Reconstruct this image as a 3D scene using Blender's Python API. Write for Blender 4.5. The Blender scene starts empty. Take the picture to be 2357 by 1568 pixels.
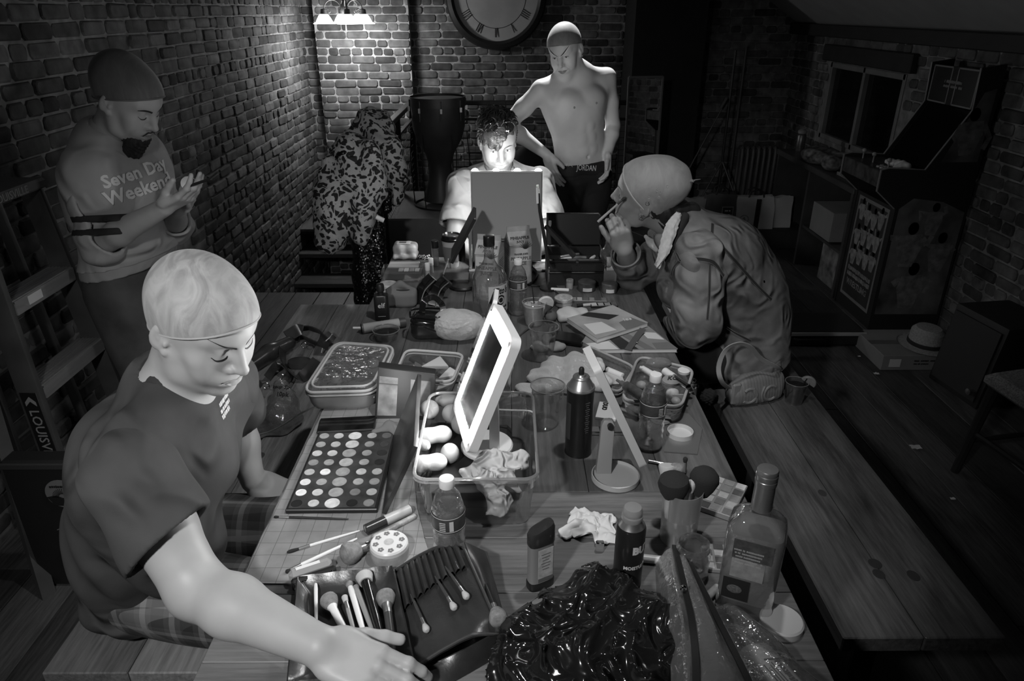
import bpy,bmesh,math,random
import numpy as np
from mathutils import Vector,Matrix,Euler,noise as mnoise
PI=math.pi
SC=bpy.context.scene
COL=SC.collection
random.seed(7)
# ---------------------------------------------------------------- camera, world, light, exposure
FPX=1637.0
CAMZ=1.76
cam_d=bpy.data.cameras.new('camera')
cam=bpy.data.objects.new('camera',cam_d)
COL.objects.link(cam)
cam_d.sensor_width=36.0
cam_d.lens=36.0*FPX/2357.0
cam_d.clip_start=0.05
cam.location=(0,0,CAMZ)
cam.rotation_euler=(math.radians(90-25.02),0,math.radians(-0.27))
SC.camera=cam
SC.view_settings.view_transform='Standard'
SC.view_settings.look='None'
SC.view_settings.gamma=1.0
SC.view_settings.use_curve_mapping=False
SC.view_settings.exposure=1.6
SC.cycles.max_bounces=7
SC.cycles.diffuse_bounces=3
SC.cycles.glossy_bounces=3
SC.cycles.transmission_bounces=6
SC.cycles.transparent_max_bounces=24
SC.cycles.caustics_reflective=False
SC.cycles.caustics_refractive=False
SC.cycles.sample_clamp_indirect=2.0
SC.cycles.use_denoising=True
SC.cycles.use_adaptive_sampling=True
SC.cycles.adaptive_threshold=0.03
wd=bpy.data.worlds.new('world')
SC.world=wd
wd.use_nodes=True
wd.node_tree.nodes['Background'].inputs[0].default_value=(1,1,1,1)
wd.node_tree.nodes['Background'].inputs[1].default_value=0.0007
def lamp(name,kind,loc,energy,size=0.1,target=None,spot=None,blend=0.5):
 d=bpy.data.lights.new(name,kind)
 d.energy=energy
 if kind=='AREA':
  d.shape='DISK';d.size=size
 else:
  d.shadow_soft_size=size
 if kind=='SPOT':
  d.spot_size=math.radians(spot);d.spot_blend=blend
 o=bpy.data.objects.new(name,d)
 COL.objects.link(o)
 o.location=loc
 if target is not None:
  o.rotation_euler=(Vector(target)-Vector(loc)).to_track_quat('-Z','Y').to_euler()
 return o
# recessed ceiling spot over the table and the pendants' glow (the pendants' own bulbs sit in their builder)
lamp('ceiling_spot','SPOT',(0.42,1.45,2.85),24,0.05,(0.0,1.8,0.76),66,0.8)
lamp('work_light','SPOT',(-0.58,-0.15,2.05),28,0.06,(-0.26,1.75,0.7),74,0.8)
lamp('ceiling_spot','SPOT',(0.26,4.95,3.0),150,0.05,(0.3,3.98,1.45),26,0.5)
# ---------------------------------------------------------------- pixel to place
_R=np.array(Euler(cam.rotation_euler).to_matrix())
_C=np.array([0,0,CAMZ])
def ray(px,py):
 v=_R@np.array([(px-1178.5)/FPX,-(py-784.0)/FPX,-1.0])
 return v
def PZ(px,py,z=0.76):
 v=ray(px,py);t=(z-CAMZ)/v[2]
 return Vector(_C+v*t)
def PY(px,py,y):
 v=ray(px,py);t=y/v[1]
 return Vector(_C+v*t)
def PX(px,py,x):
 v=ray(px,py);t=x/v[0]
 return Vector(_C+v*t)
def PD(px,py,d):
 return Vector(_C+ray(px,py)*d)
TZ=0.76
# ---------------------------------------------------------------- materials (all grey: the photograph is black and white)
_MC={}
def mat(name,base=0.5,rough=0.5,metal=0.0,var=0.0,vscale=6.0,bump=0.0,bscale=60.0,spec=0.5,emit=0.0,
  stretch=None,shade=False,coat=0.0,sheen=0.0,sss=0.0,detail=4.0,kind=None,wrk=0.0,wscale=8.0):
 key=(name,base,rough,metal,var,vscale,bump,bscale,spec,emit,stretch,shade,coat,sheen,kind,wrk,wscale)
 if key in _MC:return _MC[key]
 m=bpy.data.materials.new(name);_MC[key]=m
 m.use_nodes=True
 nt=m.node_tree;N=nt.nodes;L=nt.links
 b=N['Principled BSDF']
 b.inputs['Base Color'].default_value=(base,base,base,1)
 b.inputs['Roughness'].default_value=rough
 b.inputs['Metallic'].default_value=metal
 b.inputs['Specular IOR Level'].default_value=spec
 b.inputs['Coat Weight'].default_value=coat
 b.inputs['Coat Roughness'].default_value=0.08
 b.inputs['Sheen Weight'].default_value=sheen
 if sss:
  b.inputs['Subsurface Weight'].default_value=sss
  b.inputs['Subsurface Radius'].default_value=(0.01,0.01,0.01)
  b.inputs['Subsurface Scale'].default_value=0.5
 if emit:
  b.inputs['Emission Color'].default_value=(1,1,1,1)
  b.inputs['Emission Strength'].default_value=emit
 tc=N.new('ShaderNodeTexCoord')
 mp=N.new('ShaderNodeMapping')
 L.new(tc.outputs['Object'],mp.inputs['Vector'])
 if stretch:mp.inputs['Scale'].default_value=stretch
 col=None
 if var:
  n=N.new('ShaderNodeTexNoise');n.inputs['Scale'].default_value=vscale;n.inputs['Detail'].default_value=detail
  L.new(mp.outputs[0],n.inputs['Vector'])
  r=N.new('ShaderNodeMapRange')
  r.inputs['From Min'].default_value=0.28;r.inputs['From Max'].default_value=0.72
  r.inputs['To Min'].default_value=base*(1-var);r.inputs['To Max'].default_value=base*(1+var)
  L.new(n.outputs['Fac'],r.inputs['Value'])
  col=r.outputs[0]
 if shade:
  a=N.new('ShaderNodeAttribute');a.attribute_name='shade'
  mu=N.new('ShaderNodeMath');mu.operation='MULTIPLY'
  if col is None:mu.inputs[0].default_value=base
  else:L.new(col,mu.inputs[0])
  L.new(a.outputs['Fac'],mu.inputs[1]);col=mu.outputs[0]
 if col is not None:
  cc=N.new('ShaderNodeCombineColor')
  for i in range(3):L.new(col,cc.inputs[i])
  L.new(cc.outputs[0],b.inputs['Base Color'])
 if bump:
  n2=N.new('ShaderNodeTexNoise');n2.inputs['Scale'].default_value=bscale;n2.inputs['Detail'].default_value=3
  L.new(mp.outputs[0],n2.inputs['Vector'])
  bp=N.new('ShaderNodeBump');bp.inputs['Strength'].default_value=bump;bp.inputs['Distance'].default_value=0.0007
  L.new(n2.outputs['Fac'],bp.inputs['Height']);L.new(bp.outputs[0],b.inputs['Normal'])
 if wrk:
  n3=N.new('ShaderNodeTexNoise');n3.inputs['Scale'].default_value=wscale;n3.inputs['Detail'].default_value=2.5;n3.inputs['Distortion'].default_value=1.4
  n3.noise_type='RIDGED_MULTIFRACTAL'
  L.new(tc.outputs['Object'],n3.inputs['Vector'])
  b3=N.new('ShaderNodeBump');b3.inputs['Strength'].default_value=min(1,wrk);b3.inputs['Distance'].default_value=0.04
  L.new(n3.outputs['Fac'],b3.inputs['Height']);L.new(b3.outputs[0],b.inputs['Normal'])
  if bump:L.new(bp.outputs[0],b3.inputs['Normal'])
 return m
def wood(name,base,rough=0.45,axis='Y',var=0.45,scale=5.0,spec=0.4,shade=True):
 key=('wood',name,base,rough,axis,var)
 if key in _MC:return _MC[key]
 m=bpy.data.materials.new(name);_MC[key]=m
 m.use_nodes=True
 nt=m.node_tree;N=nt.nodes;L=nt.links
 b=N['Principled BSDF']
 b.inputs['Specular IOR Level'].default_value=spec
 tc=N.new('ShaderNodeTexCoord');mp=N.new('ShaderNodeMapping')
 s={'X':(0.07,1,1),'Y':(1,0.07,1),'Z':(1,1,0.07)}[axis]
 mp.inputs['Scale'].default_value=s
 L.new(tc.outputs['Object'],mp.inputs['Vector'])
 n=N.new('ShaderNodeTexNoise');n.inputs['Scale'].default_value=90;n.inputs['Detail'].default_value=6;n.inputs['Roughness'].default_value=0.65
 L.new(mp.outputs[0],n.inputs['Vector'])
 nb=N.new('ShaderNodeTexNoise');nb.inputs['Scale'].default_value=scale;nb.inputs['Detail'].default_value=5;nb.inputs['Distortion'].default_value=1.2
 mp2=N.new('ShaderNodeMapping');mp2.inputs['Scale'].default_value={'X':(0.3,1.6,1),'Y':(1.6,0.3,1),'Z':(1.6,1,0.3)}[axis]
 L.new(tc.outputs['Object'],mp2.inputs['Vector']);L.new(mp2.outputs[0],nb.inputs['Vector'])
 mx=N.new('ShaderNodeMath');mx.operation='MULTIPLY_ADD';mx.inputs[1].default_value=0.55
 L.new(n.outputs['Fac'],mx.inputs[0])
 m2=N.new('ShaderNodeMath');m2.operation='MULTIPLY';m2.inputs[1].default_value=0.45
 L.new(nb.outputs['Fac'],m2.inputs[0]);L.new(m2.outputs[0],mx.inputs[2])
 r=N.new('ShaderNodeMapRange');r.inputs['From Min'].default_value=0.36;r.inputs['From Max'].default_value=0.64
 r.inputs['To Min'].default_value=base*(1-var);r.inputs['To Max'].default_value=base*(1+var)
 L.new(mx.outputs[0],r.inputs['Value'])
 col=r.outputs[0]
 if shade:
  a=N.new('ShaderNodeAttribute');a.attribute_name='shade'
  mu=N.new('ShaderNodeMath');mu.operation='MULTIPLY'
  L.new(col,mu.inputs[0]);L.new(a.outputs['Fac'],mu.inputs[1]);col=mu.outputs[0]
 cc=N.new('ShaderNodeCombineColor')
 for i in range(3):L.new(col,cc.inputs[i])
 L.new(cc.outputs[0],b.inputs['Base Color'])
 rr=N.new('ShaderNodeMapRange');rr.inputs['To Min'].default_value=rough-0.12;rr.inputs['To Max'].default_value=rough+0.2
 L.new(nb.outputs['Fac'],rr.inputs['Value']);L.new(rr.outputs[0],b.inputs['Roughness'])
 bp=N.new('ShaderNodeBump');bp.inputs['Strength'].default_value=0.25;bp.inputs['Distance'].default_value=0.002
 L.new(mx.outputs[0],bp.inputs['Height']);L.new(bp.outputs[0],b.inputs['Normal'])
 return m
def clear(name,tint=0.92,gloss=0.12,rough=0.05,bump=0.0,bscale=25.0,milk=0.0,milkcol=0.8,edge=0.35):
 """thin clear plastic or glass wall: what passes straight through, plus its surface reflection and an optional milky share"""
 key=('clear',name,tint,gloss,rough,bump,milk)
 if key in _MC:return _MC[key]
 m=bpy.data.materials.new(name);_MC[key]=m
 m.use_nodes=True
 nt=m.node_tree;N=nt.nodes;L=nt.links
 N.remove(N['Principled BSDF'])
 out=N['Material Output']
 tr=N.new('ShaderNodeBsdfTransparent');gl=N.new('ShaderNodeBsdfGlossy');gl.inputs['Roughness'].default_value=rough
 tr.inputs[0].default_value=(tint,tint,tint,1)
 gl.inputs[0].default_value=(1,1,1,1)
 lw=N.new('ShaderNodeLayerWeight');lw.inputs[0].default_value=edge
 mr=N.new('ShaderNodeMapRange');mr.inputs['To Min'].default_value=gloss*0.45;mr.inputs['To Max'].default_value=min(0.9,gloss*5)
 L.new(lw.outputs['Facing'],mr.inputs['Value'])
 mix=N.new('ShaderNodeMixShader')
 L.new(mr.outputs[0],mix.inputs[0]);L.new(tr.outputs[0],mix.inputs[1]);L.new(gl.outputs[0],mix.inputs[2])
 last=mix
 if bump:
  tc=N.new('ShaderNodeTexCoord');n=N.new('ShaderNodeTexNoise');n.inputs['Scale'].default_value=bscale;n.inputs['Detail'].default_value=3
  L.new(tc.outputs['Object'],n.inputs['Vector'])
  bp=N.new('ShaderNodeBump');bp.inputs['Strength'].default_value=bump;bp.inputs['Distance'].default_value=0.01
  L.new(n.outputs['Fac'],bp.inputs['Height']);L.new(bp.outputs[0],gl.inputs['Normal']);L.new(bp.outputs[0],lw.inputs['Normal'])
 if milk:
  df=N.new('ShaderNodeBsdfDiffuse');df.inputs[0].default_value=(milkcol,)*3+(1,)
  tl=N.new('ShaderNodeBsdfTranslucent');tl.inputs[0].default_value=(milkcol,)*3+(1,)
  if bump:L.new(bp.outputs[0],df.inputs['Normal']);L.new(bp.outputs[0],tl.inputs['Normal'])
  a=N.new('ShaderNodeMixShader');a.inputs[0].default_value=0.4
  L.new(df.outputs[0],a.inputs[1]);L.new(tl.outputs[0],a.inputs[2])
  mm=N.new('ShaderNodeMixShader');mm.inputs[0].default_value=milk
  L.new(mix.outputs[0],mm.inputs[1]);L.new(a.outputs[0],mm.inputs[2]);last=mm
 L.new(last.outputs[0],out.inputs[0])
 return m
# ---------------------------------------------------------------- mesh builder
def _m(M):
 if M is None:return None
 return np.array(M)
def TR(loc=(0,0,0),rot=(0,0,0),scale=1.0):
 """4x4 from a place, Euler degrees and a scale"""
 s=(scale,)*3 if not hasattr(scale,'__len__')else scale
 return Matrix.LocRotScale(Vector(loc),Euler([math.radians(a)for a in rot]),Vector(s))
def AX(p,q,roll=0.0):
 """frame at p whose +Z runs to q"""
 p=Vector(p);q=Vector(q)
 return Matrix.Translation(p)@(q-p).to_track_quat('Z','Y').to_matrix().to_4x4()@Matrix.Rotation(math.radians(roll),4,'Z')
class MB:
 def __init__(s):
  s.v=[];s.f=[];s.shade=[];s.cur=1.0
 def add(s,vs,fs,M=None):
  n=len(s.v)
  if M is not None:
   A=_m(M);vv=np.asarray(vs,float)@A[:3,:3].T+A[:3,3]
   vs=vv.tolist()
  s.v.extend([tuple(p)for p in vs])
  s.f.extend([tuple(i+n for i in f)for f in fs])
  s.shade.extend([s.cur]*len(vs))
  return s
 def box(s,c,d,M=None,b=0.0):
  cx,cy,cz=c;x,y,z=d[0]/2,d[1]/2,d[2]/2
  if b<=0:
   vs=[(cx+i*x,cy+j*y,cz+k*z)for k in(-1,1)for j in(-1,1)for i in(-1,1)]
   fs=[(0,2,3,1),(4,5,7,6),(0,1,5,4),(2,6,7,3),(0,4,6,2),(1,3,7,5)]
   return s.add(vs,fs,M)
  b=min(b,x*.98,y*.98,z*.98)
  vs=[];idx={}
  for i in(-1,1):
   for j in(-1,1):
    for k in(-1,1):
     for a in range(3):
      q=[i*(x-b),j*(y-b),k*(z-b)]
      q[a]=(i*x,j*y,k*z)[a]
      idx[(i,j,k,a)]=len(vs);vs.append((cx+q[0],cy+q[1],cz+q[2]))
  fs=[]
  for sg in(-1,1):
   fs.append(tuple(idx[(sg,j,k,0)]for j,k in((-1,-1),(1,-1),(1,1),(-1,1))))
   fs.append(tuple(idx[(i,sg,k,1)]for i,k in((-1,-1),(-1,1),(1,1),(1,-1))))
   fs.append(tuple(idx[(i,j,sg,2)]for i,j in((-1,-1),(1,-1),(1,1),(-1,1))))
  for j in(-1,1):
   for k in(-1,1):fs.append((idx[(-1,j,k,1)],idx[(1,j,k,1)],idx[(1,j,k,2)],idx[(-1,j,k,2)]))
  for i in(-1,1):
   for k in(-1,1):fs.append((idx[(i,-1,k,0)],idx[(i,1,k,0)],idx[(i,1,k,2)],idx[(i,-1,k,2)]))
   for j in(-1,1):fs.append((idx[(i,j,-1,0)],idx[(i,j,1,0)],idx[(i,j,1,1)],idx[(i,j,-1,1)]))
   for j in(-1,1):
    for k in(-1,1):fs.append((idx[(i,j,k,0)],idx[(i,j,k,1)],idx[(i,j,k,2)]))
  return s.add(vs,fs,M)
 def loft(s,loops,M=None,cap0=True,cap1=True,closed=False):
  n=len(loops[0]);vs=[p for l in loops for p in l];fs=[]
  K=len(loops)
  for a in range(K if closed else K-1):
   b=(a+1)%K
   for i in range(n):
    j=(i+1)%n
    fs.append((a*n+i,a*n+j,b*n+j,b*n+i))
  if not closed:
   if cap0:fs.append(tuple(range(n))[::-1])
   if cap1:fs.append(tuple((K-1)*n+i for i in range(n)))
  return s.add(vs,fs,M)
 def lathe(s,prof,seg=24,M=None,cap0=True,cap1=True,sq=None,sx=1,sy=1):
  """prof: (r, z) list; sq: superellipse exponent for squarish sections"""
  loops=[]
  for r,z in prof:
   l=[]
   for i in range(seg):
    t=2*PI*i/seg;c,n_=math.cos(t),math.sin(t)
    if sq:
     k=(abs(c)**sq+abs(n_)**sq)**(-1/sq);c*=k;n_*=k
    l.append((max(r,1e-5)*c*sx,max(r,1e-5)*n_*sy,z))
   loops.append(l)
  return s.loft(loops,M,cap0,cap1)
 def cyl(s,p,q,r,r2=None,seg=12):
  r2=r if r2 is None else r2
  L_=(Vector(q)-Vector(p)).length
  return s.lathe([(r,0),(r2,L_)],seg,AX(p,q))
 def tube(s,pts,r,seg=8,closed=False,M=None,flat=None,up=None):
  """r number or list; flat=(a,b) gives a ribbon section a wide and b thick, measured against up"""
  P=[Vector(p)for p in pts];n=len(P);loops=[]
  u=None
  for i in range(n):
   if closed:t=P[(i+1)%n]-P[i-1]
   else:t=P[min(i+1,n-1)]-P[max(i-1,0)]
   if t.length<1e-9:t=Vector((0,0,1))
   t.normalize()
   if up is not None:
    a=Vector(up if not callable(up)else up(i));a=a-a.dot(t)*t
    if a.length<1e-6:a=t.orthogonal()
    u=a.normalized()
   elif u is None:u=t.orthogonal().normalized()
   else:
    u=u-u.dot(t)*t
    u=u.normalized()if u.length>1e-6 else t.orthogonal().normalized()
   w=t.cross(u)
   if flat:
    a,b=flat[0]/2,flat[1]/2
    loops.append([P[i]+w*x+u*y for x,y in((-a,-b),(a,-b),(a,b),(-a,b))])
   else:
    rr=r[i]if hasattr(r,'__len__')else r
    loops.append([P[i]+(u*math.cos(2*PI*k/seg)+w*math.sin(2*PI*k/seg))*rr for k in range(seg)])
  return s.loft([[tuple(q)for q in l]for l in loops],M,not closed,not closed,closed)
 def ell(s,c,r,M=None,seg=16,rings=10):
  r=(r,)*3 if not hasattr(r,'__len__')else r
  vs=[(c[0],c[1],c[2]-r[2])];fs=[]
  for a in range(1,rings):
   p=-PI/2+PI*a/rings
   for i in range(seg):
    t=2*PI*i/seg
    vs.append((c[0]+r[0]*math.cos(p)*math.cos(t),c[1]+r[1]*math.cos(p)*math.sin(t),c[2]+r[2]*math.sin(p)))
  vs.append((c[0],c[1],c[2]+r[2]));T=len(vs)-1
  for i in range(seg):
   j=(i+1)%seg
   fs.append((0,1+j,1+i));fs.append((T,1+(rings-2)*seg+i,1+(rings-2)*seg+j))
   for a in range(rings-2):
    fs.append((1+a*seg+i,1+a*seg+j,1+(a+1)*seg+j,1+(a+1)*seg+i))
  return s.add(vs,fs,M)
 def prism(s,out,z0,z1,M=None):
  return s.loft([[(x,y,z0)for x,y in out],[(x,y,z1)for x,y in out]],M)
 def grid(s,fn,nu,nv,M=None,thick=0.0):
  V=[[Vector(fn(i/nu,j/nv))for j in range(nv+1)]for i in range(nu+1)]
  vs=[tuple(p)for r_ in V for p in r_];w=nv+1
  fs=[(i*w+j,(i+1)*w+j,(i+1)*w+j+1,i*w+j+1)for i in range(nu)for j in range(nv)]
  if thick:
   n=len(vs);bot=[]
   for i in range(nu+1):
    for j in range(nv+1):
     du=V[min(i+1,nu)][j]-V[max(i-1,0)][j];dv=V[i][min(j+1,nv)]-V[i][max(j-1,0)]
     nn=du.cross(dv);nn=nn.normalized()if nn.length>1e-12 else Vector((0,0,1))
     bot.append(tuple(V[i][j]-nn*thick))
   fs+=[tuple(k+n for k in f[::-1])for f in fs]
   vs+=bot
   rim=[(i,0)for i in range(nu)]+[(nu,j)for j in range(nv)]+[(i,nv)for i in range(nu,0,-1)]+[(0,j)for j in range(nv,0,-1)]
   for a in range(len(rim)):
    p=rim[a][0]*w+rim[a][1];q_=rim[(a+1)%len(rim)];q=q_[0]*w+q_[1]
    fs.append((q,p,p+n,q+n))
  return s.add(vs,fs,M)
 def build(s,name,material,parent=None,smooth=35,recalc=False,local=False,bevel=0):
  me=bpy.data.meshes.new(name)
  me.from_pydata(s.v,[],s.f)
  if recalc or bevel:
   bm=bmesh.new();bm.from_mesh(me)
   bmesh.ops.recalc_face_normals(bm,faces=bm.faces)
   if bevel:
    ed=[e for e in bm.edges if len(e.link_faces)==2 and e.calc_face_angle(0)>0.6]
    bmesh.ops.bevel(bm,geom=ed,offset=bevel,segments=2,affect='EDGES',profile=0.6)
   bm.to_mesh(me);bm.free()
  elif any(x!=1.0 for x in s.shade):
   a=me.attributes.new('shade','FLOAT','POINT');a.data.foreach_set('value',s.shade)
  if len(me.attributes)and 'shade' not in me.attributes:
   a=me.attributes.new('shade','FLOAT','POINT');a.data.foreach_set('value',[1.0]*len(me.vertices))
  me.update()
  if smooth:
   me.shade_smooth()
   me.set_sharp_from_angle(angle=math.radians(smooth))
  me.materials.append(material)
  o=bpy.data.objects.new(name,me)
  COL.objects.link(o)
  if parent is not None:
   o.parent=parent
   if not local:
    o.matrix_parent_inverse=Matrix.LocRotScale(parent.location,parent.rotation_euler,parent.scale).inverted()if parent.parent is None else Matrix.Identity(4)
  return o
def tag(o,label,cat,group=None,kind=None):
 o['label']=label;o['category']=cat
 if group:o['group']=group
 if kind:o['kind']=kind
 return o
def thing(name,label,cat,loc=(0,0,0),rot=(0,0,0),group=None,scale=1.0):
 o=bpy.data.objects.new(name,None);COL.objects.link(o)
 o.empty_display_size=0.05
 o.location=loc;o.rotation_euler=[math.radians(a)for a in rot]
 s=(scale,)*3 if not hasattr(scale,'__len__')else scale
 o.scale=s
 return tag(o,label,cat,group)
def struct(name,mb,m,label=None,**k):
 o=mb.build(name,m,**k);o['kind']='structure'
 if label:o['label']=label
 return o
def kids(o):return[c for c in COL.objects if c.parent==o]
def dup(root,loc,rot=None,label=None,scale=None):
 r=root.copy();COL.objects.link(r);r.location=loc
 if rot is not None:r.rotation_euler=[math.radians(a)for a in rot]
 if scale is not None:r.scale=(scale,)*3 if not hasattr(scale,'__len__')else scale
 if label:r['label']=label
 for ch in kids(root):
  c=ch.copy();COL.objects.link(c);c.parent=r
  for g in kids(ch):
   d=g.copy();COL.objects.link(d);d.parent=c
 return r
def text(mb,s,size,M=None,fn=None,ext=0.0006,bold=0.0,shear=0.0,align='CENTER',sx=1.0,sub=0,space=1.0):
 """lettering as mesh; fn maps flat (x, y, z) to the place on a curved surface"""
 cu=bpy.data.curves.new('lettering','FONT');cu.body=s;cu.size=size;cu.extrude=ext
 cu.offset=bold;cu.shear=shear;cu.align_x=align;cu.align_y='CENTER';cu.resolution_u=2;cu.space_character=space
 o=bpy.data.objects.new('lettering',cu);COL.objects.link(o)
 me=bpy.data.meshes.new_from_object(o)
 bpy.data.objects.remove(o);bpy.data.curves.remove(cu)
 if sub:
  bm=bmesh.new();bm.from_mesh(me)
  bmesh.ops.triangulate(bm,faces=bm.faces)
  for _ in range(sub):
   L_=[e for e in bm.edges if e.calc_length()>size*0.3]
   if L_:bmesh.ops.subdivide_edges(bm,edges=L_,cuts=1)
   bmesh.ops.triangulate(bm,faces=[f for f in bm.faces if len(f.verts)>3])
  bm.to_mesh(me);bm.free()
 vs=[(v.co.x*sx,v.co.y,v.co.z)for v in me.vertices]
 fs=[tuple(p.vertices)for p in me.polygons]
 bpy.data.meshes.remove(me)
 if M is not None:
  A=_m(M);vs=(np.asarray(vs)@A[:3,:3].T+A[:3,3]).tolist()
 if fn is not None:
  vs=[tuple(fn(*v))for v in vs]
 mb.add(vs,fs)
 return mb
def marks(mb,M,w,h,seed=1,gap=.12):
 """a line of small illegible print"""
 rn=random.Random(seed);x=-w/2
 while x<w/2-h*.2:
  k=h*rn.uniform(.35,.85);k=min(k,w/2-x)
  if rn.random()>gap:mb.box((x+k*.42,rn.uniform(-.06,.06)*h,0),(k*.8,h*rn.uniform(.75,1),.0005),M)
  x+=k
 return mb
# ---------------------------------------------------------------- implicit surfaces (bodies, cloth, soft bags)
def V3(p):return np.array([p[0],p[1],p[2]],float)
class SDF:
 """a list of rounded primitives joined smoothly; mesh() gives one closed surface"""
 def __init__(s):s.p=[]
 def cap(s,a,b,ra,rb,k=0.02,op=1,flat=None):
  s.p.append(('c',V3(a),V3(b),ra,rb,k,op));return s
 def ell(s,c,r,R=None,k=0.02,op=1):
  R=np.eye(3)if R is None else np.array(R)[:3,:3]
  r=np.array([r]*3 if not hasattr(r,'__len__')else r,float)
  s.p.append(('e',V3(c),r,R,None,k,op));return s
 def box(s,c,h,R=None,rd=0.005,k=0.01,op=1):
  R=np.eye(3)if R is None else np.array(R)[:3,:3]
  s.p.append(('b',V3(c),np.array(h,float),R,rd,k,op));return s
 def chain(s,pts,rs,k=0.02):
  for i in range(len(pts)-1):s.cap(pts[i],pts[i+1],rs[i],rs[i+1],k)
  return s
 @staticmethod
 def ev(q,P):
  t=q[0]
  if t=='c':
   _,a,b,ra,rb,k,op=q
   ba=b-a;L2=max(ba@ba,1e-12)
   pa=P-a
   h=np.clip((pa@ba)/L2,0,1)
   d=pa-h[...,None]*ba
   return np.sqrt((d*d).sum(-1))-(ra+(rb-ra)*h)
  if t=='e':
   _,c,r,R,_x,k,op=q
   p=(P-c)@R
   k0=np.sqrt(((p/r)**2).sum(-1));k1=np.sqrt(((p/(r*r))**2).sum(-1))+1e-9
   return k0*(k0-1)/k1
  _,c,h,R,rd,k,op=q
  p=np.abs((P-c)@R)-h+rd
  return np.sqrt((np.maximum(p,0)**2).sum(-1))+np.minimum(p.max(-1),0)-rd
 def f(s,P,prims=None):
  prims=s.p if prims is None else prims
  d=None
  for q in prims:
   v=SDF.ev(q,P);k=q[5]
   if d is None:d=v if q[6]>0 else np.full(v.shape,1.0)
   if q[6]>0:
    if v is d:continue
    h=np.clip(.5+.5*(d-v)/k,0,1);d=d+(v-d)*h-k*h*(1-h)
   else:
    h=np.clip(.5-.5*(d+v)/k,0,1);d=d+(-v-d)*h+k*h*(1-h)
  return d if d is not None else np.full(P.shape[:-1],1.0)
 def bounds(s):
  lo=np.full(3,1e9);hi=-lo
  for q in s.p:
   if q[6]<0:continue
   if q[0]=='c':pts=[q[1]-q[3],q[1]+q[3],q[2]-q[4],q[2]+q[4]]
   elif q[0]=='e':pts=[q[1]-q[2].max(),q[1]+q[2].max()]
   else:m_=np.linalg.norm(q[2]);pts=[q[1]-m_,q[1]+m_]
   for p in pts:lo=np.minimum(lo,p);hi=np.maximum(hi,p)
  return lo-0.02,hi+0.02
 def field(s,post=None):
  return lambda P,pr=None:(s.f(P,pr)if post is None else post(P,s.f(P,pr)))
 def mesh(s,res=0.005,post=None,slack=0.0,nb=12,bb=None):
  """surface nets over the blocks the surface runs through"""
  lo,hi=s.bounds()if bb is None else bb
  B=nb*res
  n=np.ceil((hi-lo)/B).astype(int)+1
  rad=B*0.87
  marg=slack+max([q[5]for q in s.p]+[0.02])+0.01
  ci=np.stack(np.meshgrid(*[np.arange(x)for x in n],indexing='ij'),-1).reshape(-1,3)
  cc=lo+(ci+.5)*B
  dist=np.stack([SDF.ev(q,cc)for q in s.p],1)
  pos=np.array([q[6]>0 for q in s.p])
  near=dist<rad*1.35+marg
  # keep the blocks close to some surface
  dmin=s.f(cc)
  act=(np.abs(dmin)<rad*1.9+slack+0.01)
  if s.p:
   mx=np.where(pos[None,:],dist,9).min(1)
   act&=mx<rad*1.5+slack+0.035
  ax=np.arange(nb+1)*res
  G=np.stack(np.meshgrid(ax,ax,ax,indexing='ij'),-1)
  keysV=[];posV=[];quads=[]
  STR=np.array([1<<42,1<<21,1],dtype=np.int64)
  OFF=8
  cells={}
  for bi in np.nonzero(act)[0]:
   pr=[q for q,m_ in zip(s.p,near[bi])if m_]
   if not pr or not any(q[6]>0 for q in pr):continue
   base=lo+ci[bi]*B
   P=base+G
   d=s.f(P,pr)
   if post is not None:d=post(P,d)
   if d.min()>0 or d.max()<0:continue
   I=(d<0)
   corn=[d[i:i+nb,j:j+nb,k:k+nb]for i in(0,1)for j in(0,1)for k in(0,1)]
   st=np.stack(corn,-1);ins=st<0
   mixd=ins.any(-1)&~ins.all(-1)
   idx=np.argwhere(mixd)
   if not len(idx):continue
   val=st[mixd]
   offs=np.array([(i,j,k)for i in(0,1)for j in(0,1)for k in(0,1)],float)
   acc=np.zeros((len(idx),3));cnt=np.zeros(len(idx))
   for a in range(8):
    for b_ in(1,2,4):
     if a&b_:continue
     c_=a|b_
     va,vb=val[:,a],val[:,c_]
     sgn=(va<0)!=(vb<0)
     t=np.where(sgn,va/np.where(sgn,va-vb,1),0)
     pt=offs[a]+(offs[c_]-offs[a])*t[:,None]
     acc+=np.where(sgn[:,None],pt,0);cnt+=sgn
   vpos=base+(idx+acc/cnt[:,None])*res
   gi=idx+ci[bi]*nb+OFF
   keysV.append(gi@STR);posV.append(vpos)
   for axn in range(3):
    e=[slice(0,nb)]*3;e2=[slice(0,nb)]*3;e2[axn]=slice(1,nb+1)
    a_=I[tuple(e)];b_=I[tuple(e2)]
    ed=np.argwhere(a_!=b_)
    if not len(ed):continue
    flip=a_[tuple(ed.T)]
    g=ed+ci[bi]*nb+OFF
    u=np.zeros(3,int);v=np.zeros(3,int);u[(axn+1)%3]=1;v[(axn+2)%3]=1
    q4=np.stack([(g-u-v)@STR,(g-v)@STR,g@STR,(g-u)@STR],1)
    q4[~flip]=q4[~flip][:,::-1]
    quads.append(q4)
  K=np.concatenate(keysV);Vp=np.concatenate(posV);Q=np.concatenate(quads)
  o=np.argsort(K);K=K[o];Vp=Vp[o]
  ix=np.searchsorted(K,Q);ix=np.clip(ix,0,len(K)-1)
  ok=(K[ix]==Q).all(1)
  return Vp,ix[ok]
 def grad(s,P,post=None,e=5e-4):
  F=s.field(post);g=np.zeros(P.shape)
  for i in range(3):
   d=np.zeros(3);d[i]=e
   g[...,i]=F(P+d)-F(P-d)
  return g/(np.linalg.norm(g,axis=-1,keepdims=True)+1e-12)
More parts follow.
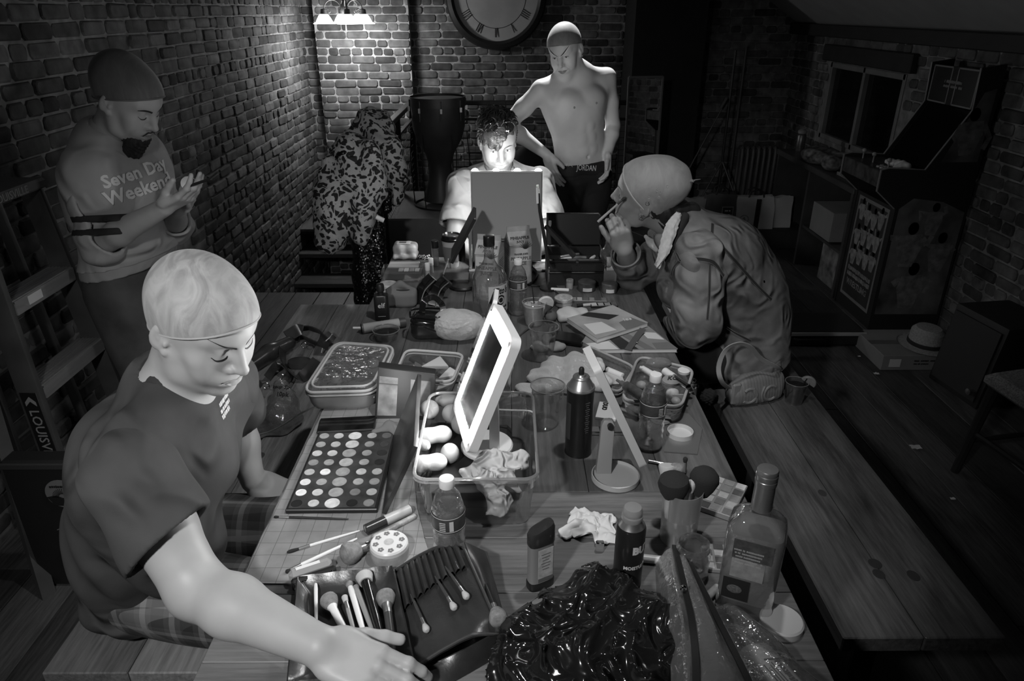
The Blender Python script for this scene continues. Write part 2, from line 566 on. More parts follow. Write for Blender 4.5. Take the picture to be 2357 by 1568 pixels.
 def shoot(s,P,D,post=None,maxd=0.4,off=0.001):
  """move points along D until they meet the surface, then stand off by off"""
  P=np.array(P,float);D=np.array(D,float);D=D/np.linalg.norm(D)
  F=s.field(post);t=np.zeros(P.shape[:-1])
  for _ in range(60):
   d=F(P+t[...,None]*D)
   t=np.clip(t+d*0.8,0,maxd)
  return P+t[...,None]*D-D*off
def smooth_mesh(V,F,it=2,lam=0.5):
 n=len(V)
 E_=np.concatenate([F[:,[0,1]],F[:,[1,2]],F[:,[2,3]],F[:,[3,0]]])
 for _ in range(it):
  acc=np.zeros_like(V);c=np.zeros(n)
  for a,b in((0,1),(1,0)):
   for d in range(3):acc[:,d]+=np.bincount(E_[:,a],V[E_[:,b],d],n)
   c+=np.bincount(E_[:,a],minlength=n)
  V=V+lam*(acc/np.maximum(c,1)[:,None]-V)
 return V
def np_mesh(name,V,F,material,parent=None,shade=None):
 me=bpy.data.meshes.new(name)
 me.vertices.add(len(V));me.vertices.foreach_set('co',np.asarray(V,np.float32).ravel())
 me.loops.add(F.size);me.loops.foreach_set('vertex_index',F.ravel().astype(np.int32))
 me.polygons.add(len(F));me.polygons.foreach_set('loop_start',np.arange(0,F.size,F.shape[1],dtype=np.int32))
 me.polygons.foreach_set('loop_total',np.full(len(F),F.shape[1],np.int32))
 me.update(calc_edges=True);me.validate()
 me.shade_smooth()
 if shade is None:shade=np.ones(len(V))
 a=me.attributes.new('shade','FLOAT','POINT');a.data.foreach_set('value',np.asarray(shade,np.float32))
 me.materials.append(material)
 o=bpy.data.objects.new(name,me);COL.objects.link(o)
 if parent is not None:
  o.parent=parent
  o.matrix_parent_inverse=Matrix.LocRotScale(parent.location,parent.rotation_euler,parent.scale).inverted()if parent.parent is None else Matrix.Identity(4)
 return o
def sobj(name,sdf,material,parent=None,res=0.005,post=None,slack=0.0,it=1,nb=12,shadefn=None,bb=None):
 V,F=sdf.mesh(res,post,slack,nb,bb)
 V=smooth_mesh(V,F,it)
 return np_mesh(name,V,F,material,parent,None if shadefn is None else shadefn(V))
def folds(P,amp,fr,d=(1,0,0),wob=0.0,wf=3.0,ph=0.0):
 d=np.array(d,float);d/=np.linalg.norm(d)
 a=P@d
 w=np.sin(P[...,0]*wf*2.1+P[...,2]*wf*1.3+ph)+np.sin(P[...,1]*wf*1.7-P[...,2]*wf*2.3+ph*2)
 return amp*np.sin(a*fr+w*wob+ph)
# ================================================================ the room
WL,WR,WB=-1.85,2.62,7.0
def brick_wall(mb,o,u,n,width,z0,z1,mort=2.6,holes=(),rnd=random.Random(3),hfun=None):
 """mortar slab plus every brick standing proud of it; u along the wall, n out of it"""
 o=Vector(o);u=Vector(u).normalized();n=Vector(n).normalized();up=Vector((0,0,1))
 mb.cur=mort
 nseg=24
 if not holes:
  P=lambda a,z:tuple(o+u*a+up*z)
  mb.add([P(0,z0),P(width,z0),P(width,z1),P(0,z1)]+[tuple(Vector(P(a,z))-n*0.1)for a,z in((0,z0),(width,z0),(width,z1),(0,z1))],
    [(0,1,2,3),(7,6,5,4),(0,4,5,1),(1,5,6,2),(2,6,7,3),(3,7,4,0)])
 else:
  cuts_a=sorted({0,width}|{h[0]for h in holes}|{h[1]for h in holes});cuts_z=sorted({z0,z1}|{h[2]for h in holes}|{h[3]for h in holes})
  for i in range(len(cuts_a)-1):
   for j in range(len(cuts_z)-1):
    a,b,c,d=cuts_a[i],cuts_a[i+1],cuts_z[j],cuts_z[j+1]
    if any(h[0]<=(a+b)/2<=h[1]and h[2]<=(c+d)/2<=h[3]for h in holes):continue
    P=[o+u*x+up*z for x,z in((a,c),(b,c),(b,d),(a,d))]
    mb.add([tuple(p)for p in P]+[tuple(p-n*0.1)for p in P],
      [(0,1,2,3),(7,6,5,4),(0,4,5,1),(1,5,6,2),(2,6,7,3),(3,7,4,0)])
 H=0.0677;row=0;z=z0
 while z<z1-0.03:
  header=row%6==5
  a=-rnd.random()*0.2
  while a<width:
   L_=0.103 if(header or rnd.random()<.14)else 0.205
   L_+=rnd.uniform(-.012,.012)
   g=rnd.uniform(.008,.015)
   a0,a1=max(a+g/2,0.002),min(a+L_-g/2,width-0.002)
   zb,zt=z+g/2+rnd.uniform(-.002,.002),z+H-g/2+rnd.uniform(-.003,.002)
   a+=L_
   if a1-a0<0.02 or zt>z1:continue
   if any(h[0]-.01<a1 and a0<h[1]+.01 and h[2]-.01<zt and zb<h[3]+.01 for h in holes):continue
   pr=0.009+rnd.uniform(-.005,.006);tilt=rnd.uniform(-.004,.004)
   c=min(0.012,(a1-a0)/4);e=0.013
   sh=rnd.choice([.55,.75,.9,1.0,1.15,1.45])*rnd.uniform(.85,1.15)
   mb.cur=sh
   wav=lambda t:0.004*mnoise.noise(Vector((t*2.3,z*5,1.7)))
   def loop(ins,h):
    j=lambda:rnd.uniform(-.002,.002)
    pts=[(a0+ins+c,zb+ins),(a1-ins-c,zb+ins),(a1-ins,zb+ins+e),(a1-ins,zt-ins-e),(a1-ins-c,zt-ins),(a0+ins+c,zt-ins),(a0+ins,zt-ins-e),(a0+ins,zb+ins+e)]
    return[tuple(o+u*(x+j())+up*(y+wav(x)+j())+n*(h+tilt*((x-a0)/(a1-a0)-.5)*2))for x,y in pts]
   mb.loft([loop(-.002,0.0005),loop(.001,pr*.75),loop(.006,pr)],None,False,True)
  z+=H;row+=1
 mb.cur=1.0
M_BRICK=mat('old_brick',0.115,0.85,var=0.4,vscale=14,bump=0.9,bscale=90,shade=True,spec=0.2)
w=MB();brick_wall(w,(WL,0.2,0),(0,1,0),(1,0,0),WB-0.2,-1.4,2.1,2.3,rnd=random.Random(11))
struct('wall_left',w,M_BRICK,smooth=20)
w=MB()
brick_wall(w,(WL,WB,0),(1,0,0),(0,-1,0),2.9,-1.4,2.6,2.9,rnd=random.Random(5))
# the shallow brick pier under the pendant light
brick_wall(w,(-1.72,WB-.1,0),(1,0,0),(0,-1,0),0.84,-1.4,2.6,3.4,rnd=random.Random(9))
w.cur=2.8;w.box((-1.72+.42,WB-.054,.6),(0.836,.09,4))
w.cur=1
struct('wall_back',w,M_BRICK,smooth=20)
w=MB();brick_wall(w,(1.65,WB,0),(1,0,0),(0,-1,0),WR-1.65,0,1.9,1.6,rnd=random.Random(15))
struct('wall_back',w,M_BRICK,smooth=20)
w=MB();w.box((1.36,6.75,1.25),(0.62,0.5,2.7),b=.01)  # plain black block in front of the far wall
struct('wall_partition',w,mat('black_panel',0.012,0.8,var=.2))
# low side wall with its window opening; u runs towards the camera
w=MB()
WY0,WY1,WZ0,WZ1=4.95,6.15,0.78,1.37
brick_wall(w,(WR,WB,0),(0,-1,0),(-1,0,0),WB-.2,0,1.62,1.9,holes=[(WB-WY1,WB-WY0,WZ0,WZ1)],rnd=random.Random(21))
struct('wall_right',w,M_BRICK,smooth=20)
# window
wf=MB()
for zz in(WZ0+.02,WZ1-.02):wf.box((WR+.02,(WY0+WY1)/2,zz),(.06,WY1-WY0,.04),b=.004)
for yy in(WY0+.02,WY1-.02,(WY0+WY1)/2):wf.box((WR+.02,yy,(WZ0+WZ1)/2),(.06,.035,WZ1-WZ0),b=.004)
win=struct('window_1',wf,mat('painted_window_frame',0.2,0.5,var=.2))
g=MB();g.box((WR+.03,(WY0+WY1)/2,(WZ0+WZ1)/2),(.006,WY1-WY0-.04,WZ1-WZ0-.04))
g.build('pane',mat('night_glass',0.01,0.08,spec=.6),win)
g=MB();g.box((WR-.02,(WY0+WY1)/2,WZ1+.07),(.06,WY1-WY0+.2,.12),b=.006)
struct('trim_1',g,mat('black_timber',0.02,0.7,var=.3))
# ceiling: flat over the room, sloping down to the low side wall, with its beam
c=MB()
c.box(((WL+.35)/2,3.6,3.12),(.35-WL,7.2,.06))
c.add([(.35,0,3.09),(WR+.05,0,1.60),(WR+.05,7.1,1.60),(.35,7.1,3.09),(.35,0,3.15),(WR+.05,0,1.66),(WR+.05,7.1,1.66),(.35,7.1,3.15)],
  [(0,3,2,1),(4,5,6,7),(0,1,5,4),(3,7,6,2)])
struct('ceiling',c,mat('ceiling_plaster',0.30,0.9,var=.08,bump=.2,bscale=200))
b=MB();b.box((WR-.03,3.6,1.60),(.1,6.8,.09),b=.006)
struct('trim_2',b,mat('black_timber',0.02,0.7,var=.3))
w=MB();w.box((.4,-1.2,1.5),(4.6,.08,3.2));struct('wall_rear',w,mat('rear_plaster',0.08,0.9))
# floor boards; an open stair well by the left wall
M_FLOOR=wood('floor_boards',0.075,0.5,'Y',0.55,4)
fl=MB();rnd=random.Random(2)
HX,HY0,HY1=-0.86,4.56,6.1
x=WL
while x<WR-.02:
 wdt=rnd.uniform(.15,.21);x2=min(x+wdt,WR)
 segs=[(-1.2,HY0),(HY1,WB)]if x<HX-.05 else[(-1.2,WB)]
 for ya,yb in segs:
  y=ya
  while y<yb-.01:
   ln=min(rnd.uniform(1.4,3.2),yb-y)
   if yb-y-ln<.5:ln=yb-y
   fl.cur=rnd.uniform(.6,1.45)
   fl.box(((x+x2)/2,y+ln/2,-.012+rnd.uniform(-.001,0)),(x2-x-.004,ln-.003,.024),b=.002)
   y+=ln
 x=x2
fl.cur=.15
fl.box(((HX+WR)/2,(WB-1.2)/2,-.034),(WR-HX,WB+1.2,.02));fl.box(((WL+HX)/2,(HY0-1.2)/2,-.034),(HX-WL,HY0+1.2,.02))
fl.box(((WL+HX)/2,(HY1+WB)/2,-.034),(HX-WL,WB-HY1,.02))
struct('floor',fl,M_FLOOR)
st=MB()
for i in range(7):st.box(((WL+HX)/2,HY0+.12+i*.24,-1.35+i*.19),(HX-WL,.27,.04),b=.004)
struct('trim_3',st,wood('stair_treads',.05,.6,'X',.4))
# ================================================================ table and benches
M_TABLE=wood('oak_tabletop',0.12,0.34,'Y',0.42,6,spec=.5)
M_TABLEX=wood('oak_tabletop_leaf',0.14,0.34,'X',0.42,6,spec=.5)
TX0,TX1,TYB,TY0,TY1=-0.52,0.533,1.325,0.55,3.02
tb=thing('dining_table','long dark oak dining table covered with make-up, brushes and bottles','table',(0,1.8,0))
t=MB();xs=np.linspace(TX0,TX1,7);rnd=random.Random(4)
for i in range(6):
 t.cur=rnd.uniform(.8,1.2);t.box(((xs[i]+xs[i+1])/2,(TYB+TY1)/2,TZ-.018),(xs[i+1]-xs[i]-.0012,TY1-TYB-.002,.036),b=.0012)
t.build('tabletop',M_TABLE,tb)
t=MB();ys=np.linspace(TY0,TYB,6)
for i in range(5):
 t.cur=rnd.uniform(.85,1.2);t.box(((TX0+TX1)/2,(ys[i]+ys[i+1])/2,TZ-.018),(TX1-TX0,ys[i+1]-ys[i]-.0012,.036),b=.0012)
t.build('table_leaf',M_TABLEX,tb)
t=MB()
for xx in(TX0+.07,TX1-.07):t.box((xx,1.8,TZ-.086),(.025,2.2,.1))
for yy in(.68,2.9):t.box((0,yy,TZ-.086),(.9,.025,.1))
t.build('apron',mat('dark_stain',.04,.5,var=.3),tb)
for xx in(TX0+.09,TX1-.09):
 for yy in(.7,2.88):
  l=MB();l.box((xx,yy,(TZ-.036)/2),(.08,.08,TZ-.036),b=.006);l.build('leg',mat('dark_stain',.04,.5,var=.3),tb)
def bench(x0,x1,y0,y1,label,base,shades):
 r=thing('bench',label,'bench',((x0+x1)/2,(y0+y1)/2,0),group=None)
 m=wood('bench_wood'+str(base),base,.42,'Y',.5,5)
 p=MB();n=len(shades);xs=np.linspace(x0,x1,n+1)
 for i in range(n):
  p.cur=shades[i];p.box(((xs[i]+xs[i+1])/2,(y0+y1)/2,.45-.022),(xs[i+1]-xs[i]-.002,y1-y0,.044),b=.003)
 # knots and plugged holes in the planks
 p.build('seat',m,r)
 rnd=random.Random(int(abs(x0)*100))
 for i in range(6):
  a,b_=rnd.uniform(x0+.06,x1-.06),rnd.uniform(y0+.08,y1-.1)
  k=MB();k.lathe([(.0,.4502),(rnd.uniform(.009,.018),.4507)],18,TR((a,b_,0)),sy=rnd.uniform(1,1.5))
  k.build('knot',mat('knot_wood',base*.4,.5,var=.3),r)
 for yy in(y0+.22,(y0+y1)/2,y1-.22):
  l=MB();l.box(((x0+x1)/2,yy,.2),(.07,.07,.38),b=.004);l.box(((x0+x1)/2,yy,.395),(x1-x0-.06,.07,.03),b=.004);l.box(((x0+x1)/2,yy,.015),(x1-x0-.06,.08,.03),b=.004)
  l.build('leg',mat('dark_stain',.04,.5,var=.3),r)
 return r
bench(-1.02,-.645,1.10,3.23,'pale knotty plank bench along the left side of the table',.20,[.8,1.1])
bench(.766,1.144,1.187,3.3,'worn plank bench along the right side of the table, mostly empty',.115,[1.0,.9])
# ================================================================ things round the room
BLK=mat('black_plastic',0.015,0.4)
BLKM=mat('black_metal',0.02,0.45,metal=.3)
STEEL=mat('steel',0.55,0.25,metal=1)
WHT=mat('white_plastic',0.8,0.35)
PAPER=mat('white_paper',0.75,0.8)
INK=mat('black_ink',0.015,0.6)
INKW=mat('white_ink',0.8,0.6)
# ---- pendant light with bell shades
px_=-1.335;py_=6.4;pz_=1.655
pl=thing('pendant_light','iron scrolled pendant light with glowing bell glass shades in the corner','ceiling lamp',(px_,py_,pz_))
m=MB();m.tube([(px_,py_,3.1),(px_,py_,pz_+.12)],.005,6);m.lathe([(.0,-.02),(.012,-.01),(.022,.02),(.014,.05),(.03,.08),(.034,.12),(.012,.16),(.008,.2)],16,TR((px_,py_,pz_)))
m.lathe([(0,-.065),(.006,-.06),(.004,-.02)],10,TR((px_,py_,pz_)))
m.build('stem',mat('aged_iron',.06,.5,metal=.6,var=.3),pl)
for k,an in enumerate((-160,-72,-20,60,110)):
 a=math.radians(an);dx,dy=math.cos(a),math.sin(a);R_=.17
 arm=MB();pts=[]
 for t in np.linspace(0,1,14):
  an2=PI*t;pts.append((px_+dx*(.02+(R_-.02)*(1-math.cos(an2))/2),py_+dy*(.02+(R_-.02)*(1-math.cos(an2))/2),pz_+.08+.09*math.sin(an2)))
 arm.tube(pts,.0045,6)
 sc_=[(px_+dx*(R_-.04+.018*math.cos(t)*(1-t/12)),py_+dy*(R_-.04+.018*math.cos(t)*(1-t/12)),pz_+.085+.018*math.sin(t)*(1-t/12))for t in np.linspace(0,7,16)]
 arm.tube(sc_,.003,5);arm.build('arm',mat('aged_iron',.06,.5,metal=.6,var=.3),pl)
 T_=TR((px_+dx*R_,py_+dy*R_,pz_))
 h=MB();h.lathe([(.008,.105),(.022,.10),(.026,.07),(.03,.066),(.024,.06)],16,T_);h.build('holder',mat('aged_iron',.06,.5,metal=.6,var=.3),pl)
 s=MB();s.lathe([(.028,.066),(.040,.055),(.056,.03),(.068,.006),(.088,-.004),(.0885,-.007),(.066,.002),(.053,.028),(.038,.051),(.026,.062)],28,T_,False,False)
 s.build('shade',mat('lit_glass_shade',.9,.3,emit=3.0),pl)
 b=MB();b.ell((0,0,.022),(.017,.017,.024),T_);b.build('bulb',mat('lit_bulb',.9,.3,emit=8),pl)
lo=lamp('pendant_glow','POINT',(px_,py_-.02,pz_-.06),7,.09)
# ---- clock
cx,cz,cy=-.108,1.865,WB-.05
ck=thing('wall_clock','huge round wall clock with roman numerals and a black rim','clock',(cx,cy,cz))
TC=TR((cx,cy,cz),(90,0,0))
m=MB();m.lathe([(.37,.0),(.372,.04),(.395,.055),(.43,.045),(.445,.02),(.445,-.02),(.37,-.02)],64,TC,False,False);m.build('rim',mat('clock_rim',.02,.35),ck)
m=MB();m.lathe([(0,.012),(.375,.012),(.375,0),(0,0)],64,TC,False,False);m.build('dial',mat('clock_dial',.42,.6,var=.12,vscale=5),ck)
for i,s_ in enumerate(['XII','I','II','III','IIII','V','VI','VII','VIII','IX','X','XI']):
 a=-i*PI/6
 m=MB();w_=len(s_)
 xx=-(w_-1)/2*.017
 for ch in s_:
  L_=.075
  if ch=='I':m.box((xx,0,.0145),(.0055,L_,.003))
  elif ch=='V':m.box((xx-.006,0,.0145),(.0045,L_*1.02,.003),TR((0,0,0),(0,0,8)));m.box((xx+.006,0,.0145),(.003,L_*1.02,.003),TR((0,0,0),(0,0,-8)))
  else:m.box((xx,0,.0145),(.0045,L_*1.02,.003),TR((0,0,0),(0,0,14)));m.box((xx,0,.0145),(.003,L_*1.02,.003),TR((0,0,0),(0,0,-14)))
  xx+=.017
 MM=TC@Matrix.Rotation(a,4,'Z')@Matrix.Translation((0,.30,0))
 m2=MB();m2.add(m.v,m.f,MM);m2.build('numeral',INK,ck,smooth=0)
m=MB();m.lathe([(.262,.0128),(.2645,.0135),(.267,.0128)],64,TC,False,False);m.build('track_ring',INK,ck)
m=MB();m.box((.01,.09,.02),(.012,.24,.003),TC);m.build('hand',INK,ck)
m=MB();m.box((-.06,.05,.024),(.16,.014,.003),TC@Matrix.Rotation(-.5,4,'Z'));m.build('hand',INK,ck)
# ---- stair railing
rl=thing('railing','black steel railing with mesh panels round the stair opening','railing',(HX,6.1,0))
X0=-.80
m=MB();m.box((X0,4.9,1.06),(.05,2.44,.035),b=.004);m.box((.2,6.12,1.06),(2.05,.05,.035),b=.004);m.box((X0,4.9,.93),(.03,2.4,.02));m.box((.2,6.12,.93),(2.0,.03,.02));m.box((X0,4.9,.12),(.03,2.4,.02));m.box((.2,6.12,.12),(2.0,.03,.02))
m.build('handrail',BLKM,rl)
for xx,yy in((X0,3.7),(X0,4.5),(X0,5.3),(X0,6.12),(-.15,6.12),(.5,6.12),(1.2,6.12)):
 m=MB();m.box((xx,yy,.52),(.04,.04,1.05),b=.003);m.build('post',BLKM,rl)
for(a,b_,ax_)in((3.74,6.08,'y'),(-.78,1.18,'x')):
 m=MB();n_=int((b_-a)/.05)
 for i in range(n_+1):
  t=a+(b_-a)*i/n_
  p=(X0,t)if ax_=='y' else(t,6.12)
  m.tube([(p[0],p[1],.13),(p[0],p[1],.92)],.0022,4)
 for j in range(16):
  z=.13+j*.05
  p,q=((X0,a),(X0,b_))if ax_=='y' else((a,6.12),(b_,6.12))
  m.tube([(p[0],p[1],z),(q[0],q[1],z)],.0022,4)
 m.build('mesh_panel',BLKM,rl)
# ---- plywood platform, djembe, cover behind the sitter
m=MB();m.box((-.36,5.0,.25),(.95,.8,.5),b=.01)
pf=m.build('storage_crate',mat('crate_board',.12,.7,var=.2),None);tag(pf,'low grey box behind the seated person, carrying the tall drum','box')
dj=thing('djembe','tall dark goblet drum with rope tuning standing on the grey box','drum',(-.475,5.0,.5))
T_=TR((-.475,5.0,.515))
m=MB();m.lathe([(.13,.02),(.125,.03),(.088,.16),(.078,.26),(.10,.34),(.155,.44),(.178,.52),(.180,.64),(.182,.70),(.16,.70)],32,T_,True,False);m.build('shell',mat('drum_wood',.035,.45,var=.3,vscale=8,spec=.4),dj)
m=MB();m.lathe([(0,.703),(.178,.703),(.183,.695)],32,T_,False,False);m.build('drumhead',mat('drum_skin',.14,.7,var=.2),dj)
m=MB();m.lathe([(.182,.655),(.187,.655),(.187,.715),(.182,.715)],32,T_,False,False);m.build('hoop',mat('drum_hoop',.05,.45,metal=.4),dj)
for k in range(8):
 a=2*PI*k/8+.2
 m=MB();c_,s_=math.cos(a),math.sin(a)
 m.tube([(.19*c_,.19*s_,.70),(.192*c_,.192*s_,.57)],.004,6,M=T_);m.box((.194*c_,.194*s_,.64),(.014,.014,.03),T_);m.build('tuning_lug',STEEL,dj)
stn=thing('drum_stand','thin black ring stand under the tall drum','stand',(-.475,5.0,.5))
m=MB();m.tube([(.19*math.cos(t),.19*math.sin(t),.0)for t in np.linspace(0,2*PI,33)[:-1]],.006,6,True,TR((-.475,5.0,.506)));m.build('base_ring',BLKM,stn)
for k in range(6):
 a=2*PI*k/6
 m=MB();m.tube([(.19*math.cos(a),.19*math.sin(a),0),(.205*math.cos(a),.205*math.sin(a),.3),(.19*math.cos(a),.19*math.sin(a),.5)],.004,6,M=TR((-.475,5.0,.506)));m.build('strut',BLKM,stn)
def lump(c,r,seed,amp=.25,res=.02,flat=1.0):
 s=SDF();rnd=random.Random(seed)
 s.ell(c,r,k=.05)
 for i in range(7):s.ell((c[0]+rnd.uniform(-.6,.6)*r[0],c[1]+rnd.uniform(-.6,.6)*r[1],c[2]+rnd.uniform(-.3,.7)*r[2]),tuple(q*rnd.uniform(.3,.6)for q in r),k=.06)
 return s
s=lump((.22,5.3,.42),(.36,.3,.42),3)
o=sobj('black_cover',s,mat('black_cloth',.012,.8),None,.025,post=lambda P,d:d+folds(P,.012,22,(1,.3,.6),.8));tag(o,'heap under a black cover behind the seated person','cover')
# ---- leopard coats and sequin dress on the near end of the railing
pb2=PX(0,1015,-1.70)
m=MB();m.loft([[(-1.53+a,1.78+b_,0)for a,b_ in((0,-.02),(.02,.02),(-.005,.025),(-.02,-.01))],[tuple(Vector((-1.53,1.78,0))+(pb2-Vector((-1.53,1.78,0)))*1.6+Vector((a,b_,0)))for a,b_ in((0,-.02),(.02,.02),(-.005,.025),(-.02,-.01))]])
o=m.build('wooden_batten',mat('batten',.07,.5,var=.2),None,recalc=True);tag(o,'bare batten leaning on the brick wall in front of the stickered case','batten')
def coat_field(P,d):return d+folds(P,.009,38,(1,.15,.25),.9)+folds(P,.004,90,(.6,.3,.7),.5)
m_leo=bpy.data.materials.new('leopard_fur');m_leo.use_nodes=True
nt=m_leo.node_tree;N=nt.nodes;L=nt.links;b=N['Principled BSDF'];b.inputs['Roughness'].default_value=.75
tc=N.new('ShaderNodeTexCoord');nz=N.new('ShaderNodeTexNoise');nz.inputs['Scale'].default_value=9;mixv=N.new('ShaderNodeMixRGB');mixv.inputs[0].default_value=.12
L.new(tc.outputs['Object'],nz.inputs['Vector']);L.new(tc.outputs['Object'],mixv.inputs[1]);L.new(nz.outputs['Color'],mixv.inputs[2])
vo=N.new('ShaderNodeTexVoronoi');vo.inputs['Scale'].default_value=44;vo.inputs['Randomness'].default_value=1;L.new(mixv.outputs[0],vo.inputs['Vector'])
n3=N.new('ShaderNodeTexNoise');n3.inputs['Scale'].default_value=30;n3.inputs['Detail'].default_value=2;L.new(mixv.outputs[0],n3.inputs['Vector'])
ad=N.new('ShaderNodeMath');ad.operation='MULTIPLY_ADD';ad.inputs[1].default_value=.9;L.new(n3.outputs['Fac'],ad.inputs[0]);L.new(vo.outputs['Distance'],ad.inputs[2])
cr=N.new('ShaderNodeValToRGB');e=cr.color_ramp.elements
e[0].position=.0;e[0].color=(.06,.06,.06,1);e[1].position=1;e[1].color=(.45,.45,.45,1)
for p_,v_ in((.42,.10),(.50,.012),(.88,.012),(.95,.42)):
 q=e.new(p_);q.color=(v_,v_,v_,1)
L.new(ad.outputs[0],cr.inputs[0]);L.new(cr.outputs[0],b.inputs['Base Color'])
nb=N.new('ShaderNodeTexNoise');nb.inputs['Scale'].default_value=260;L.new(tc.outputs['Object'],nb.inputs['Vector']);bp=N.new('ShaderNodeBump');bp.inputs['Strength'].default_value=.8;bp.inputs['Distance'].default_value=.006
L.new(nb.outputs['Fac'],bp.inputs['Height']);L.new(bp.outputs[0],b.inputs['Normal'])
def CP(px,py,y=3.85):return PY(px,py,y)
s=SDF()
s.chain([CP(770,400,3.8),CP(790,360,3.8),CP(815,330,3.85)],[.05,.075,.06],.05)
s.chain([CP(815,350,3.8),CP(800,430,3.75),CP(780,490,3.7),CP(765,540,3.68),CP(745,560,3.66)],[.09,.13,.12,.085,.05],.05)
s.chain([CP(850,350,3.75),CP(850,430,3.7),CP(835,500,3.65),CP(828,545,3.62)],[.06,.085,.07,.045],.04)
s.chain([CP(760,370,3.75),CP(748,450,3.7),CP(742,530,3.66)],[.03,.05,.04],.04)
o1=sobj('fur_coat',s,m_leo,None,.011,post=coat_field,slack=.02);tag(o1,'leopard print fur coat hanging in front, its sleeve drooping left','coat','leopard coats')
s=SDF()
s.chain([CP(815,315,4.1),CP(845,285,4.15),CP(868,275,4.2),CP(880,300,4.15)],[.05,.07,.06,.055],.05)
s.chain([CP(870,300,4.1),CP(885,350,4.0),CP(900,400,3.95),CP(915,455,3.9)],[.08,.085,.075,.045],.05)
s.chain([CP(830,320,4.1),CP(850,380,4.0),CP(875,420,3.95)],[.06,.1,.07],.05)
o2=sobj('fur_coat',s,m_leo,None,.011,post=coat_field,slack=.02);tag(o2,'leopard print fur coat slung highest over the railing, behind the other','coat','leopard coats')
seq=bpy.data.materials.new('black_sequins');seq.use_nodes=True
nt=seq.node_tree;N=nt.nodes;L=nt.links;b=N['Principled BSDF'];b.inputs['Base Color'].default_value=(.02,.02,.02,1);b.inputs['Roughness'].default_value=.22;b.inputs['Specular IOR Level'].default_value=1
tc=N.new('ShaderNodeTexCoord');vo=N.new('ShaderNodeTexVoronoi');vo.inputs['Scale'].default_value=150;L.new(tc.outputs['Object'],vo.inputs['Vector'])
ge=N.new('ShaderNodeNewGeometry');mr=N.new('ShaderNodeVectorMath');mr.operation='MULTIPLY_ADD';mr.inputs[1].default_value=(.9,.9,.9)
L.new(vo.outputs['Color'],mr.inputs[0]);sub=N.new('ShaderNodeVectorMath');sub.operation='ADD';sub.inputs[1].default_value=(-.45,-.45,-.45);L.new(ge.outputs['Normal'],sub.inputs[0]);L.new(sub.outputs[0],mr.inputs[2])
nn=N.new('ShaderNodeVectorMath');nn.operation='NORMALIZE';L.new(mr.outputs[0],nn.inputs[0]);L.new(nn.outputs[0],b.inputs['Normal'])
b.inputs['Metallic'].default_value=.7
bc=N.new('ShaderNodeValToRGB');bc.color_ramp.elements[0].position=.86;bc.color_ramp.elements[0].color=(.015,.015,.015,1);bc.color_ramp.elements[1].position=.93;bc.color_ramp.elements[1].color=(.9,.9,.9,1)
L.new(vo.outputs['Color'],bc.inputs[0]);L.new(bc.outputs[0],b.inputs['Base Color'])
s=SDF()
s.chain([CP(855,490,3.72),CP(845,560,3.68),CP(842,630,3.64),CP(840,690,3.6)],[.07,.075,.075,.07],.05)
s.chain([CP(870,520,3.7),CP(868,600,3.68),CP(866,680,3.64)],[.045,.05,.05],.04)
o=sobj('sequin_dress',s,seq,None,.011,post=lambda P,d:d+folds(P,.010,60,(1,.3,0),.5),slack=.02);tag(o,'long black sequin dress hanging below the leopard coats','dress')
s=SDF();s.chain([CP(880,330,4.0),CP(862,350,3.9),CP(850,365,3.85),CP(795,355,3.72),CP(775,362,3.7)],[.02,.03,.028,.022,.012],.03)
s.chain([CP(850,365,3.85),CP(870,410,3.82),CP(885,450,3.8),CP(890,480,3.78)],[.03,.035,.035,.03],.03)
o=sobj('sequin_shawl',s,seq,None,.008,slack=.01);tag(o,'glittering black sequin shawl draped across the leopard coats','garment')
m=MB();m.tube([CP(866,499,3.58),CP(873,503,3.58),CP(884,508,3.58)],[.012,.013,.012],10);o=m.build('curler',mat('white_foam',.8,.8),None);tag(o,'small white foam roll caught on the hem of the coats','roll')
# ---- leaning mirror by the black partition
mr_=thing('standing_mirror','narrow leaning floor mirror beside the shirtless person reflecting brickwork','mirror',tuple(PY(1478,400,5.6)[:2])+(0,),(0,0,0))
pa,pb_=PY(1456,179,5.6),PY(1522,180,5.72);wv=(pb_-pa);W_=wv.length;wd_=wv.normalized()
MMr=Matrix.Translation(((pa.x+pb_.x)/2,(pa.y+pb_.y)/2,.62))@Matrix.Rotation(math.atan2(wd_.y,wd_.x)-.30,4,'Z')@Matrix.Rotation(math.radians(-2.0),4,'X')
m=MB();HH=pa.z-.62
m.box((0,0,0),(W_-.01,.004,HH*2-.02),MMr);m.build('mirror_glass',mat('mirror',.85,.02,metal=1),mr_)
m=MB()
for sx in(-1,1):m.box((sx*W_/2,0,0),(.012,.02,HH*2),MMr)
for sz in(-1,1):m.box((0,0,sz*HH),(W_,.02,.012),MMr)
m.box((0,.008,0),(W_,.006,HH*2),MMr);m.build('frame',mat('mirror_frame',.12,.5),mr_)
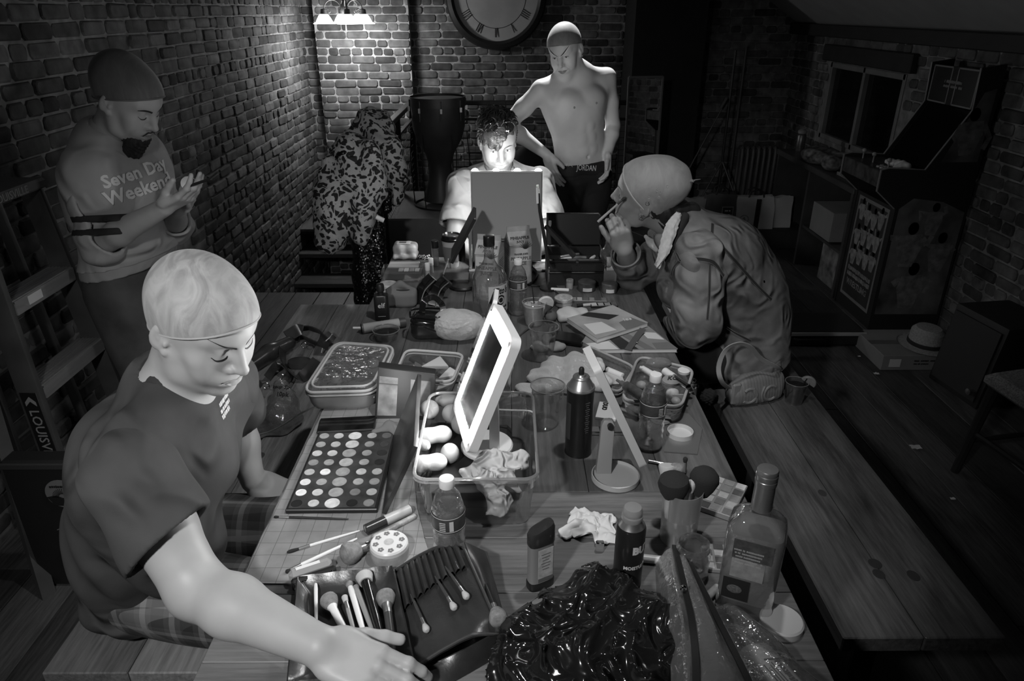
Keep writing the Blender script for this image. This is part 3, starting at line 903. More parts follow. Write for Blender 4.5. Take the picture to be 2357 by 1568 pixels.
# ---- tripod stand, radiator, pipe
tr=thing('tripod_stand','black tripod stand in the dark far corner before the radiator','stand',(1.87,6.3,0))
m=MB();m.tube([(1.87,6.3,.25),(1.87,6.3,1.45)],.011,8);m.build('pole',BLKM,tr)
for a in(200,320,80):
 m=MB();m.tube([(1.87,6.3,.55),(1.87+.30*math.cos(math.radians(a)),6.3+.30*math.sin(math.radians(a)),.01)],.008,6);m.build('leg',BLKM,tr)
m=MB();m.tube([PY(1580,400,6.3),PY(1668,238,6.3)],.007,6);m.build('boom_arm',BLKM,tr)
m=MB();m.cyl(PY(1660,250,6.3),PY(1674,226,6.3),.02);m.build('clamp',BLKM,tr)
rd=thing('radiator','old cast iron column radiator against the far wall','radiator',(2.36,6.85,0))
m=MB();m.box((2.21,6.85,.035),(.03,.08,.07));m.build('foot',BLKM,rd)
m=MB();m.box((2.50,6.85,.035),(.03,.08,.07));m.build('foot',BLKM,rd)
for i in range(7):
 m=MB();xx=2.2+i*.052
 pts=[(xx,6.85,.09),(xx,6.85,.56)]
 for dy in(-.05,.05):m.tube([(xx,6.85+dy*.6,.08),(xx,6.85+dy,.13),(xx,6.85+dy,.52),(xx,6.85+dy*.6,.58)],[.014,.017,.017,.014],8)
 m.box((xx,6.85,.09),(.04,.1,.05),b=.01);m.box((xx,6.85,.57),(.04,.1,.04),b=.015);m.build('section',mat('radiator_iron',.12,.5,var=.2),rd)
m=MB();m.tube([(2.14,6.9,1.45),(2.14,6.9,.62),(2.14,6.9,0)],.012,8);o=m.build('pipe',mat('pipe_paint',.1,.5),None);tag(o,'thin upright pipe on the left of the radiator','pipe')
# ---- shopping bags on a low dark bench
m=MB();m.box((1.98,5.62,.08),(.80,.26,.16),b=.008);o=m.build('low_plinth',mat('black_timber',.02,.7,var=.3),None);tag(o,'low black plinth under the shopping bags','plinth')
def bag(c,w,h,dpt,m_,label,seed,strap=True,name='shopping_bag',cat='bag',yaw=0,group='shopping bags by the radiator'):
 r=thing(name,label,cat,c,(0,0,yaw),group)
 rn=random.Random(seed);B=MB();L_=[]
 for k in range(9):
  t=k/8;row=[]
  for i in range(28):
   a=i/28*4;sd=int(a);f_=a-sd
   P4=[(-w/2,-dpt/2),(w/2,-dpt/2),(w/2,dpt/2),(-w/2,dpt/2)]
   p,q=P4[sd],P4[(sd+1)%4];x,y=p[0]+(q[0]-p[0])*f_,p[1]+(q[1]-p[1])*f_
   y*=1-.55*t**2;nz=mnoise.noise(Vector((x*9+seed,y*9,t*3)))*.025*t
   x+=nz;y+=nz*.7
   row.append((x,y,t*h+.02*t*mnoise.noise(Vector((x*14,seed,y*5)))))
  L_.append(row)
 B.loft(L_,None,True,False);B.build('bag_body',m_,r,local=True)
 if strap:
  for yy in(-dpt*.26,dpt*.26):
   m=MB();m.tube([(-w*.2,yy,h*.98),(-w*.17,yy,h*1.15),(0,yy,h*1.22),(w*.17,yy,h*1.15),(w*.2,yy,h*.98)],.006,6);m.build('handle',BLK,r,local=True)
 return r
c0=PZ(1690,562,.16)
b1=bag((c0.x,5.62,.16),.24,.27,.16,mat('dark_bag',.07,.6,var=.2),'dark carrier bag with a square store badge, left of the pale bags',4)
m=MB();m.box((.045,-.083,.13),(.09,.002,.10));m.build('badge',mat('badge_grey',.3,.5),b1,local=True)
m=MB();m.box((.045,-.0845,.13),(.078,.002,.088));m.build('badge_field',mat('badge_dark',.03,.5),b1,local=True)
m=MB();text(m,'ALDI',.032,TR((.045,-.087,.107),(90,0,0)),bold=.0008);marks(m,TR((.045,-.087,.148),(90,0,0)),.045,.012,9);m.build('lettering',INKW,b1,local=True,smooth=0)
c0=PZ(1750,555,.16)
b2=bag((c0.x+.05,5.61,.16),.30,.25,.16,mat('pale_bag',.42,.7,var=.12),'pale paper bag with a wide black strap down its front',9)
m=MB();m.box((.01,-.084,.12),(.035,.004,.245));m.build('strap',BLK,b2,local=True)
m=MB();m.lathe([(.032,0),(.036,.0005),(.036,.001),(.032,.001)],24,TR((-.09,-.085,.08),(90,0,0)),False,False);text(m,'A',.05,TR((-.09,-.086,.08),(90,0,0)));m.build('emblem',mat('grey_ink',.1,.6),b2,local=True,smooth=0)
b3=bag((c0.x+.27,5.64,.16),.17,.24,.14,mat('pale_bag',.42,.7,var=.12),'crumpled pale paper bag, rightmost of the bags',15,strap=False)
b4=bag((PZ(1640,562,.16).x-.02,5.64,.16),.2,.23,.14,mat('grey_bag',.22,.7,var=.12),'grey paper bag partly behind the denim jacket, leftmost of the bags',22,strap=False)
# ---- desk under the window and what is on and under it
dk=thing('side_desk','long dark desk along the low side wall below the window','desk',(2.4,5.2,0))
m=MB();m.box((2.38,5.12,.72),(.44,1.40,.04),b=.004);m.build('worktop',mat('desk_wood',.05,.45,var=.3),dk)
for yy in(4.45,5.15,5.8):
 m=MB();m.box((2.38,yy,.35),(.42,.03,.70));m.build('side_panel',mat('desk_wood',.05,.45,var=.3),dk)
m=MB();m.box((2.38,4.8,.30),(.4,.66,.02));m.build('shelf',mat('desk_wood',.05,.45,var=.3),dk)
m=MB();m.lathe([(0,0),(.032,0),(.034,.01),(.034,.12),(.028,.13),(.02,.135)],20,TR((2.3,5.72,.74)));o=m.build('drink_can',mat('can_metal',.12,.35,metal=.5,var=.4,vscale=20),None);tag(o,'slim drink can standing on the desk left of the window','can')
m=MB();m.lathe([(0,0),(.03,0),(.034,.02),(.02,.03),(0,.032)],20,TR((2.3,5.72,.875)));o=m.build('lid',mat('grey_lid',.3,.5),None);tag(o,'pale lid resting on top of the slim can','lid')
s=SDF();rn=random.Random(8)
for i in range(12):s.ell((2.32+rn.uniform(-.1,.1),5.2+rn.uniform(-.3,.22),.77+rn.uniform(0,.04)),(rn.uniform(.06,.1),rn.uniform(.07,.12),rn.uniform(.03,.06)),k=.03)
mleo2=m_leo
o=sobj('patterned_cloth',s,mat('patterned_cloth',.12,.8,var=.85,vscale=28,detail=1),None,.014,post=lambda P,d:np.maximum(d+folds(P,.008,50,(1,.6,.3),1.2),.742-P[...,2]),slack=.01);tag(o,'bunched dark patterned cloth piled on the side desk','cloth')
m=MB();m.box((2.3,4.72,.752),(.16,.22,.022),TR((0,0,0)),b=.002);o=m.build('magazine_box',mat('mid_card',.2,.6,var=.3,vscale=30),None);tag(o,'small flat box on the desk next to the arcade cabinet','box')
m=MB();m.box((2.32,4.82,.42),(.3,.34,.2),b=.003);o=m.build('cardboard_box',mat('cardboard',.2,.8,var=.1),None);tag(o,'open cardboard box on the shelf under the side desk','box')
for i in range(4):
 m=MB();m.box((2.24+i*.045,4.7,.135),(.03,.28,.265),b=.002);o=m.build('record_case',mat('case_art%d'%i,[.18,.35,.1,.28][i],.5,var=.8,vscale=14),None);tag(o,'picture sleeve standing upright on the floor under the desk','sleeve','sleeves under the side desk')
# ---- arcade cabinet
ac=thing('arcade_cabinet','black arcade cabinet with figure artwork on its side by the low wall','arcade cabinet',(2.3,4.16,0))
Y0,Y1=3.92,4.41
side=[(2.17,0),(2.17,.74),(2.05,.84),(2.05,.955),(2.09,.965),(2.29,.955),(2.465,1.267),(2.455,1.48),(2.58,1.50),(2.58,0)]
M_CAB=mat('cabinet_black',.018,.45)
def slab(mb,pts,ya,yb):mb.loft([[(x,ya,z)for x,z in pts],[(x,yb,z)for x,z in pts]])
for y in(Y0,Y1-.016):
 m=MB();slab(m,side,y,y+.016);m.build('side_panel',M_CAB,ac,recalc=True)
m=MB()
for a in range(len(side)-1):
 p,q=side[a],side[a+1]
m.box((2.185,(Y0+Y1)/2,.37),(.02,Y1-Y0-.03,.74));m.build('kick_panel',M_CAB,ac)
m=MB();m.box((2.17,(Y0+Y1)/2,.90),(.235,Y1-Y0-.01,.09),b=.004);m.build('control_deck',mat('deck_print',.05,.4,var=.8,vscale=22),ac)
m=MB();p,q=Vector((2.30,0,.955)),Vector((2.475,0,1.267));m.loft([[(p.x,Y0+.02,p.z),(q.x,Y0+.02,q.z),(q.x+.02,Y0+.02,q.z),(p.x+.02,Y0+.02,p.z)],[(p.x,Y1-.02,p.z),(q.x,Y1-.02,q.z),(q.x+.02,Y1-.02,q.z),(p.x+.02,Y1-.02,p.z)]]);m.build('screen',mat('dark_screen',.006,.12),ac)
m=MB();m.box((2.478,(Y0+Y1)/2,1.37),(.02,Y1-Y0-.03,.20));m.build('marquee',mat('marquee_black',.012,.3),ac)
m=MB()
for a,b_ in(((Y0+.03),(Y0+.215)),((Y1-.215),(Y1-.03))):
 for z in(1.275,1.465):m.box((2.466,(a+b_)/2,z),(.004,b_-a,.008))
 for y in(a,b_):m.box((2.466,y,1.37),(.004,.008,.19))
m.build('marquee_border',mat('marquee_line',.2,.4),ac)
m=MB();RM=Matrix(((0,0,-1,2.465),(-1,0,0,(Y0+Y1)/2),(0,1,0,1.39),(0,0,0,1)))
marks(m,RM,.17,.016,3);marks(m,RM@Matrix.Translation((0,-.025,0)),.19,.014,4);m.build('lettering',mat('marquee_ink',.2,.5),ac,smooth=0)
edge=[(x,z)for x,z in side[1:8]]
for y in(Y0+.008,Y1-.008):
 m=MB();m.tube([(x-.002,y,z+.001)for x,z in edge],.006,5);m.build('edge_trim',mat('edge_trim',.2,.4),ac)
for k,(yy,xx)in enumerate(((4.02,2.13),(4.2,2.13),(4.33,2.13))):
 m=MB();m.tube([(xx,yy,.945),(xx,yy,.985)],.004,6);m.ell((xx,yy,.992),.013);m.build('joystick',mat('ball_knob',.25,.3),ac)
for k in range(6):
 m=MB();m.lathe([(.011,0),(.011,.006),(.008,.009),(0,.009)],12,TR((2.1+.03*(k%2),3.99+.02*k,.945)));m.build('button',mat('button_grey',.35,.3),ac)
# artwork: plain invented figures, printed flat on the side and the front
def figure(mb,M,s,seed):
 rn=random.Random(seed)
 mb.lathe([(0,.0),(.035*s,.0)],16,M@Matrix.Translation((0,.15*s,.0006)),sy=1.25)
 mb.prism([(-.07*s,.1*s),(.07*s,.11*s),(.085*s,.02*s),(.045*s,-.12*s),(-.045*s,-.12*s),(-.085*s,.02*s)],.0003,.0008,M)
 for sg in(-1,1):
  e_=(sg*rn.uniform(.1,.15)*s,rn.uniform(-.02,.12)*s)
  mb.tube([(sg*.075*s,.085*s,.001),(e_[0],e_[1],.001),(e_[0]*.8,e_[1]+rn.uniform(-.1,.12)*s,.001)],.02*s,5,M=M@Matrix.Diagonal((1,1,.05,1)))
MS=Matrix(((1,0,0,2.38),(0,0,-1,Y0-.001),(0,1,0,.0),(0,0,0,1)))
m=MB();m.prism([(-.19,.1),(.185,.1),(.185,.72),(.05,.78),(-.12,.80),(-.19,.74)],0,.0005,MS);m.build('side_art_ground',mat('art_ground',.09,.4,var=.7,vscale=7),ac)
m=MB()
for i,(fx,fz,fs)in enumerate(((-.08,.5,.85),(.1,.46,.75),(.02,.66,.6),(-.02,.25,.9))):figure(m,MS@Matrix.Translation((fx,fz,.0006)),fs,i)
m.build('side_art_figures',mat('art_pale',.15,.4,var=.5,vscale=25),ac)
m=MB();m.prism([(-.02,1.0),(.18,1.0),(.18,1.38),(.12,1.36)],0,.0006,MS);m.build('side_art_ground',mat('art_ground',.09,.4,var=.7,vscale=7),ac)
m=MB();figure(m,MS@Matrix.Translation((.1,1.13,.0008)),.8,31);m.build('side_art_figures',mat('art_pale',.15,.4,var=.5,vscale=25),ac)
MF=Matrix(((0,0,-1,2.174),(-1,0,0,(Y0+Y1)/2),(0,1,0,0),(0,0,0,1)))
m=MB();m.prism([(-.19,.08),(.19,.08),(.19,.72),(-.19,.72)],0,.001,MF);m.build('front_poster',mat('poster_pale',.18,.5,var=.2),ac)
m=MB();m.prism([(-.172,.10),(.172,.10),(.172,.70),(-.172,.70)],.001,.0015,MF);m.build('poster_field',mat('poster_dark',.03,.5,var=.3),ac)
m=MB();rn=random.Random(77)
for i in range(12):figure(m,MF@Matrix.Translation((-.12+.08*(i%4),.62-.13*(i//4)+rn.uniform(-.02,.02),.0016)),.42,50+i)
m.build('poster_figures',mat('poster_print',.22,.5,var=.5,vscale=30),ac)
m=MB();text(m,'WRESTLING',.052,MF@Matrix.Translation((0,.18,.002)),bold=.001,sx=.95);marks(m,MF@Matrix.Translation((0,.268,.002)),.30,.028,5,0);marks(m,MF@Matrix.Translation((0,.232,.002)),.30,.028,6,0);m.build('lettering',mat('poster_print',.22,.5,var=.5,vscale=30),ac,smooth=0)
def crumple(name,label,cat,c,r,seed,m_,res=.006,amp=.006,fr=90,group=None):
 s=SDF();rn=random.Random(seed)
 for i in range(8):s.ell((c[0]+rn.uniform(-.5,.5)*r[0],c[1]+rn.uniform(-.5,.5)*r[1],c[2]+rn.uniform(.1,.5)*r[2]),tuple(q*rn.uniform(.35,.7)for q in r),Matrix.Rotation(rn.uniform(0,3),3,'Z'),k=.008)
 o=sobj(name,s,m_,None,res,post=lambda P,d:d+folds(P,amp,fr,(1,.5,.3),1.1,wf=9)+folds(P,amp*.6,fr*1.7,(-.4,1,.3),1.3,wf=14,ph=2),slack=amp)
 return tag(o,label,cat,group)
crumple('paper_napkin','crumpled white napkin left on the arcade control deck','napkin',(2.2,4.03,.955),(.05,.08,.03),4,mat('soft_paper',.6,.8))
# ---- carton, hat, speaker, case, chair
cb=thing('cardboard_carton','flat taped cardboard carton on the floor under the straw hat','box',(2.17,3.55,0),(0,0,0))
m=MB();m.box((2.17,3.55,.045),(.36,.34,.088),b=.003);m.build('carton_body',mat('cardboard',.2,.8,var=.1),cb)
m=MB();m.box((2.17,3.55,.0895),(.36,.05,.001));m.build('tape',mat('parcel_tape',.13,.3),cb)
m=MB();m.box((2.06,3.379,.045),(.06,.002,.045));m.build('label_patch',mat('label_paper',.55,.6),cb)
m=MB();marks(m,TR((2.22,3.378,.058),(90,0,0)),.12,.010,7);marks(m,TR((2.20,3.378,.040),(90,0,0)),.08,.008,8);m.build('lettering',INK,cb,smooth=0)
ht=thing('straw_hat','woven straw hat resting on the cardboard carton','hat',(2.27,3.5,.09))
m=MB();m.lathe([(.135,.005),(.13,.0),(.085,.006),(.083,.03),(.078,.085),(.06,.105),(0,.108)],28,TR((2.27,3.5,.095)),False,False,sy=1.15);m.build('crown',mat('straw',.26,.8,var=.3,vscale=120,bump=.8,bscale=300),ht)
m=MB();m.lathe([(.087,.01),(.088,.012),(.086,.032),(.084,.032)],28,TR((2.27,3.5,.095)),False,False,sy=1.15);m.build('hat_band',INK,ht)
sp=thing('floor_speaker','large black floor speaker at the right below the brick wall','speaker',(2.4,3.16,0),(0,0,8))
m=MB();m.loft([[(-.17,-.17,0),(.17,-.17,0),(.17,.17,0),(-.17,.17,0)],[(-.12,-.17,.42),(.17,-.17,.42),(.17,.17,.42),(-.12,.17,.42)]]);m.build('enclosure',mat('speaker_vinyl',.015,.6,bump=.3,bscale=300),sp,recalc=True,local=True,bevel=.008)
m=MB();m.add([(-.168,-.15,.03),(-.168,.15,.03),(-.128,.15,.39),(-.128,-.15,.39),(-.176,-.15,.03),(-.176,.15,.03),(-.136,.15,.39),(-.136,-.15,.39)],[(0,1,2,3),(7,6,5,4),(0,4,5,1),(1,5,6,2),(2,6,7,3),(3,7,4,0)]);m.build('grille',mat('speaker_grille',.02,.5,bump=.8,bscale=900),sp,local=True)
m=MB();m.lathe([(.018,0),(.016,.012),(0,.014)],16,TR((-.19,-.13,.08),(0,-90,0)));m.build('knob',STEEL,sp,local=True)
cs=thing('instrument_case','long low black case with a pale edge, beyond the denim jacket','case',(1.76,3.82,0))
m=MB();m.box((1.72,3.82,.05),(.62,.3,.09),b=.012);m.build('case_body',BLK,cs)
m=MB();m.box((1.72,3.665,.085),(.62,.012,.02),b=.002);m.build('edge_strip',mat('strip_grey',.3,.5),cs)
m=MB();m.tube([(1.62,3.66,.06),(1.64,3.64,.06),(1.78,3.64,.06),(1.8,3.66,.06)],.008,6);m.build('handle',BLK,cs)
ch=thing('chair','dark wooden chair with a woven pale seat, cut off by the right edge','chair',(2.1,2.3,0),(0,0,10))
m=MB();m.loft([[(x*s_,y*s_,z)for x,y in((-.2,-.2),(0,-.215),(.2,-.2),(.215,0),(.2,.2),(0,.215),(-.2,.2),(-.215,0))]for s_,z in((.93,.415),(1,.43),(1,.455),(.9,.475),(.6,.48))]);m.build('seat',mat('woven_seat',.3,.8,var=.5,vscale=150,bump=1,bscale=250),ch,local=True)
for sx in(-1,1):
 for sy in(-1,1):
  m=MB();m.tube([(sx*.17,sy*.17,.415),(sx*.2,sy*.2,0)],[.022,.016],8);m.build('leg',mat('chair_wood',.03,.4),ch,local=True)
 m=MB();m.tube([(sx*.185,-.185,.2),(sx*.185,.185,.2)],.011,6);m.build('stretcher',mat('chair_wood',.03,.4),ch,local=True)
for sy in(-1,1):
 m=MB();m.tube([(-.188,sy*.188,.16),(.188,sy*.188,.16)],.011,6);m.build('stretcher',mat('chair_wood',.03,.4),ch,local=True)
m=MB();m.tube([(.2,-.17,.42),(.24,-.18,.85)],.016,8);m.tube([(.2,.17,.42),(.24,.18,.85)],.016,8);m.box((.23,0,.78),(.02,.36,.12),b=.008);m.build('backrest',mat('chair_wood',.03,.4),ch,local=True)
for i,(a,b_,sz)in enumerate(((2107,1031,.03),(2192,1150,.013),(1977,822,.01),(2017,862,.018))):
 p=PZ(a,b_,0);m=MB();rn=random.Random(i)
 m.grid(lambda u,v:(p.x+(u-.5)*sz*1.5,p.y+(v-.5)*sz,.006+.006*mnoise.noise(Vector((u*3,v*3,i)))),4,4,thick=.001)
 o=m.build('paper_scrap',PAPER,None);tag(o,['torn white paper scrap, largest on the bare floorboards','tiny white scrap on the boards nearest the chair','tiny scrap beside the cardboard carton','small scrap on the boards in front of the carton'][i],'paper scrap','litter on the floor')
# ---- ladder and stickered case on the left
M_LAD=mat('ladder_fibreglass',.075,.55,var=.25,vscale=8);M_ALU=mat('brushed_aluminium',.42,.42,metal=.5,var=.2,stretch=(1,.05,1),vscale=40)
ld=thing('stepladder','fibreglass stepladder with ribbed aluminium treads against the brick wall','ladder',(-1.6,2.35,0))
def lx(z):return-1.55-.10*z/1.22
def hw(z):return .245-.085*z/1.22
YC=2.30
for sg in(-1,1):
 m=MB();m.loft([[(lx(z)+dx,YC+sg*hw(z)+dy,z)for dx,dy in((-.045,-.012),(.03,-.012),(.03,.012),(-.045,.012))]for z in(0,.61,1.2)]);m.build('front_rail',M_LAD,ld,recalc=True,bevel=.003)
 m=MB();m.loft([[(-1.72-.06*z/1.2+dx,YC+sg*(hw(z)-.03)+dy,z)for dx,dy in((-.015,-.01),(.02,-.01),(.02,.01),(-.015,.01))]for z in(0,.61,1.15)]);m.build('rear_rail',M_LAD,ld,recalc=True,bevel=.002)
for z in(.305,.61,.905):
 t=MB();w_=hw(z)*2-.024
 for i in range(7):t.box((lx(z)-.05+.0125*i,YC,z+.0015),(.007,w_,.003))
 t.box((lx(z)-.012,YC,z-.003),(.094,w_,.006));t.box((lx(z)+.033,YC,z-.024),(.005,w_,.045));t.box((lx(z)-.058,YC,z-.02),(.005,w_,.04));t.build('tread',M_ALU,ld)
m=MB();m.box((lx(1.2)-.04,YC,1.215),(.17,.36,.035),b=.008);m.build('top_cap',mat('cap_plastic',.1,.5),ld)
m=MB();text(m,'LOUISVILLE',.035,Matrix(((0,0,1,lx(1.2)+.047),(1,0,0,YC-.02),(0,1,0,1.215),(0,0,0,1))),bold=.0005);m.build('lettering',mat('cap_letter',.2,.5),ld,smooth=0)
zb=Vector((lx(.45)-.0075,YC-hw(.45)-.013,.45));dz=(Vector((lx(.6),YC-hw(.6),.6))-Vector((lx(.1),YC-hw(.1),.1))).normalized()
RB=Matrix(((-dz.x,1*.0+1,0,zb.x),(-dz.y,0,-1,zb.y),(-dz.z,0,0,zb.z),(0,0,0,1)))
m=MB();m.box((0,.0,.001),(.30,.056,.002),RB,b=.0009);m.build('label_plate',mat('label_black',.012,.4),ld)
m=MB();text(m,'LOUISVILLE',.046,RB@Matrix.Translation((.03,0,.003)),bold=.0002)
m.prism([(-.135,0),(-.115,.018),(-.1,.018),(-.118,0),(-.1,-.018),(-.115,-.018)],.002,.003,RB);m.build('lettering',mat('label_letter',.3,.5),ld,smooth=0)
m=MB();m.box((lx(.905)+.037,YC-.07,.885),(.001,.075,.03));m.build('warning_label',PAPER,ld)
sc=thing('stickered_case','black case covered in stickers standing on the floor by the ladder','case',(-1.385,1.925,0))
m=MB();m.box((-1.385,1.86,.25),(.37,.07,.50),b=.01);m.build('case_body',mat('case_black',.02,.5),sc)
m=MB();m.box((-1.385,1.823,.485),(.37,.01,.02),b=.002);m.build('edge_strip',mat('case_edge',.12,.4,metal=.6),sc)
ML=Matrix(((1,0,0,-1.385),(0,0,-1,1.824),(0,1,0,.2),(0,0,0,1)))
MY=Matrix(((1,0,0,-1.69),(0,0,-1,1.529),(0,1,0,.2),(0,0,0,1)))
def onx(px,py):p=PY(px,py,1.82);return p.x+1.385,p.z-.2
a=onx(142,1138)
m=MB();m.lathe([(0,.001),(.052,.001),(.052,0)],28,ML@Matrix.Translation((a[0],a[1],.001)),False,False);m.build('sticker',mat('sticker_grey',.2,.5),sc)
m=MB()
for k in range(16):m.box((.022,0,.003),(.02,.0015,.001),ML@Matrix.Translation((a[0],a[1]-.012,0))@Matrix.Rotation(PI*k/15,4,'Z'))
m.prism([(-.05,-.012),(-.02,-.006),(0,-.016),(.03,-.004),(.05,-.012),(.03,-.045),(-.03,-.045)],.002,.0035,ML@Matrix.Translation((a[0],a[1],0)));marks(m,ML@Matrix.Translation((a[0],a[1]+.027,.003)),.066,.009,2,0);m.build('sticker_print',INK,sc,smooth=0)
a=onx(165,1225)
m=MB();m.tube([(-.038+.0034*k,-.012+(.013 if k%2 else-.012)*(1-.03*k),.003)for k in range(23)],.0011,4,M=ML@Matrix.Translation((a[0],a[1],0)));m.tube([(-.045,.008,.003),(-.02,.018,.003),(-.03,.006,.003),(.0,.02,.003),(.035,.018,.003),(-.005,.008,.003)],.0014,4,M=ML@Matrix.Translation((a[0],a[1],0)));m.build('sticker',mat('sticker_line',.22,.5),sc,smooth=0)
a=onx(180,1275)
m=MB();sh_=[(-.05,.02),(-.03,.026),(-.015,.02),(0,.028),(.015,.02),(.03,.026),(.05,.02),(.045,-.01),(.02,-.035),(0,-.045),(-.02,-.035),(-.045,-.01)]
m.tube([(x,y,.003)for x,y in sh_],.0025,4,True,ML@Matrix.Translation((a[0],a[1],0)));text(m,'NHL',.022,ML@Matrix.Translation((a[0],a[1]-.004,.002))@Matrix.Rotation(.4,4,'Z'),bold=.0006);m.build('sticker',mat('sticker_line',.22,.5),sc,smooth=0)
# ================================================================ people: builders
def nrm(v):
 v=np.array(v,float);return v/np.linalg.norm(v)
def frame(pos,F,U,s=1.0):
 """head frame: x to the person's right, y forward, z up"""
 F=nrm(F);U=np.array(U,float);U=nrm(U-(U@F)*F);X=np.cross(F,U)
 M=np.eye(4);M[:3,0]=X*s;M[:3,1]=F*s;M[:3,2]=U*s;M[:3,3]=pos
 return M
def hp(H,p):return H[:3,:3]@np.array(p,float)+H[:3,3]
def hps(H,P):return np.asarray(P,float)@H[:3,:3].T+H[:3,3]
def head(s,H,lids=.5,smile=0.0,jaw=1.0,nose=1.0,ears=(1,1),brow=1.0,fat=1.0,lip=1.0,mouth_open=0.0):
 sc=np.linalg.norm(H[:3,0]);R=H[:3,:3]/sc
 E_=lambda c,r,k=.02,op=1,Rl=None:s.ell(hp(H,c),np.array(r if hasattr(r,'__len__')else(r,)*3)*sc,R if Rl is None else R@np.array(Rl)[:3,:3],k*sc,op)
 C_=lambda a,b,ra,rb,k=.015,op=1:s.cap(hp(H,a),hp(H,b),ra*sc,rb*sc,k*sc,op)
 E_((0,-.012,.034),(.077,.097,.090),.03)
 E_((0,.022,.030),(.066,.072,.066),.03)
 E_((0,.022,-.035),(.058*fat,.070,.080),.03)
 E_((0,.030,-.068),(.043*fat,.052,.044),.03)
 for sg in(1,-1):
  C_((sg*.054*jaw,.002,-.045),(sg*.045*jaw,.018,-.080),.016,.015,.03)
  C_((sg*.045*jaw,.018,-.080),(sg*.013,.066,-.104),.015,.014,.025)
  E_((sg*.044,.055,-.022),(.022,.02,.018),.022)
  E_((sg*.036,.062,-.05),(.022,.02,.022),.025)
  C_((sg*.012,.081,.026),(sg*.046,.066,.030),.011*brow,.009,.016)
 E_((0,.070,-.100),(.019,.016,.015),.018)
 for sg in(1,-1):
  E_((sg*.031,.094,.003),(.020,.017,.0125),.012,-1)
 for sg in(1,-1):
  E_((sg*.031,.0715,.001),(.0145,.0140,.0125),.004)
  C_((sg*.020,.085,.0105),(sg*.042,.079,.0105),.0022,.002,.006)
  C_((sg*.021,.0835,-.0105),(sg*.040,.079,-.009),.002,.0018,.007)
 C_((0,.083,.020),(0,.100,-.014),.0085,.0085,.012)
 C_((0,.098,-.012),(0,.110*nose,-.033),.0085,.0115,.010)
 E_((0,.099,-.0385),(.010,.012,.0075),.006)
 for sg in(1,-1):
  E_((sg*.0135,.0945,-.0365),(.0085,.0115,.0085),.006)
  E_((sg*.0075,.1015,-.0455),(.0042,.0060,.0040),.003,-1)
 # mouth
 z0=-.066;w_=.024+.004*smile
 E_((0,.083,z0),(.030,.016,.020),.015)
 up=[(-w_,.082,z0+.004*smile),(-.011,.0935,z0+.0035),(0,.0955,z0+.0022),(.011,.0935,z0+.0035),(w_,.082,z0+.004*smile)]
 lo=[(-w_*.9,.082,z0-.002+.004*smile),(-.010,.0925,z0-.0085),(0,.0940,z0-.0100),(.010,.0925,z0-.0085),(w_*.9,.082,z0-.002+.004*smile)]
 for i in range(4):
  C_(up[i],up[i+1],.0042*lip,.0042*lip,.005);C_(lo[i],lo[i+1],.0052*lip,.0052*lip,.005)
 sl=[(-w_-.002,.090,z0-.002+.006*smile),(-.010,.0995,z0-.003),(.010,.0995,z0-.003),(w_+.002,.090,z0-.002+.006*smile)]
 for i in range(3):C_(sl[i],sl[i+1],.0019+mouth_open,.0019+mouth_open,.003,-1)
 if smile:
  for sg in(1,-1):
   C_((sg*.020,.097,-.036),(sg*(w_+.012),.084,z0+.002),.0022,.0025,.008,-1)
   E_((sg*.040,.066,-.038),(.018,.018,.014),.015)
 for sg,on in((1,ears[0]),(-1,ears[1])):
  if not on:continue
  Rl=Matrix.Rotation(sg*.35,3,'Z')@Matrix.Rotation(-.18,3,'X')
  E_((sg*.079,-.010,-.004),(.0070,.0185,.0315),.006,1,Rl)
  E_((sg*.0855,-.004,-.001),(.0060,.0115,.0200),.004,-1,Rl)
  E_((sg*.078,.0045,-.012),(.0050,.0045,.0070),.004)
  C_((sg*.081,-.008,-.012),(sg*.083,-.012,.012),.003,.003,.003)
  E_((sg*.076,.001,-.033),(.0060,.0085,.0085),.005)
def neck(s,H,base,r=.056,k=.03):
 sc=np.linalg.norm(H[:3,0])
 s.cap(hp(H,(0,-.022,-.045)),base,r*.97*sc,r*1.12*sc,k)
 s.cap(hp(H,(0,.012,-.075)),np.array(base)+H[:3,1]/sc*.025,.03*sc,.034*sc,k)
def torso(s,pel,wai,che,nk,shL,shR,hipdir=None,grow=0.0,w=(.085,.062,.075),r=(.098,.088,.112),sh=.056,k=.05,front=None):
 pel,wai,che,nk,shL,shR=[np.array(q,float)for q in(pel,wai,che,nk,shL,shR)]
 sd=nrm(shR-shL);hd=sd if hipdir is None else nrm(hipdir);md=nrm(sd+hd)
 for sg in(1,-1):
  shp=shR if sg>0 else shL
  s.chain([pel+sg*hd*w[0],wai+sg*md*w[1],che+sg*sd*w[2],(che+sg*sd*w[2])*.35+shp*.65-np.array([0,0,.01])],[r[0]+grow,r[1]+grow,r[2]+grow,.062+grow],k)
  s.cap(nk,shp+np.array([0,0,.004]),.055+grow,sh-.004+grow,k)
 s.chain([pel,wai,che,nk],[r[0]+grow,r[1]+grow,r[2]+grow,.06+grow],k)
def arm(s,sh,el,wr,r=(.054,.042,.040,.027),grow=0.0,k=.02):
 sh,el,wr=[np.array(q,float)for q in(sh,el,wr)]
 m1=sh*.5+el*.5;m2=el*.68+wr*.32
 s.chain([sh,m1,el],[r[0]+grow,r[0]*.93+grow,r[1]+grow],k)
 s.chain([el,m2,wr],[r[1]*.98+grow,r[2]*1.04+grow,r[3]+grow],k)
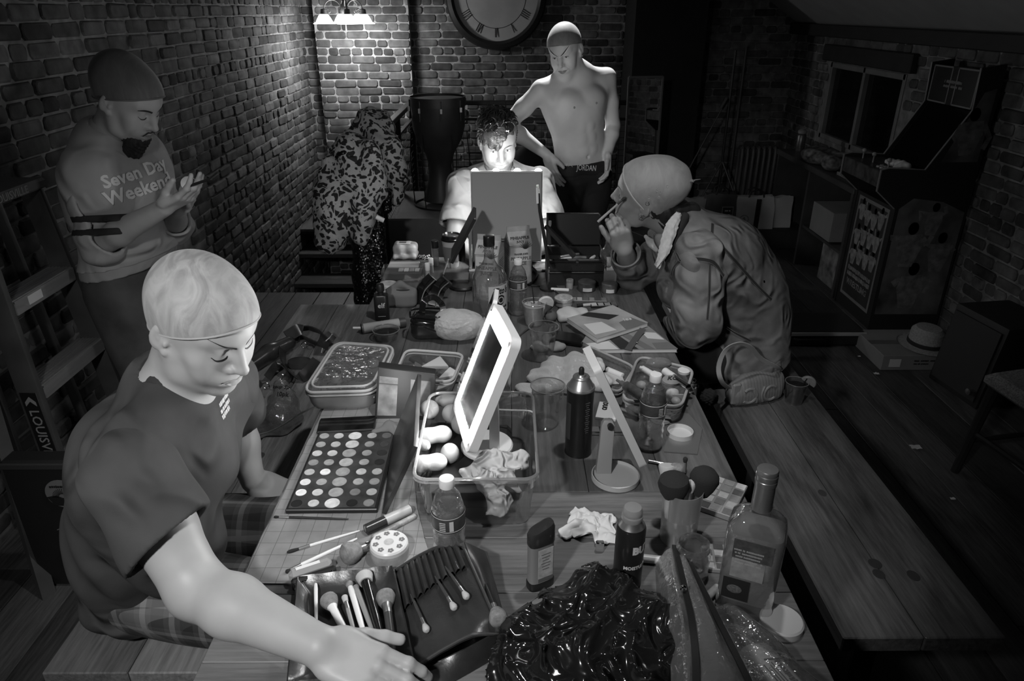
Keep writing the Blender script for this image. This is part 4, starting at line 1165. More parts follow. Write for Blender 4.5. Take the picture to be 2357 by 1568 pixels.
def hand(s,W,D,N,right=True,curl=(.3,.35,.25),thumb=(.6,.55,.35),spread=.05,sc=1.0,curls=None,tdir=None,tcurl=.25):
 """D towards the fingers, N out of the palm; the thumb leaves the palm's side"""
 D=nrm(D);N=np.array(N,float);N=nrm(N-(N@D)*D)
 T=np.cross(D,N)if right else np.cross(N,D)
 # T: thumb side. For a right hand with palm N and fingers D the thumb lies along D x N
 W=np.array(W,float);Rm=np.stack([T,D,N],1)
 P=lambda t,d,n:W+(T*t+D*d+N*n)*sc
 s.ell(P(0,.012,0),np.array((.029,.038,.020))*sc,Rm,.012)
 s.box(P(.001,.055,0),np.array((.039,.042,.0125))*sc,Rm,.012*sc,.010)
 s.ell(P(.027,.036,.008),np.array((.018,.033,.016))*sc,Rm,.010)
 s.ell(P(-.024,.038,.006),np.array((.015,.034,.014))*sc,Rm,.010)
 bx=(.0295,.0100,-.0095,-.0280);bd=(.091,.095,.091,.082);ln=(1.0,1.1,1.02,.80);rr=(.0092,.0094,.0088,.0078)
 for i in range(4):
  c=curls[i]if curls is not None else curl
  d0=D+T*(bx[i]*spread/.02);d0=nrm(d0)
  p=P(bx[i],bd[i]-.012,.0);ang=0;pts=[p,P(bx[i],bd[i],0)];rad=[rr[i]*1.12*sc,rr[i]*1.1*sc]
  for j,L_ in enumerate((.043,.026,.022)):
   ang+=c[j];dd=d0*math.cos(ang)+N*math.sin(ang)
   pts.append(pts[-1]+dd*L_*ln[i]*sc);rad.append(rr[i]*(1.02,.92,.80)[j]*sc)
  s.chain(pts,rad,.0035)
  for j in(1,2):s.ell(pts[j],rad[j]*1.08,None,.004)
 td=nrm(T*thumb[0]+D*thumb[1]+N*thumb[2])if tdir is None else nrm(tdir)
 a=P(.024,.020,.006);b_=a+td*.042*sc;td2=nrm(td+D*tcurl);c_=b_+td2*.030*sc;td3=nrm(td2+D*tcurl*.8);d_=c_+td3*.024*sc
 s.chain([a,b_,c_,d_],[.0145*sc,.0122*sc,.0108*sc,.0092*sc],.006)
 return P
def leg(s,hip,kn,an,r=(.088,.062,.055,.038),grow=0.0,k=.03):
 hip,kn,an=[np.array(q,float)for q in(hip,kn,an)]
 s.chain([hip,kn],[r[0]+grow,r[1]+grow],k);s.chain([kn,kn*.7+an*.3,an],[r[1]*.95+grow,r[2]+grow,r[3]+grow],k)
def foot(s,an,d,grow=0.0):
 an=np.array(an,float);d=nrm(d);s.cap((an[0]-d[0]*.03,an[1]-d[1]*.03,.045),(an[0]+d[0]*.15,an[1]+d[1]*.15,.03),.042+grow,.034+grow,.02)
def strip(name,sdf,H,up,lo,material,parent,post=None,n=24,off=.0006,thick=.0006,y0=.16,D=None):
 """a painted or stitched mark: edges given in the head's own x/z, laid on the skin from the front"""
 def lerp(pts,t):
  t*=len(pts)-1;i=min(int(t),len(pts)-2);f_=t-i
  a=np.array(pts[max(i-1,0)],float);b=np.array(pts[i],float);c=np.array(pts[i+1],float);d=np.array(pts[min(i+2,len(pts)-1)],float)
  return .5*((2*b)+(-a+c)*f_+(2*a-5*b+4*c-d)*f_*f_+(-a+3*b-3*c+d)*f_**3)
 rows=[]
 for v in np.linspace(0,1,4):
  P=np.array([(lambda q:(q[0],y0,q[1]))(lerp(up,t)*(1-v)+lerp(lo,t)*v)for t in np.linspace(0,1,n+1)])
  rows.append(sdf.shoot(hps(H,P),-H[:3,1]if D is None else D,post,off=off))
 rows=np.array(rows);m=MB()
 m.grid(lambda u,v:rows[int(round(v*3)),int(round(u*n))],n,3,thick=-thick)
 return m.build(name,material,parent,recalc=False)
def capmesh(name,H,material,parent,rim=(.055,.5),grow=.004,res=.004,bulge=None,lab=None,wob=.0,side=0.0):
 sc=np.linalg.norm(H[:3,0]);R=H[:3,:3]/sc
 s=SDF()
 s.ell(hp(H,(0,-.012,.034)),np.array((.077,.097,.090))*sc+grow,R,.03)
 s.ell(hp(H,(0,.022,.030)),np.array((.066,.072,.066))*sc+grow,R,.03)
 s.cap(hp(H,(0,-.02,-.02)),hp(H,(0,-.05,-.07)),.06*sc+grow,.05*sc+grow,.03)
 if bulge:
  for c,r_ in bulge:s.ell(hp(H,c),np.array(r_)*sc,R,.03)
 Ri=np.linalg.inv(H[:3,:3])
 def post(P,d):
  q=(P-H[:3,3])@Ri.T
  pl=(rim[0]-.09*rim[1]+q[...,1]*rim[1]+side*q[...,0]+.003*np.sin(q[...,0]*60+1))-q[...,2]
  if wob:d=d+wob*np.sin(q[...,0]*50+q[...,1]*30)*np.sin(q[...,2]*60+q[...,1]*40)
  return np.maximum(d,pl*sc*.85)
 o=sobj(name,s,material,parent,res,post=post)
 return o,s,post
def captop(sdf,H,rim,grow=.0015,side=0.0,r=.0022,n=64):
 """ring of the cap's elastic edge"""
 pts=[]
 sc=np.linalg.norm(H[:3,0])
 for t in np.linspace(0,2*PI,n+1)[:-1]:
  y=.2*math.cos(t);x=.2*math.sin(t)
  # aim to the axis in the rim plane
  o_=np.array([x,y-.01,rim[0]-.09*rim[1]+(y-.01)*rim[1]+side*x+.002]);c=np.array([0,-.01,rim[0]-.09*rim[1]-.01*rim[1]+.002])
  p=sdf.shoot(hp(H,o_)[None],hp(H,c)-hp(H,o_),off=-.0005)[0]
  pts.append(p)
 return pts
def ribbon_on(sdf,pts,D,material,name,parent,post=None,w=.006,off=.001,n=None,th=.001,updir=None):
 P=np.array(pts,float);q=sdf.shoot(P,D,post,off=off)
 g=sdf.grad(q,post)
 m=MB();m.tube([tuple(a)for a in q],0,flat=(w,th),up=lambda i:tuple(g[i]))
 return m.build(name,material,parent,smooth=60)
def spline(pts,n=20):
 pts=[np.array(p,float)for p in pts];out=[]
 for k in range(n+1):
  t=k/n*(len(pts)-1);i=min(int(t),len(pts)-2);f_=t-i
  a,b,c,d=pts[max(i-1,0)],pts[i],pts[i+1],pts[min(i+2,len(pts)-1)]
  out.append(.5*((2*b)+(-a+c)*f_+(2*a-5*b+4*c-d)*f_*f_+(-a+3*b-3*c+d)*f_**3))
 return out
def skinmat(name,base,rough=.5,var=.08):
 return mat(name,base,rough,var=var,vscale=9,bump=.12,bscale=420,sss=.12,spec=.45)
def eyes(H,parent,skin_sdf,open_=.5,look=(0,-.3),sides=(1,-1),up=.0):
 sc=np.linalg.norm(H[:3,0])
 for sg in sides:
  c=np.array((sg*.031,.0735,-.0005))
  # the visible slit of the eyeball as a lens laid on the lid, iris in it
  h=.0042*open_
  strip('eye_white',skin_sdf,H,[(sg*.0205,-.002),(sg*.026,-.0005+h),(sg*.032,.0005+h),(sg*.038,h),(sg*.0425,-.0005)],[(sg*.0205,-.003),(sg*.026,-.0035-h*.4),(sg*.032,-.004-h*.5),(sg*.038,-.003-h*.3),(sg*.0425,-.0015)],mat('eye_white',.55,.15),parent,off=.0004,n=16)
  ix=sg*.031+look[0]*.004
  strip('iris',skin_sdf,H,[(ix-.0042,-.0015),(ix-.002,.0002+h),(ix+.002,.0002+h),(ix+.0042,-.0015)],[(ix-.0042,-.0022),(ix-.002,-.0038-h*.4),(ix+.002,-.0038-h*.4),(ix+.0042,-.0022)],mat('iris_dark',.03,.1),parent,off=.0009,n=10)
  strip('eyelashes',skin_sdf,H,[(sg*.0200,-.0012),(sg*.026,.0014+h),(sg*.032,.0024+h),(sg*.038,.0018+h),(sg*.0435,.0008)],[(sg*.0205,-.0018),(sg*.026,-.0000+h),(sg*.032,.0008+h),(sg*.038,.0004+h),(sg*.0435,-.0006)],mat('lash_black',.012,.6),parent,off=.0014,n=16)
# ================================================================ the five people
def A_(p):return np.array([p[0],p[1],p[2]],float)
def garment(name,s,material,parent,res=.005,cuts=(),neckc=None,fold=None,th=.012,slack=.012,it=1,shadefn=None):
 """cuts: (point, normal, hollow depth); neckc: SDF cut away for the neckline"""
 def post(P,d):
  if fold is not None:d=d+fold(P)
  r=d
  for pt,n,dep in cuts:
   pl=(P-np.array(pt))@nrm(n)
   if dep>0:
    r=np.maximum(r,-np.maximum(d+th,-(pl+dep)))
   r=np.maximum(r,pl)
  if neckc is not None:
   nd=neckc.f(P)
   r=np.maximum(r,-np.maximum(np.minimum(nd,1),-1))
  return r
 o=sobj(name,s,material,parent,res,post=post,slack=slack,it=it,shadefn=shadefn)
 return o,s,post
def neckband(gs,fold,c,ax,R_,m_,parent,w=.020):
 u=nrm(np.cross(ax,[0,1,0]));v=np.cross(ax,u);T=np.linspace(0,2*PI,49)[:-1]
 rad=np.array([u*math.cos(t)+v*math.sin(t)for t in T]);P0=c+rad*R_+ax*.14
 q=gs.shoot(P0,-ax,lambda P,d:d+fold(P),maxd=.3,off=-.001);n=len(q)
 q=(np.roll(q,1,0)+q*2+np.roll(q,-1,0))/4
 m=MB();m.tube([tuple(p)for p in q],0,closed=True,flat=(w,.006),up=lambda i:tuple(nrm(rad[i%n]+ax*.55)));m.build('collar',m_,parent,smooth=60)
def cloth(name,base,rough=.85,weave=260,var=.18,bump=.25,sheen=.0,wrk=.45,wscale=7):
 return mat(name,base,rough,var=var,vscale=5,bump=bump,bscale=weave,sheen=sheen,wrk=wrk,wscale=wscale)
BROW=mat('brow_paint',.012,.6)
M_CAPL=None
def capmat(name,base,streak):
 m=bpy.data.materials.new(name);m.use_nodes=True
 nt=m.node_tree;N=nt.nodes;L=nt.links;b=N['Principled BSDF'];b.inputs['Roughness'].default_value=.7;b.inputs['Sheen Weight'].default_value=.25
 tc=N.new('ShaderNodeTexCoord');mp=N.new('ShaderNodeMapping');mp.inputs['Scale'].default_value=(1.0,.7,.35);mp.inputs['Rotation'].default_value=(.4,.6,.2)
 n=N.new('ShaderNodeTexNoise');n.inputs['Scale'].default_value=22;n.inputs['Detail'].default_value=5;n.inputs['Distortion'].default_value=2.2;n.inputs['Roughness'].default_value=.55
 L.new(tc.outputs['Object'],mp.inputs['Vector']);L.new(mp.outputs[0],n.inputs['Vector'])
 r=N.new('ShaderNodeMapRange');r.inputs['From Min'].default_value=.38;r.inputs['From Max'].default_value=.66;r.inputs['To Min'].default_value=base*(1-streak);r.inputs['To Max'].default_value=base*(1+streak)
 L.new(n.outputs['Fac'],r.inputs['Value']);cc=N.new('ShaderNodeCombineColor')
 for i in range(3):L.new(r.outputs[0],cc.inputs[i])
 L.new(cc.outputs[0],b.inputs['Base Color'])
 n2=N.new('ShaderNodeTexNoise');n2.inputs['Scale'].default_value=700;L.new(tc.outputs['Object'],n2.inputs['Vector'])
 bp=N.new('ShaderNodeBump');bp.inputs['Strength'].default_value=.3;bp.inputs['Distance'].default_value=.001;L.new(n2.outputs['Fac'],bp.inputs['Height']);L.new(bp.outputs[0],b.inputs['Normal'])
 return m
def plaid(name,base,hi,sc,thr=.82):
 m=bpy.data.materials.new(name);m.use_nodes=True
 nt=m.node_tree;N=nt.nodes;L=nt.links;b=N['Principled BSDF'];b.inputs['Roughness'].default_value=.85
 tc=N.new('ShaderNodeTexCoord');sp_=N.new('ShaderNodeSeparateXYZ');L.new(tc.outputs['Object'],sp_.inputs[0])
 outs=[]
 for ax,k in(('X',1.0),('Y',.9),('Z',1.1)):
  a=N.new('ShaderNodeMath');a.operation='MULTIPLY';a.inputs[1].default_value=sc*k;L.new(sp_.outputs[ax],a.inputs[0])
  s_=N.new('ShaderNodeMath');s_.operation='SINE';L.new(a.outputs[0],s_.inputs[0])
  g=N.new('ShaderNodeMath');g.operation='GREATER_THAN';g.inputs[1].default_value=thr;L.new(s_.outputs[0],g.inputs[0])
  w=N.new('ShaderNodeMath');w.operation='LESS_THAN';w.inputs[1].default_value=-.2;L.new(s_.outputs[0],w.inputs[0])
  q=N.new('ShaderNodeMath');q.operation='MULTIPLY_ADD';q.inputs[1].default_value=-.25;L.new(w.outputs[0],q.inputs[0]);L.new(g.outputs[0],q.inputs[2]);outs.append(q)
 s1=N.new('ShaderNodeMath');s1.operation='ADD';L.new(outs[0].outputs[0],s1.inputs[0]);L.new(outs[1].outputs[0],s1.inputs[1])
 s2=N.new('ShaderNodeMath');s2.operation='ADD';L.new(s1.outputs[0],s2.inputs[0]);L.new(outs[2].outputs[0],s2.inputs[1])
 r=N.new('ShaderNodeMapRange');r.inputs['From Min'].default_value=-.75;r.inputs['From Max'].default_value=2;r.inputs['To Min'].default_value=base*.6;r.inputs['To Max'].default_value=hi
 L.new(s2.outputs[0],r.inputs['Value']);cc=N.new('ShaderNodeCombineColor')
 for i in range(3):L.new(r.outputs[0],cc.inputs[i])
 L.new(cc.outputs[0],b.inputs['Base Color'])
 return m
def hit(px,py,sdf,post,back=.05,d0=.6):
 v=ray(px,py);p=sdf.shoot(A_(PD(px,py,d0))[None],v,post,maxd=3.8-d0,off=back)[0];return p
def put_text(m,s_,size,o,xdir,n,sdf,post,bold=.0,sub=1,ext=.0006,shear=0,sx=1.0,off=.0012,align='CENTER'):
 """lettering laid on a garment: written on a plane at o facing n, then pushed back onto the cloth"""
 o=A_(o);n=nrm(n);x=np.array(xdir,float);x=nrm(x-(x@n)*n);y=np.cross(n,x)
 t=MB();text(t,s_,size,bold=bold,sub=sub,ext=ext,shear=shear,sx=sx,align=align)
 V=np.array(t.v);P=o+V[:,:1]*x+V[:,1:2]*y
 Q=sdf.shoot(P,-n,post,off=off);Q=Q+n*(V[:,2:3]+ext)
 m.add(Q.tolist(),t.f)
 return m
# ---------------------------------------------------------------- front left: grey T-shirt, reaching over the brush roll
def person_front():
 root=thing('person','person in dark T-shirt and wig cap at front left, reaching for the brush roll','person',(-.8,1.3,0))
 SK=skinmat('skin_front',.43,.48)
 H=frame((-.553,1.178,1.248),(.79,-.45,-.40),(.35,-.20,.9),1.0)
 pel,wai,che,nk=(-.86,1.33,.56),(-.825,1.27,.74),(-.705,1.215,.95),(-.650,1.205,1.075)
 shR,shL=(-.655,1.015,1.045),(-.635,1.39,1.01)
 elR,wrR=(-.535,.925,.86),A_(PZ(735,1488,.858))
 elL,wrL=(-.70,1.55,.80),(-.655,1.50,.665)
 s=SDF();head(s,H,jaw=1.02,fat=1.05,ears=(1,1));neck(s,H,nk,.058)
 torso(s,pel,wai,che,nk,shL,shR,grow=-.004)
 arm(s,shR,elR,wrR,r=(.058,.048,.047,.031));arm(s,shL,elL,wrL,r=(.055,.046,.044,.029))
 Dh=nrm(A_(PZ(905,1568,.83))-wrR)
 hand(s,wrR,Dh,(.35,.25,-.9),True,curls=((.25,.45,.35),(.25,.4,.3),(.3,.45,.3),(.4,.5,.4)),thumb=(.55,.8,.45),tcurl=.35,sc=1.04)
 hand(s,wrL,(.88,-.15,-.32),(.2,.3,-.9),False,curl=(.25,.3,.25),thumb=(.5,.8,.2),sc=1.0)
 leg(s,(-.84,1.24,.56),(-.44,1.15,.56),(-.43,1.10,.09));leg(s,(-.85,1.41,.56),(-.44,1.42,.56),(-.43,1.44,.09))
 sobj('body',s,SK,root,.0032,bb=None)
 # closed, lowered lids with lashes; long drawn brow; mouth shade
 strip('eyelashes',s,H,[(.019,-.006),(.026,-.0095),(.033,-.0105),(.040,-.0085),(.046,-.003)],[(.019,-.0072),(.026,-.0125),(.033,-.0138),(.040,-.0115),(.047,-.0035)],BROW,root,off=.0008)
 strip('eyelashes',s,H,[(-.019,-.006),(-.026,-.0095),(-.033,-.0105),(-.040,-.0085),(-.046,-.003)],[(-.019,-.0072),(-.026,-.0125),(-.033,-.0138),(-.040,-.0115),(-.047,-.0035)],BROW,root,off=.0008)
 for sg in(1,-1):
  strip('eyebrow',s,H,[(sg*.011,.0165),(sg*.022,.0205),(sg*.036,.028),(sg*.050,.037),(sg*.063,.046)],[(sg*.011,.0125),(sg*.022,.0165),(sg*.036,.0255),(sg*.050,.0362),(sg*.063,.0455)],BROW,root,off=.0008,n=30)
 lipm=skinmat('lip_front',.40,.45)
 strip('lips',s,H,[(-.024,-.0645),(-.010,-.0605),(0,-.062),(.010,-.0605),(.024,-.0645)],[(-.024,-.0665),(-.010,-.0765),(0,-.0785),(.010,-.0765),(.024,-.0665)],lipm,root,off=.0002)
 co,cs,cp=capmesh('wig_cap',H,capmat('stocking_cap_sheer',.34,.24),root,rim=(.052,.52),grow=.006,res=.0035)
 ring=captop(cs,H,(.052,.52))
 m=MB();m.tube([tuple(p)for p in ring],.0021,6,True);m.build('cap_band',mat('cap_band',.42,.6),co)
 # T-shirt
 tee=cloth('washed_tee',.052,.9,300,.35,wrk=1.0,wscale=6)
 g=SDF();torso(g,pel,wai,che,nk,shL,shR,grow=.010,k=.055)
 g.ell((-.68,1.13,.80),(.10,.09,.13),k=.06);g.ell(A_(nk)+[-.035,.01,.022],(.055,.07,.045),k=.04)
 nc=SDF();nc.cap(hp(H,(0,-.03,-.05)),A_(nk)+[0.010,0,.03],.060,.064,.01)
 fold=lambda P:folds(P,.007,42,(.35,.35,.9),1.4,4)*np.clip((1.0-P[...,2])*5,.3,1)+folds(P,.0045,70,(1,-.4,.3),.9,7,1.3)+folds(P,.004,30,(.2,1,.5),.8,5,2.1)
 shirt,gs,gp=garment('tshirt',g,tee,root,.0048,cuts=[((0,0,.475),(0,0,-1),0)],neckc=nc,fold=fold,slack=.014)
 neckband(gs,fold,A_(nk)+[0.010,0,.012],nrm(hp(H,(0,-.03,-.05))-(A_(nk)+[0.010,0,.012])),.065,cloth('tee_rib',.035,.9,300,.2),shirt)
 for shp,el,t,nm in((shR,elR,.60,'R'),(shL,elL,.6,'L')):
  shp=A_(shp);el=A_(el);dd=nrm(el-shp);q=SDF()
  q.chain([shp*.75+A_(che)*.25+[0,0,.02],shp+dd*.02+[0,0,.006],shp+(el-shp)*.5,shp+(el-shp)*1.05],[.066,.070,.074,.080],.04)
  garment('sleeve',q,tee,shirt,.0048,cuts=[(shp+(el-shp)*t,dd+(np.array([.35,0,.0])if nm=='R' else 0),.05)],fold=lambda P:folds(P,.0035,55,(.5,.8,.5),1.0,6),slack=.01)
 # chest print and seam
 m=MB();n=(.72,-.50,.48)
 for w_,px,py,sd_ in((.040,527,915,1),(.040,531,930,2),(.034,533,945,3)):
  o=hit(px,py,g,gp);x=nrm(np.array((.35,.80,.32)));nn=nrm(n);x=nrm(x-(x@nn)*nn);y=np.cross(nn,x);t=MB();marks(t,Matrix.Identity(4),w_,.010,sd_,.0)
  Vv=np.array(t.v);P=o+Vv[:,:1]*x+Vv[:,1:2]*y;Q=g.shoot(P,-nn,gp,off=.0012)+nn*Vv[:,2:3];m.add(Q.tolist(),t.f)
 m.build('chest_print',mat('print_white',.55,.7),shirt,smooth=0)
 # plaid trousers
 g2=SDF();leg(g2,(-.84,1.24,.562),(-.44,1.15,.57),(-.43,1.10,.09),r=(.108,.085,.075,.065));leg(g2,(-.85,1.41,.562),(-.44,1.42,.57),(-.43,1.44,.09),r=(.108,.085,.075,.065))
 g2.chain([(-.86,1.27,.57),(-.86,1.39,.57)],[.10,.10],.05)
 garment('plaid_trousers',g2,plaid('plaid_cloth',.04,.24,95),root,.007,cuts=[((0,0,.462),(0,0,-1),0)]if False else[],fold=lambda P:folds(P,.006,48,(.3,1,.4),1.0,6),slack=.012)
 f=SDF();foot(f,(-.43,1.10,.09),(1,0,0));sobj('shoe',f,BLK,root,.008)
 f=SDF();foot(f,(-.43,1.44,.09),(1,0,0));sobj('shoe',f,BLK,root,.008)
 return root
person_front()
# ---------------------------------------------------------------- standing shirtless, hand on hip
def person_shirtless():
 root=thing('person','shirtless person in wig cap standing with hand on hip behind the seated one','person',(.35,3.95,0))
 SK=skinmat('skin_back',.66,.45)
 H=frame((.290,3.90,1.570),(-.348,-.858,-.379),(-.273,-.294,.916),1.0)
 nk=A_(PY(1332,176,3.96));che=A_(PY(1322,245,3.95));wai=A_(PY(1334,335,3.97));pel=A_(PY(1336,402,3.98))
 shR=A_(PY(1246,208,3.87));shL=A_(PY(1396,180,4.03))
 elR=A_(PY(1166,288,3.90));wrR=A_(PY(1258,356,3.87));elL=A_(PY(1411,290,4.05));wrL=A_(PY(1399,352,3.95))
 s=SDF();head(s,H,jaw=.95,fat=.94,smile=.4);neck(s,H,nk,.052)
 torso(s,pel,wai,che,nk,shL,shR,w=(.075,.052,.068),r=(.088,.078,.098),sh=.052,k=.05)
 fr=nrm(np.cross(nrm(shL-shR),[0,0,1]));fr=fr if fr[1]<0 else-fr;sd=nrm(shR-shL)
 for sg in(1,-1):
  s.ell(che+sd*sg*.068+fr*.070+[0,0,.045],(.066,.040,.050),np.stack([sd,fr,[0,0,1]],1),.03)
  s.ell(che+sd*sg*.066+fr*.106+[0,0,.018],(.006,.004,.006),None,.004)
  s.cap(nk+fr*.055+sd*sg*.015-[0,0,.012],(shR if sg>0 else shL)+fr*.035+[0,0,.012],.011,.010,.014)
  s.cap(nk+fr*.03+[0,0,.005],hp(H,(sg*.055,-.01,-.04)),.016,.015,.018)
  s.cap(che+sd*sg*.12+[0,0,.03],wai+sd*sg*.085,.04,.035,.05)
  for j in range(3):s.ell(wai*(1-j*.3)+che*(j*.3)+sd*sg*.026+fr*.078-[0,0,.01],(.026,.016,.026),None,.02)
 nv=wai+fr*.092-[0,0,.045]
 s.ell(nv,(.006,.012,.008),None,.008,-1)
 arm(s,shR,elR,wrR,r=(.049,.039,.040,.026));arm(s,shL,elL,wrL,r=(.049,.038,.038,.026))
 hand(s,wrR,A_(PY(1271,392,3.84))-wrR,fr*-.3-sd,True,curl=(.15,.2,.2),thumb=(.5,.8,.2),sc=.98)
 hand(s,wrL,A_(PY(1398,400,3.90))-wrL,sd*1.0+fr*-.2,False,curl=(.3,.4,.3),thumb=(.4,.9,.2),sc=.98)
 kR,kL=(.24,3.90,.52),(.45,3.96,.52);aR,aL=(.22,3.98,.08),(.47,4.02,.08)
 hR,hL=pel+sd*.085-[0,0,.06],pel-sd*.085-[0,0,.06]
 leg(s,hR,kR,aR);leg(s,hL,kL,aL)
 sobj('body',s,SK,root,.0042)
 eyes(H,root,s,.35,(0,-.4))
 for sg in(1,-1):
  strip('eyebrow',s,H,[(sg*.008,.0125),(sg*.020,.022),(sg*.036,.036),(sg*.056,.050)],[(sg*.008,.0115),(sg*.020,.0165),(sg*.036,.030),(sg*.056,.0495)],BROW,root,off=.001)
  strip('brow_highlight',s,H,[(sg*.002,.0095),(sg*.020,.0160),(sg*.036,.029),(sg*.058,.049)],[(sg*.002,.0065),(sg*.020,.0115),(sg*.036,.0225),(sg*.058,.047)],mat('white_makeup',.9,.6),root,off=.0012)
 strip('lips',s,H,[(-.024,-.0625),(-.010,-.0615),(0,-.063),(.010,-.0615),(.024,-.0625)],[(-.024,-.0645),(-.010,-.0765),(0,-.0785),(.010,-.0765),(.024,-.0645)],skinmat('lip_back',.26,.4),root,off=.0004)
 for sg in(1,-1):
  m=MB();p=s.shoot((che+sd*sg*.066+fr*.2+[0,0,.018])[None],-fr,off=.0005)[0];g=nrm(fr)
  m.lathe([(0,.002),(.006,.0012),(.0065,0)],12,AX(p,p+g));m.build('nipple',skinmat('areola',.30,.5),root)
 co,cs,cp=capmesh('wig_cap',H,capmat('stocking_cap_grey',.24,.12),root,rim=(.060,.42),grow=.006,res=.0045)
 m=MB();m.tube([tuple(p)for p in captop(cs,H,(.060,.42))],.0016,6,True);m.build('cap_band',mat('cap_band_grey',.3,.6),co)
 # trousers and underwear band
 g=SDF();g.chain([pel+sd*.075,pel-sd*.075],[.098,.098],.04);g.chain([pel+sd*.06+[0,0,.06],pel-sd*.06+[0,0,.06]],[.094,.094],.05)
 leg(g,hR,kR,aR,r=(.108,.082,.075,.07));leg(g,hL,kL,aL,r=(.108,.082,.075,.07))
 top=A_(PY(1335,402,3.88));tilt=np.array([-.06,0,1.0])
 tr_,ts,tp=garment('dark_jeans',g,cloth('black_denim',.022,.85,300),root,.007,cuts=[(top,tilt,.03),((0,0,.05),(0,0,-1),0)],fold=lambda P:folds(P,.004,50,(.6,.2,1),1.0,5),slack=.01)
 b=SDF();b.chain([pel+sd*.072,pel-sd*.072],[.098,.098],.04);b.chain([pel+sd*.058+[0,0,.07],pel-sd*.058+[0,0,.07]],[.092,.092],.05)
 lo_,hi_=A_(PY(1335,408,3.88)),A_(PY(1335,379,3.88))
 def bp_(P,d):return np.maximum(np.maximum(d,(P-hi_)@nrm(tilt)),-((P-lo_)@nrm(tilt)))
 bo=sobj('underwear_band',b,mat('black_elastic',.015,.7),root,.004,post=bp_,slack=.01)
 m=MB();mid=A_(PY(1335,392,3.7))
 for px,py,t in((1283,380,'DAN'),(1364,392,'JORDAN')):
  n=nrm(np.array([(px-1335)/160,-1,.1]));put_text(m,t,.042,hit(px,py,b,None,.03,3),(1,0,-.08 if px>1300 else-.05),n,b,None,bold=.0002,sx=.72,ext=.0004,sub=1)
 # the leaping figure emblem
 o=hit(1316,386,b,None,.03,3);e=MB()
 for a,c in(((-.009,.002),(0,.008)),((0,.008),(.004,.016)),((0,.006),(-.004,-.004)),((-.004,-.004),(-.012,-.010)),((-.003,-.003),(.006,-.006)),((.006,-.006),(.011,-.013))):
  P=b.shoot(np.array([o+[a[0],0,a[1]],o+[c[0],0,c[1]]]),(0,1,0),off=.0008);e.tube([tuple(q)for q in P],.0012,5)
 m.add(e.v,e.f);m.build('lettering',INKW,bo,smooth=0)
 for an,d in((aR,(-.2,-1)),(aL,(.2,-1))):
  f=SDF();foot(f,an,nrm(d+(0,)));sobj('shoe',f,BLK,root,.009)
 # ear stud
 m=MB();m.ell(tuple(hp(H,(-.083,.0,-.040))),.0035);m.build('earring',STEEL,root)
person_shirtless()
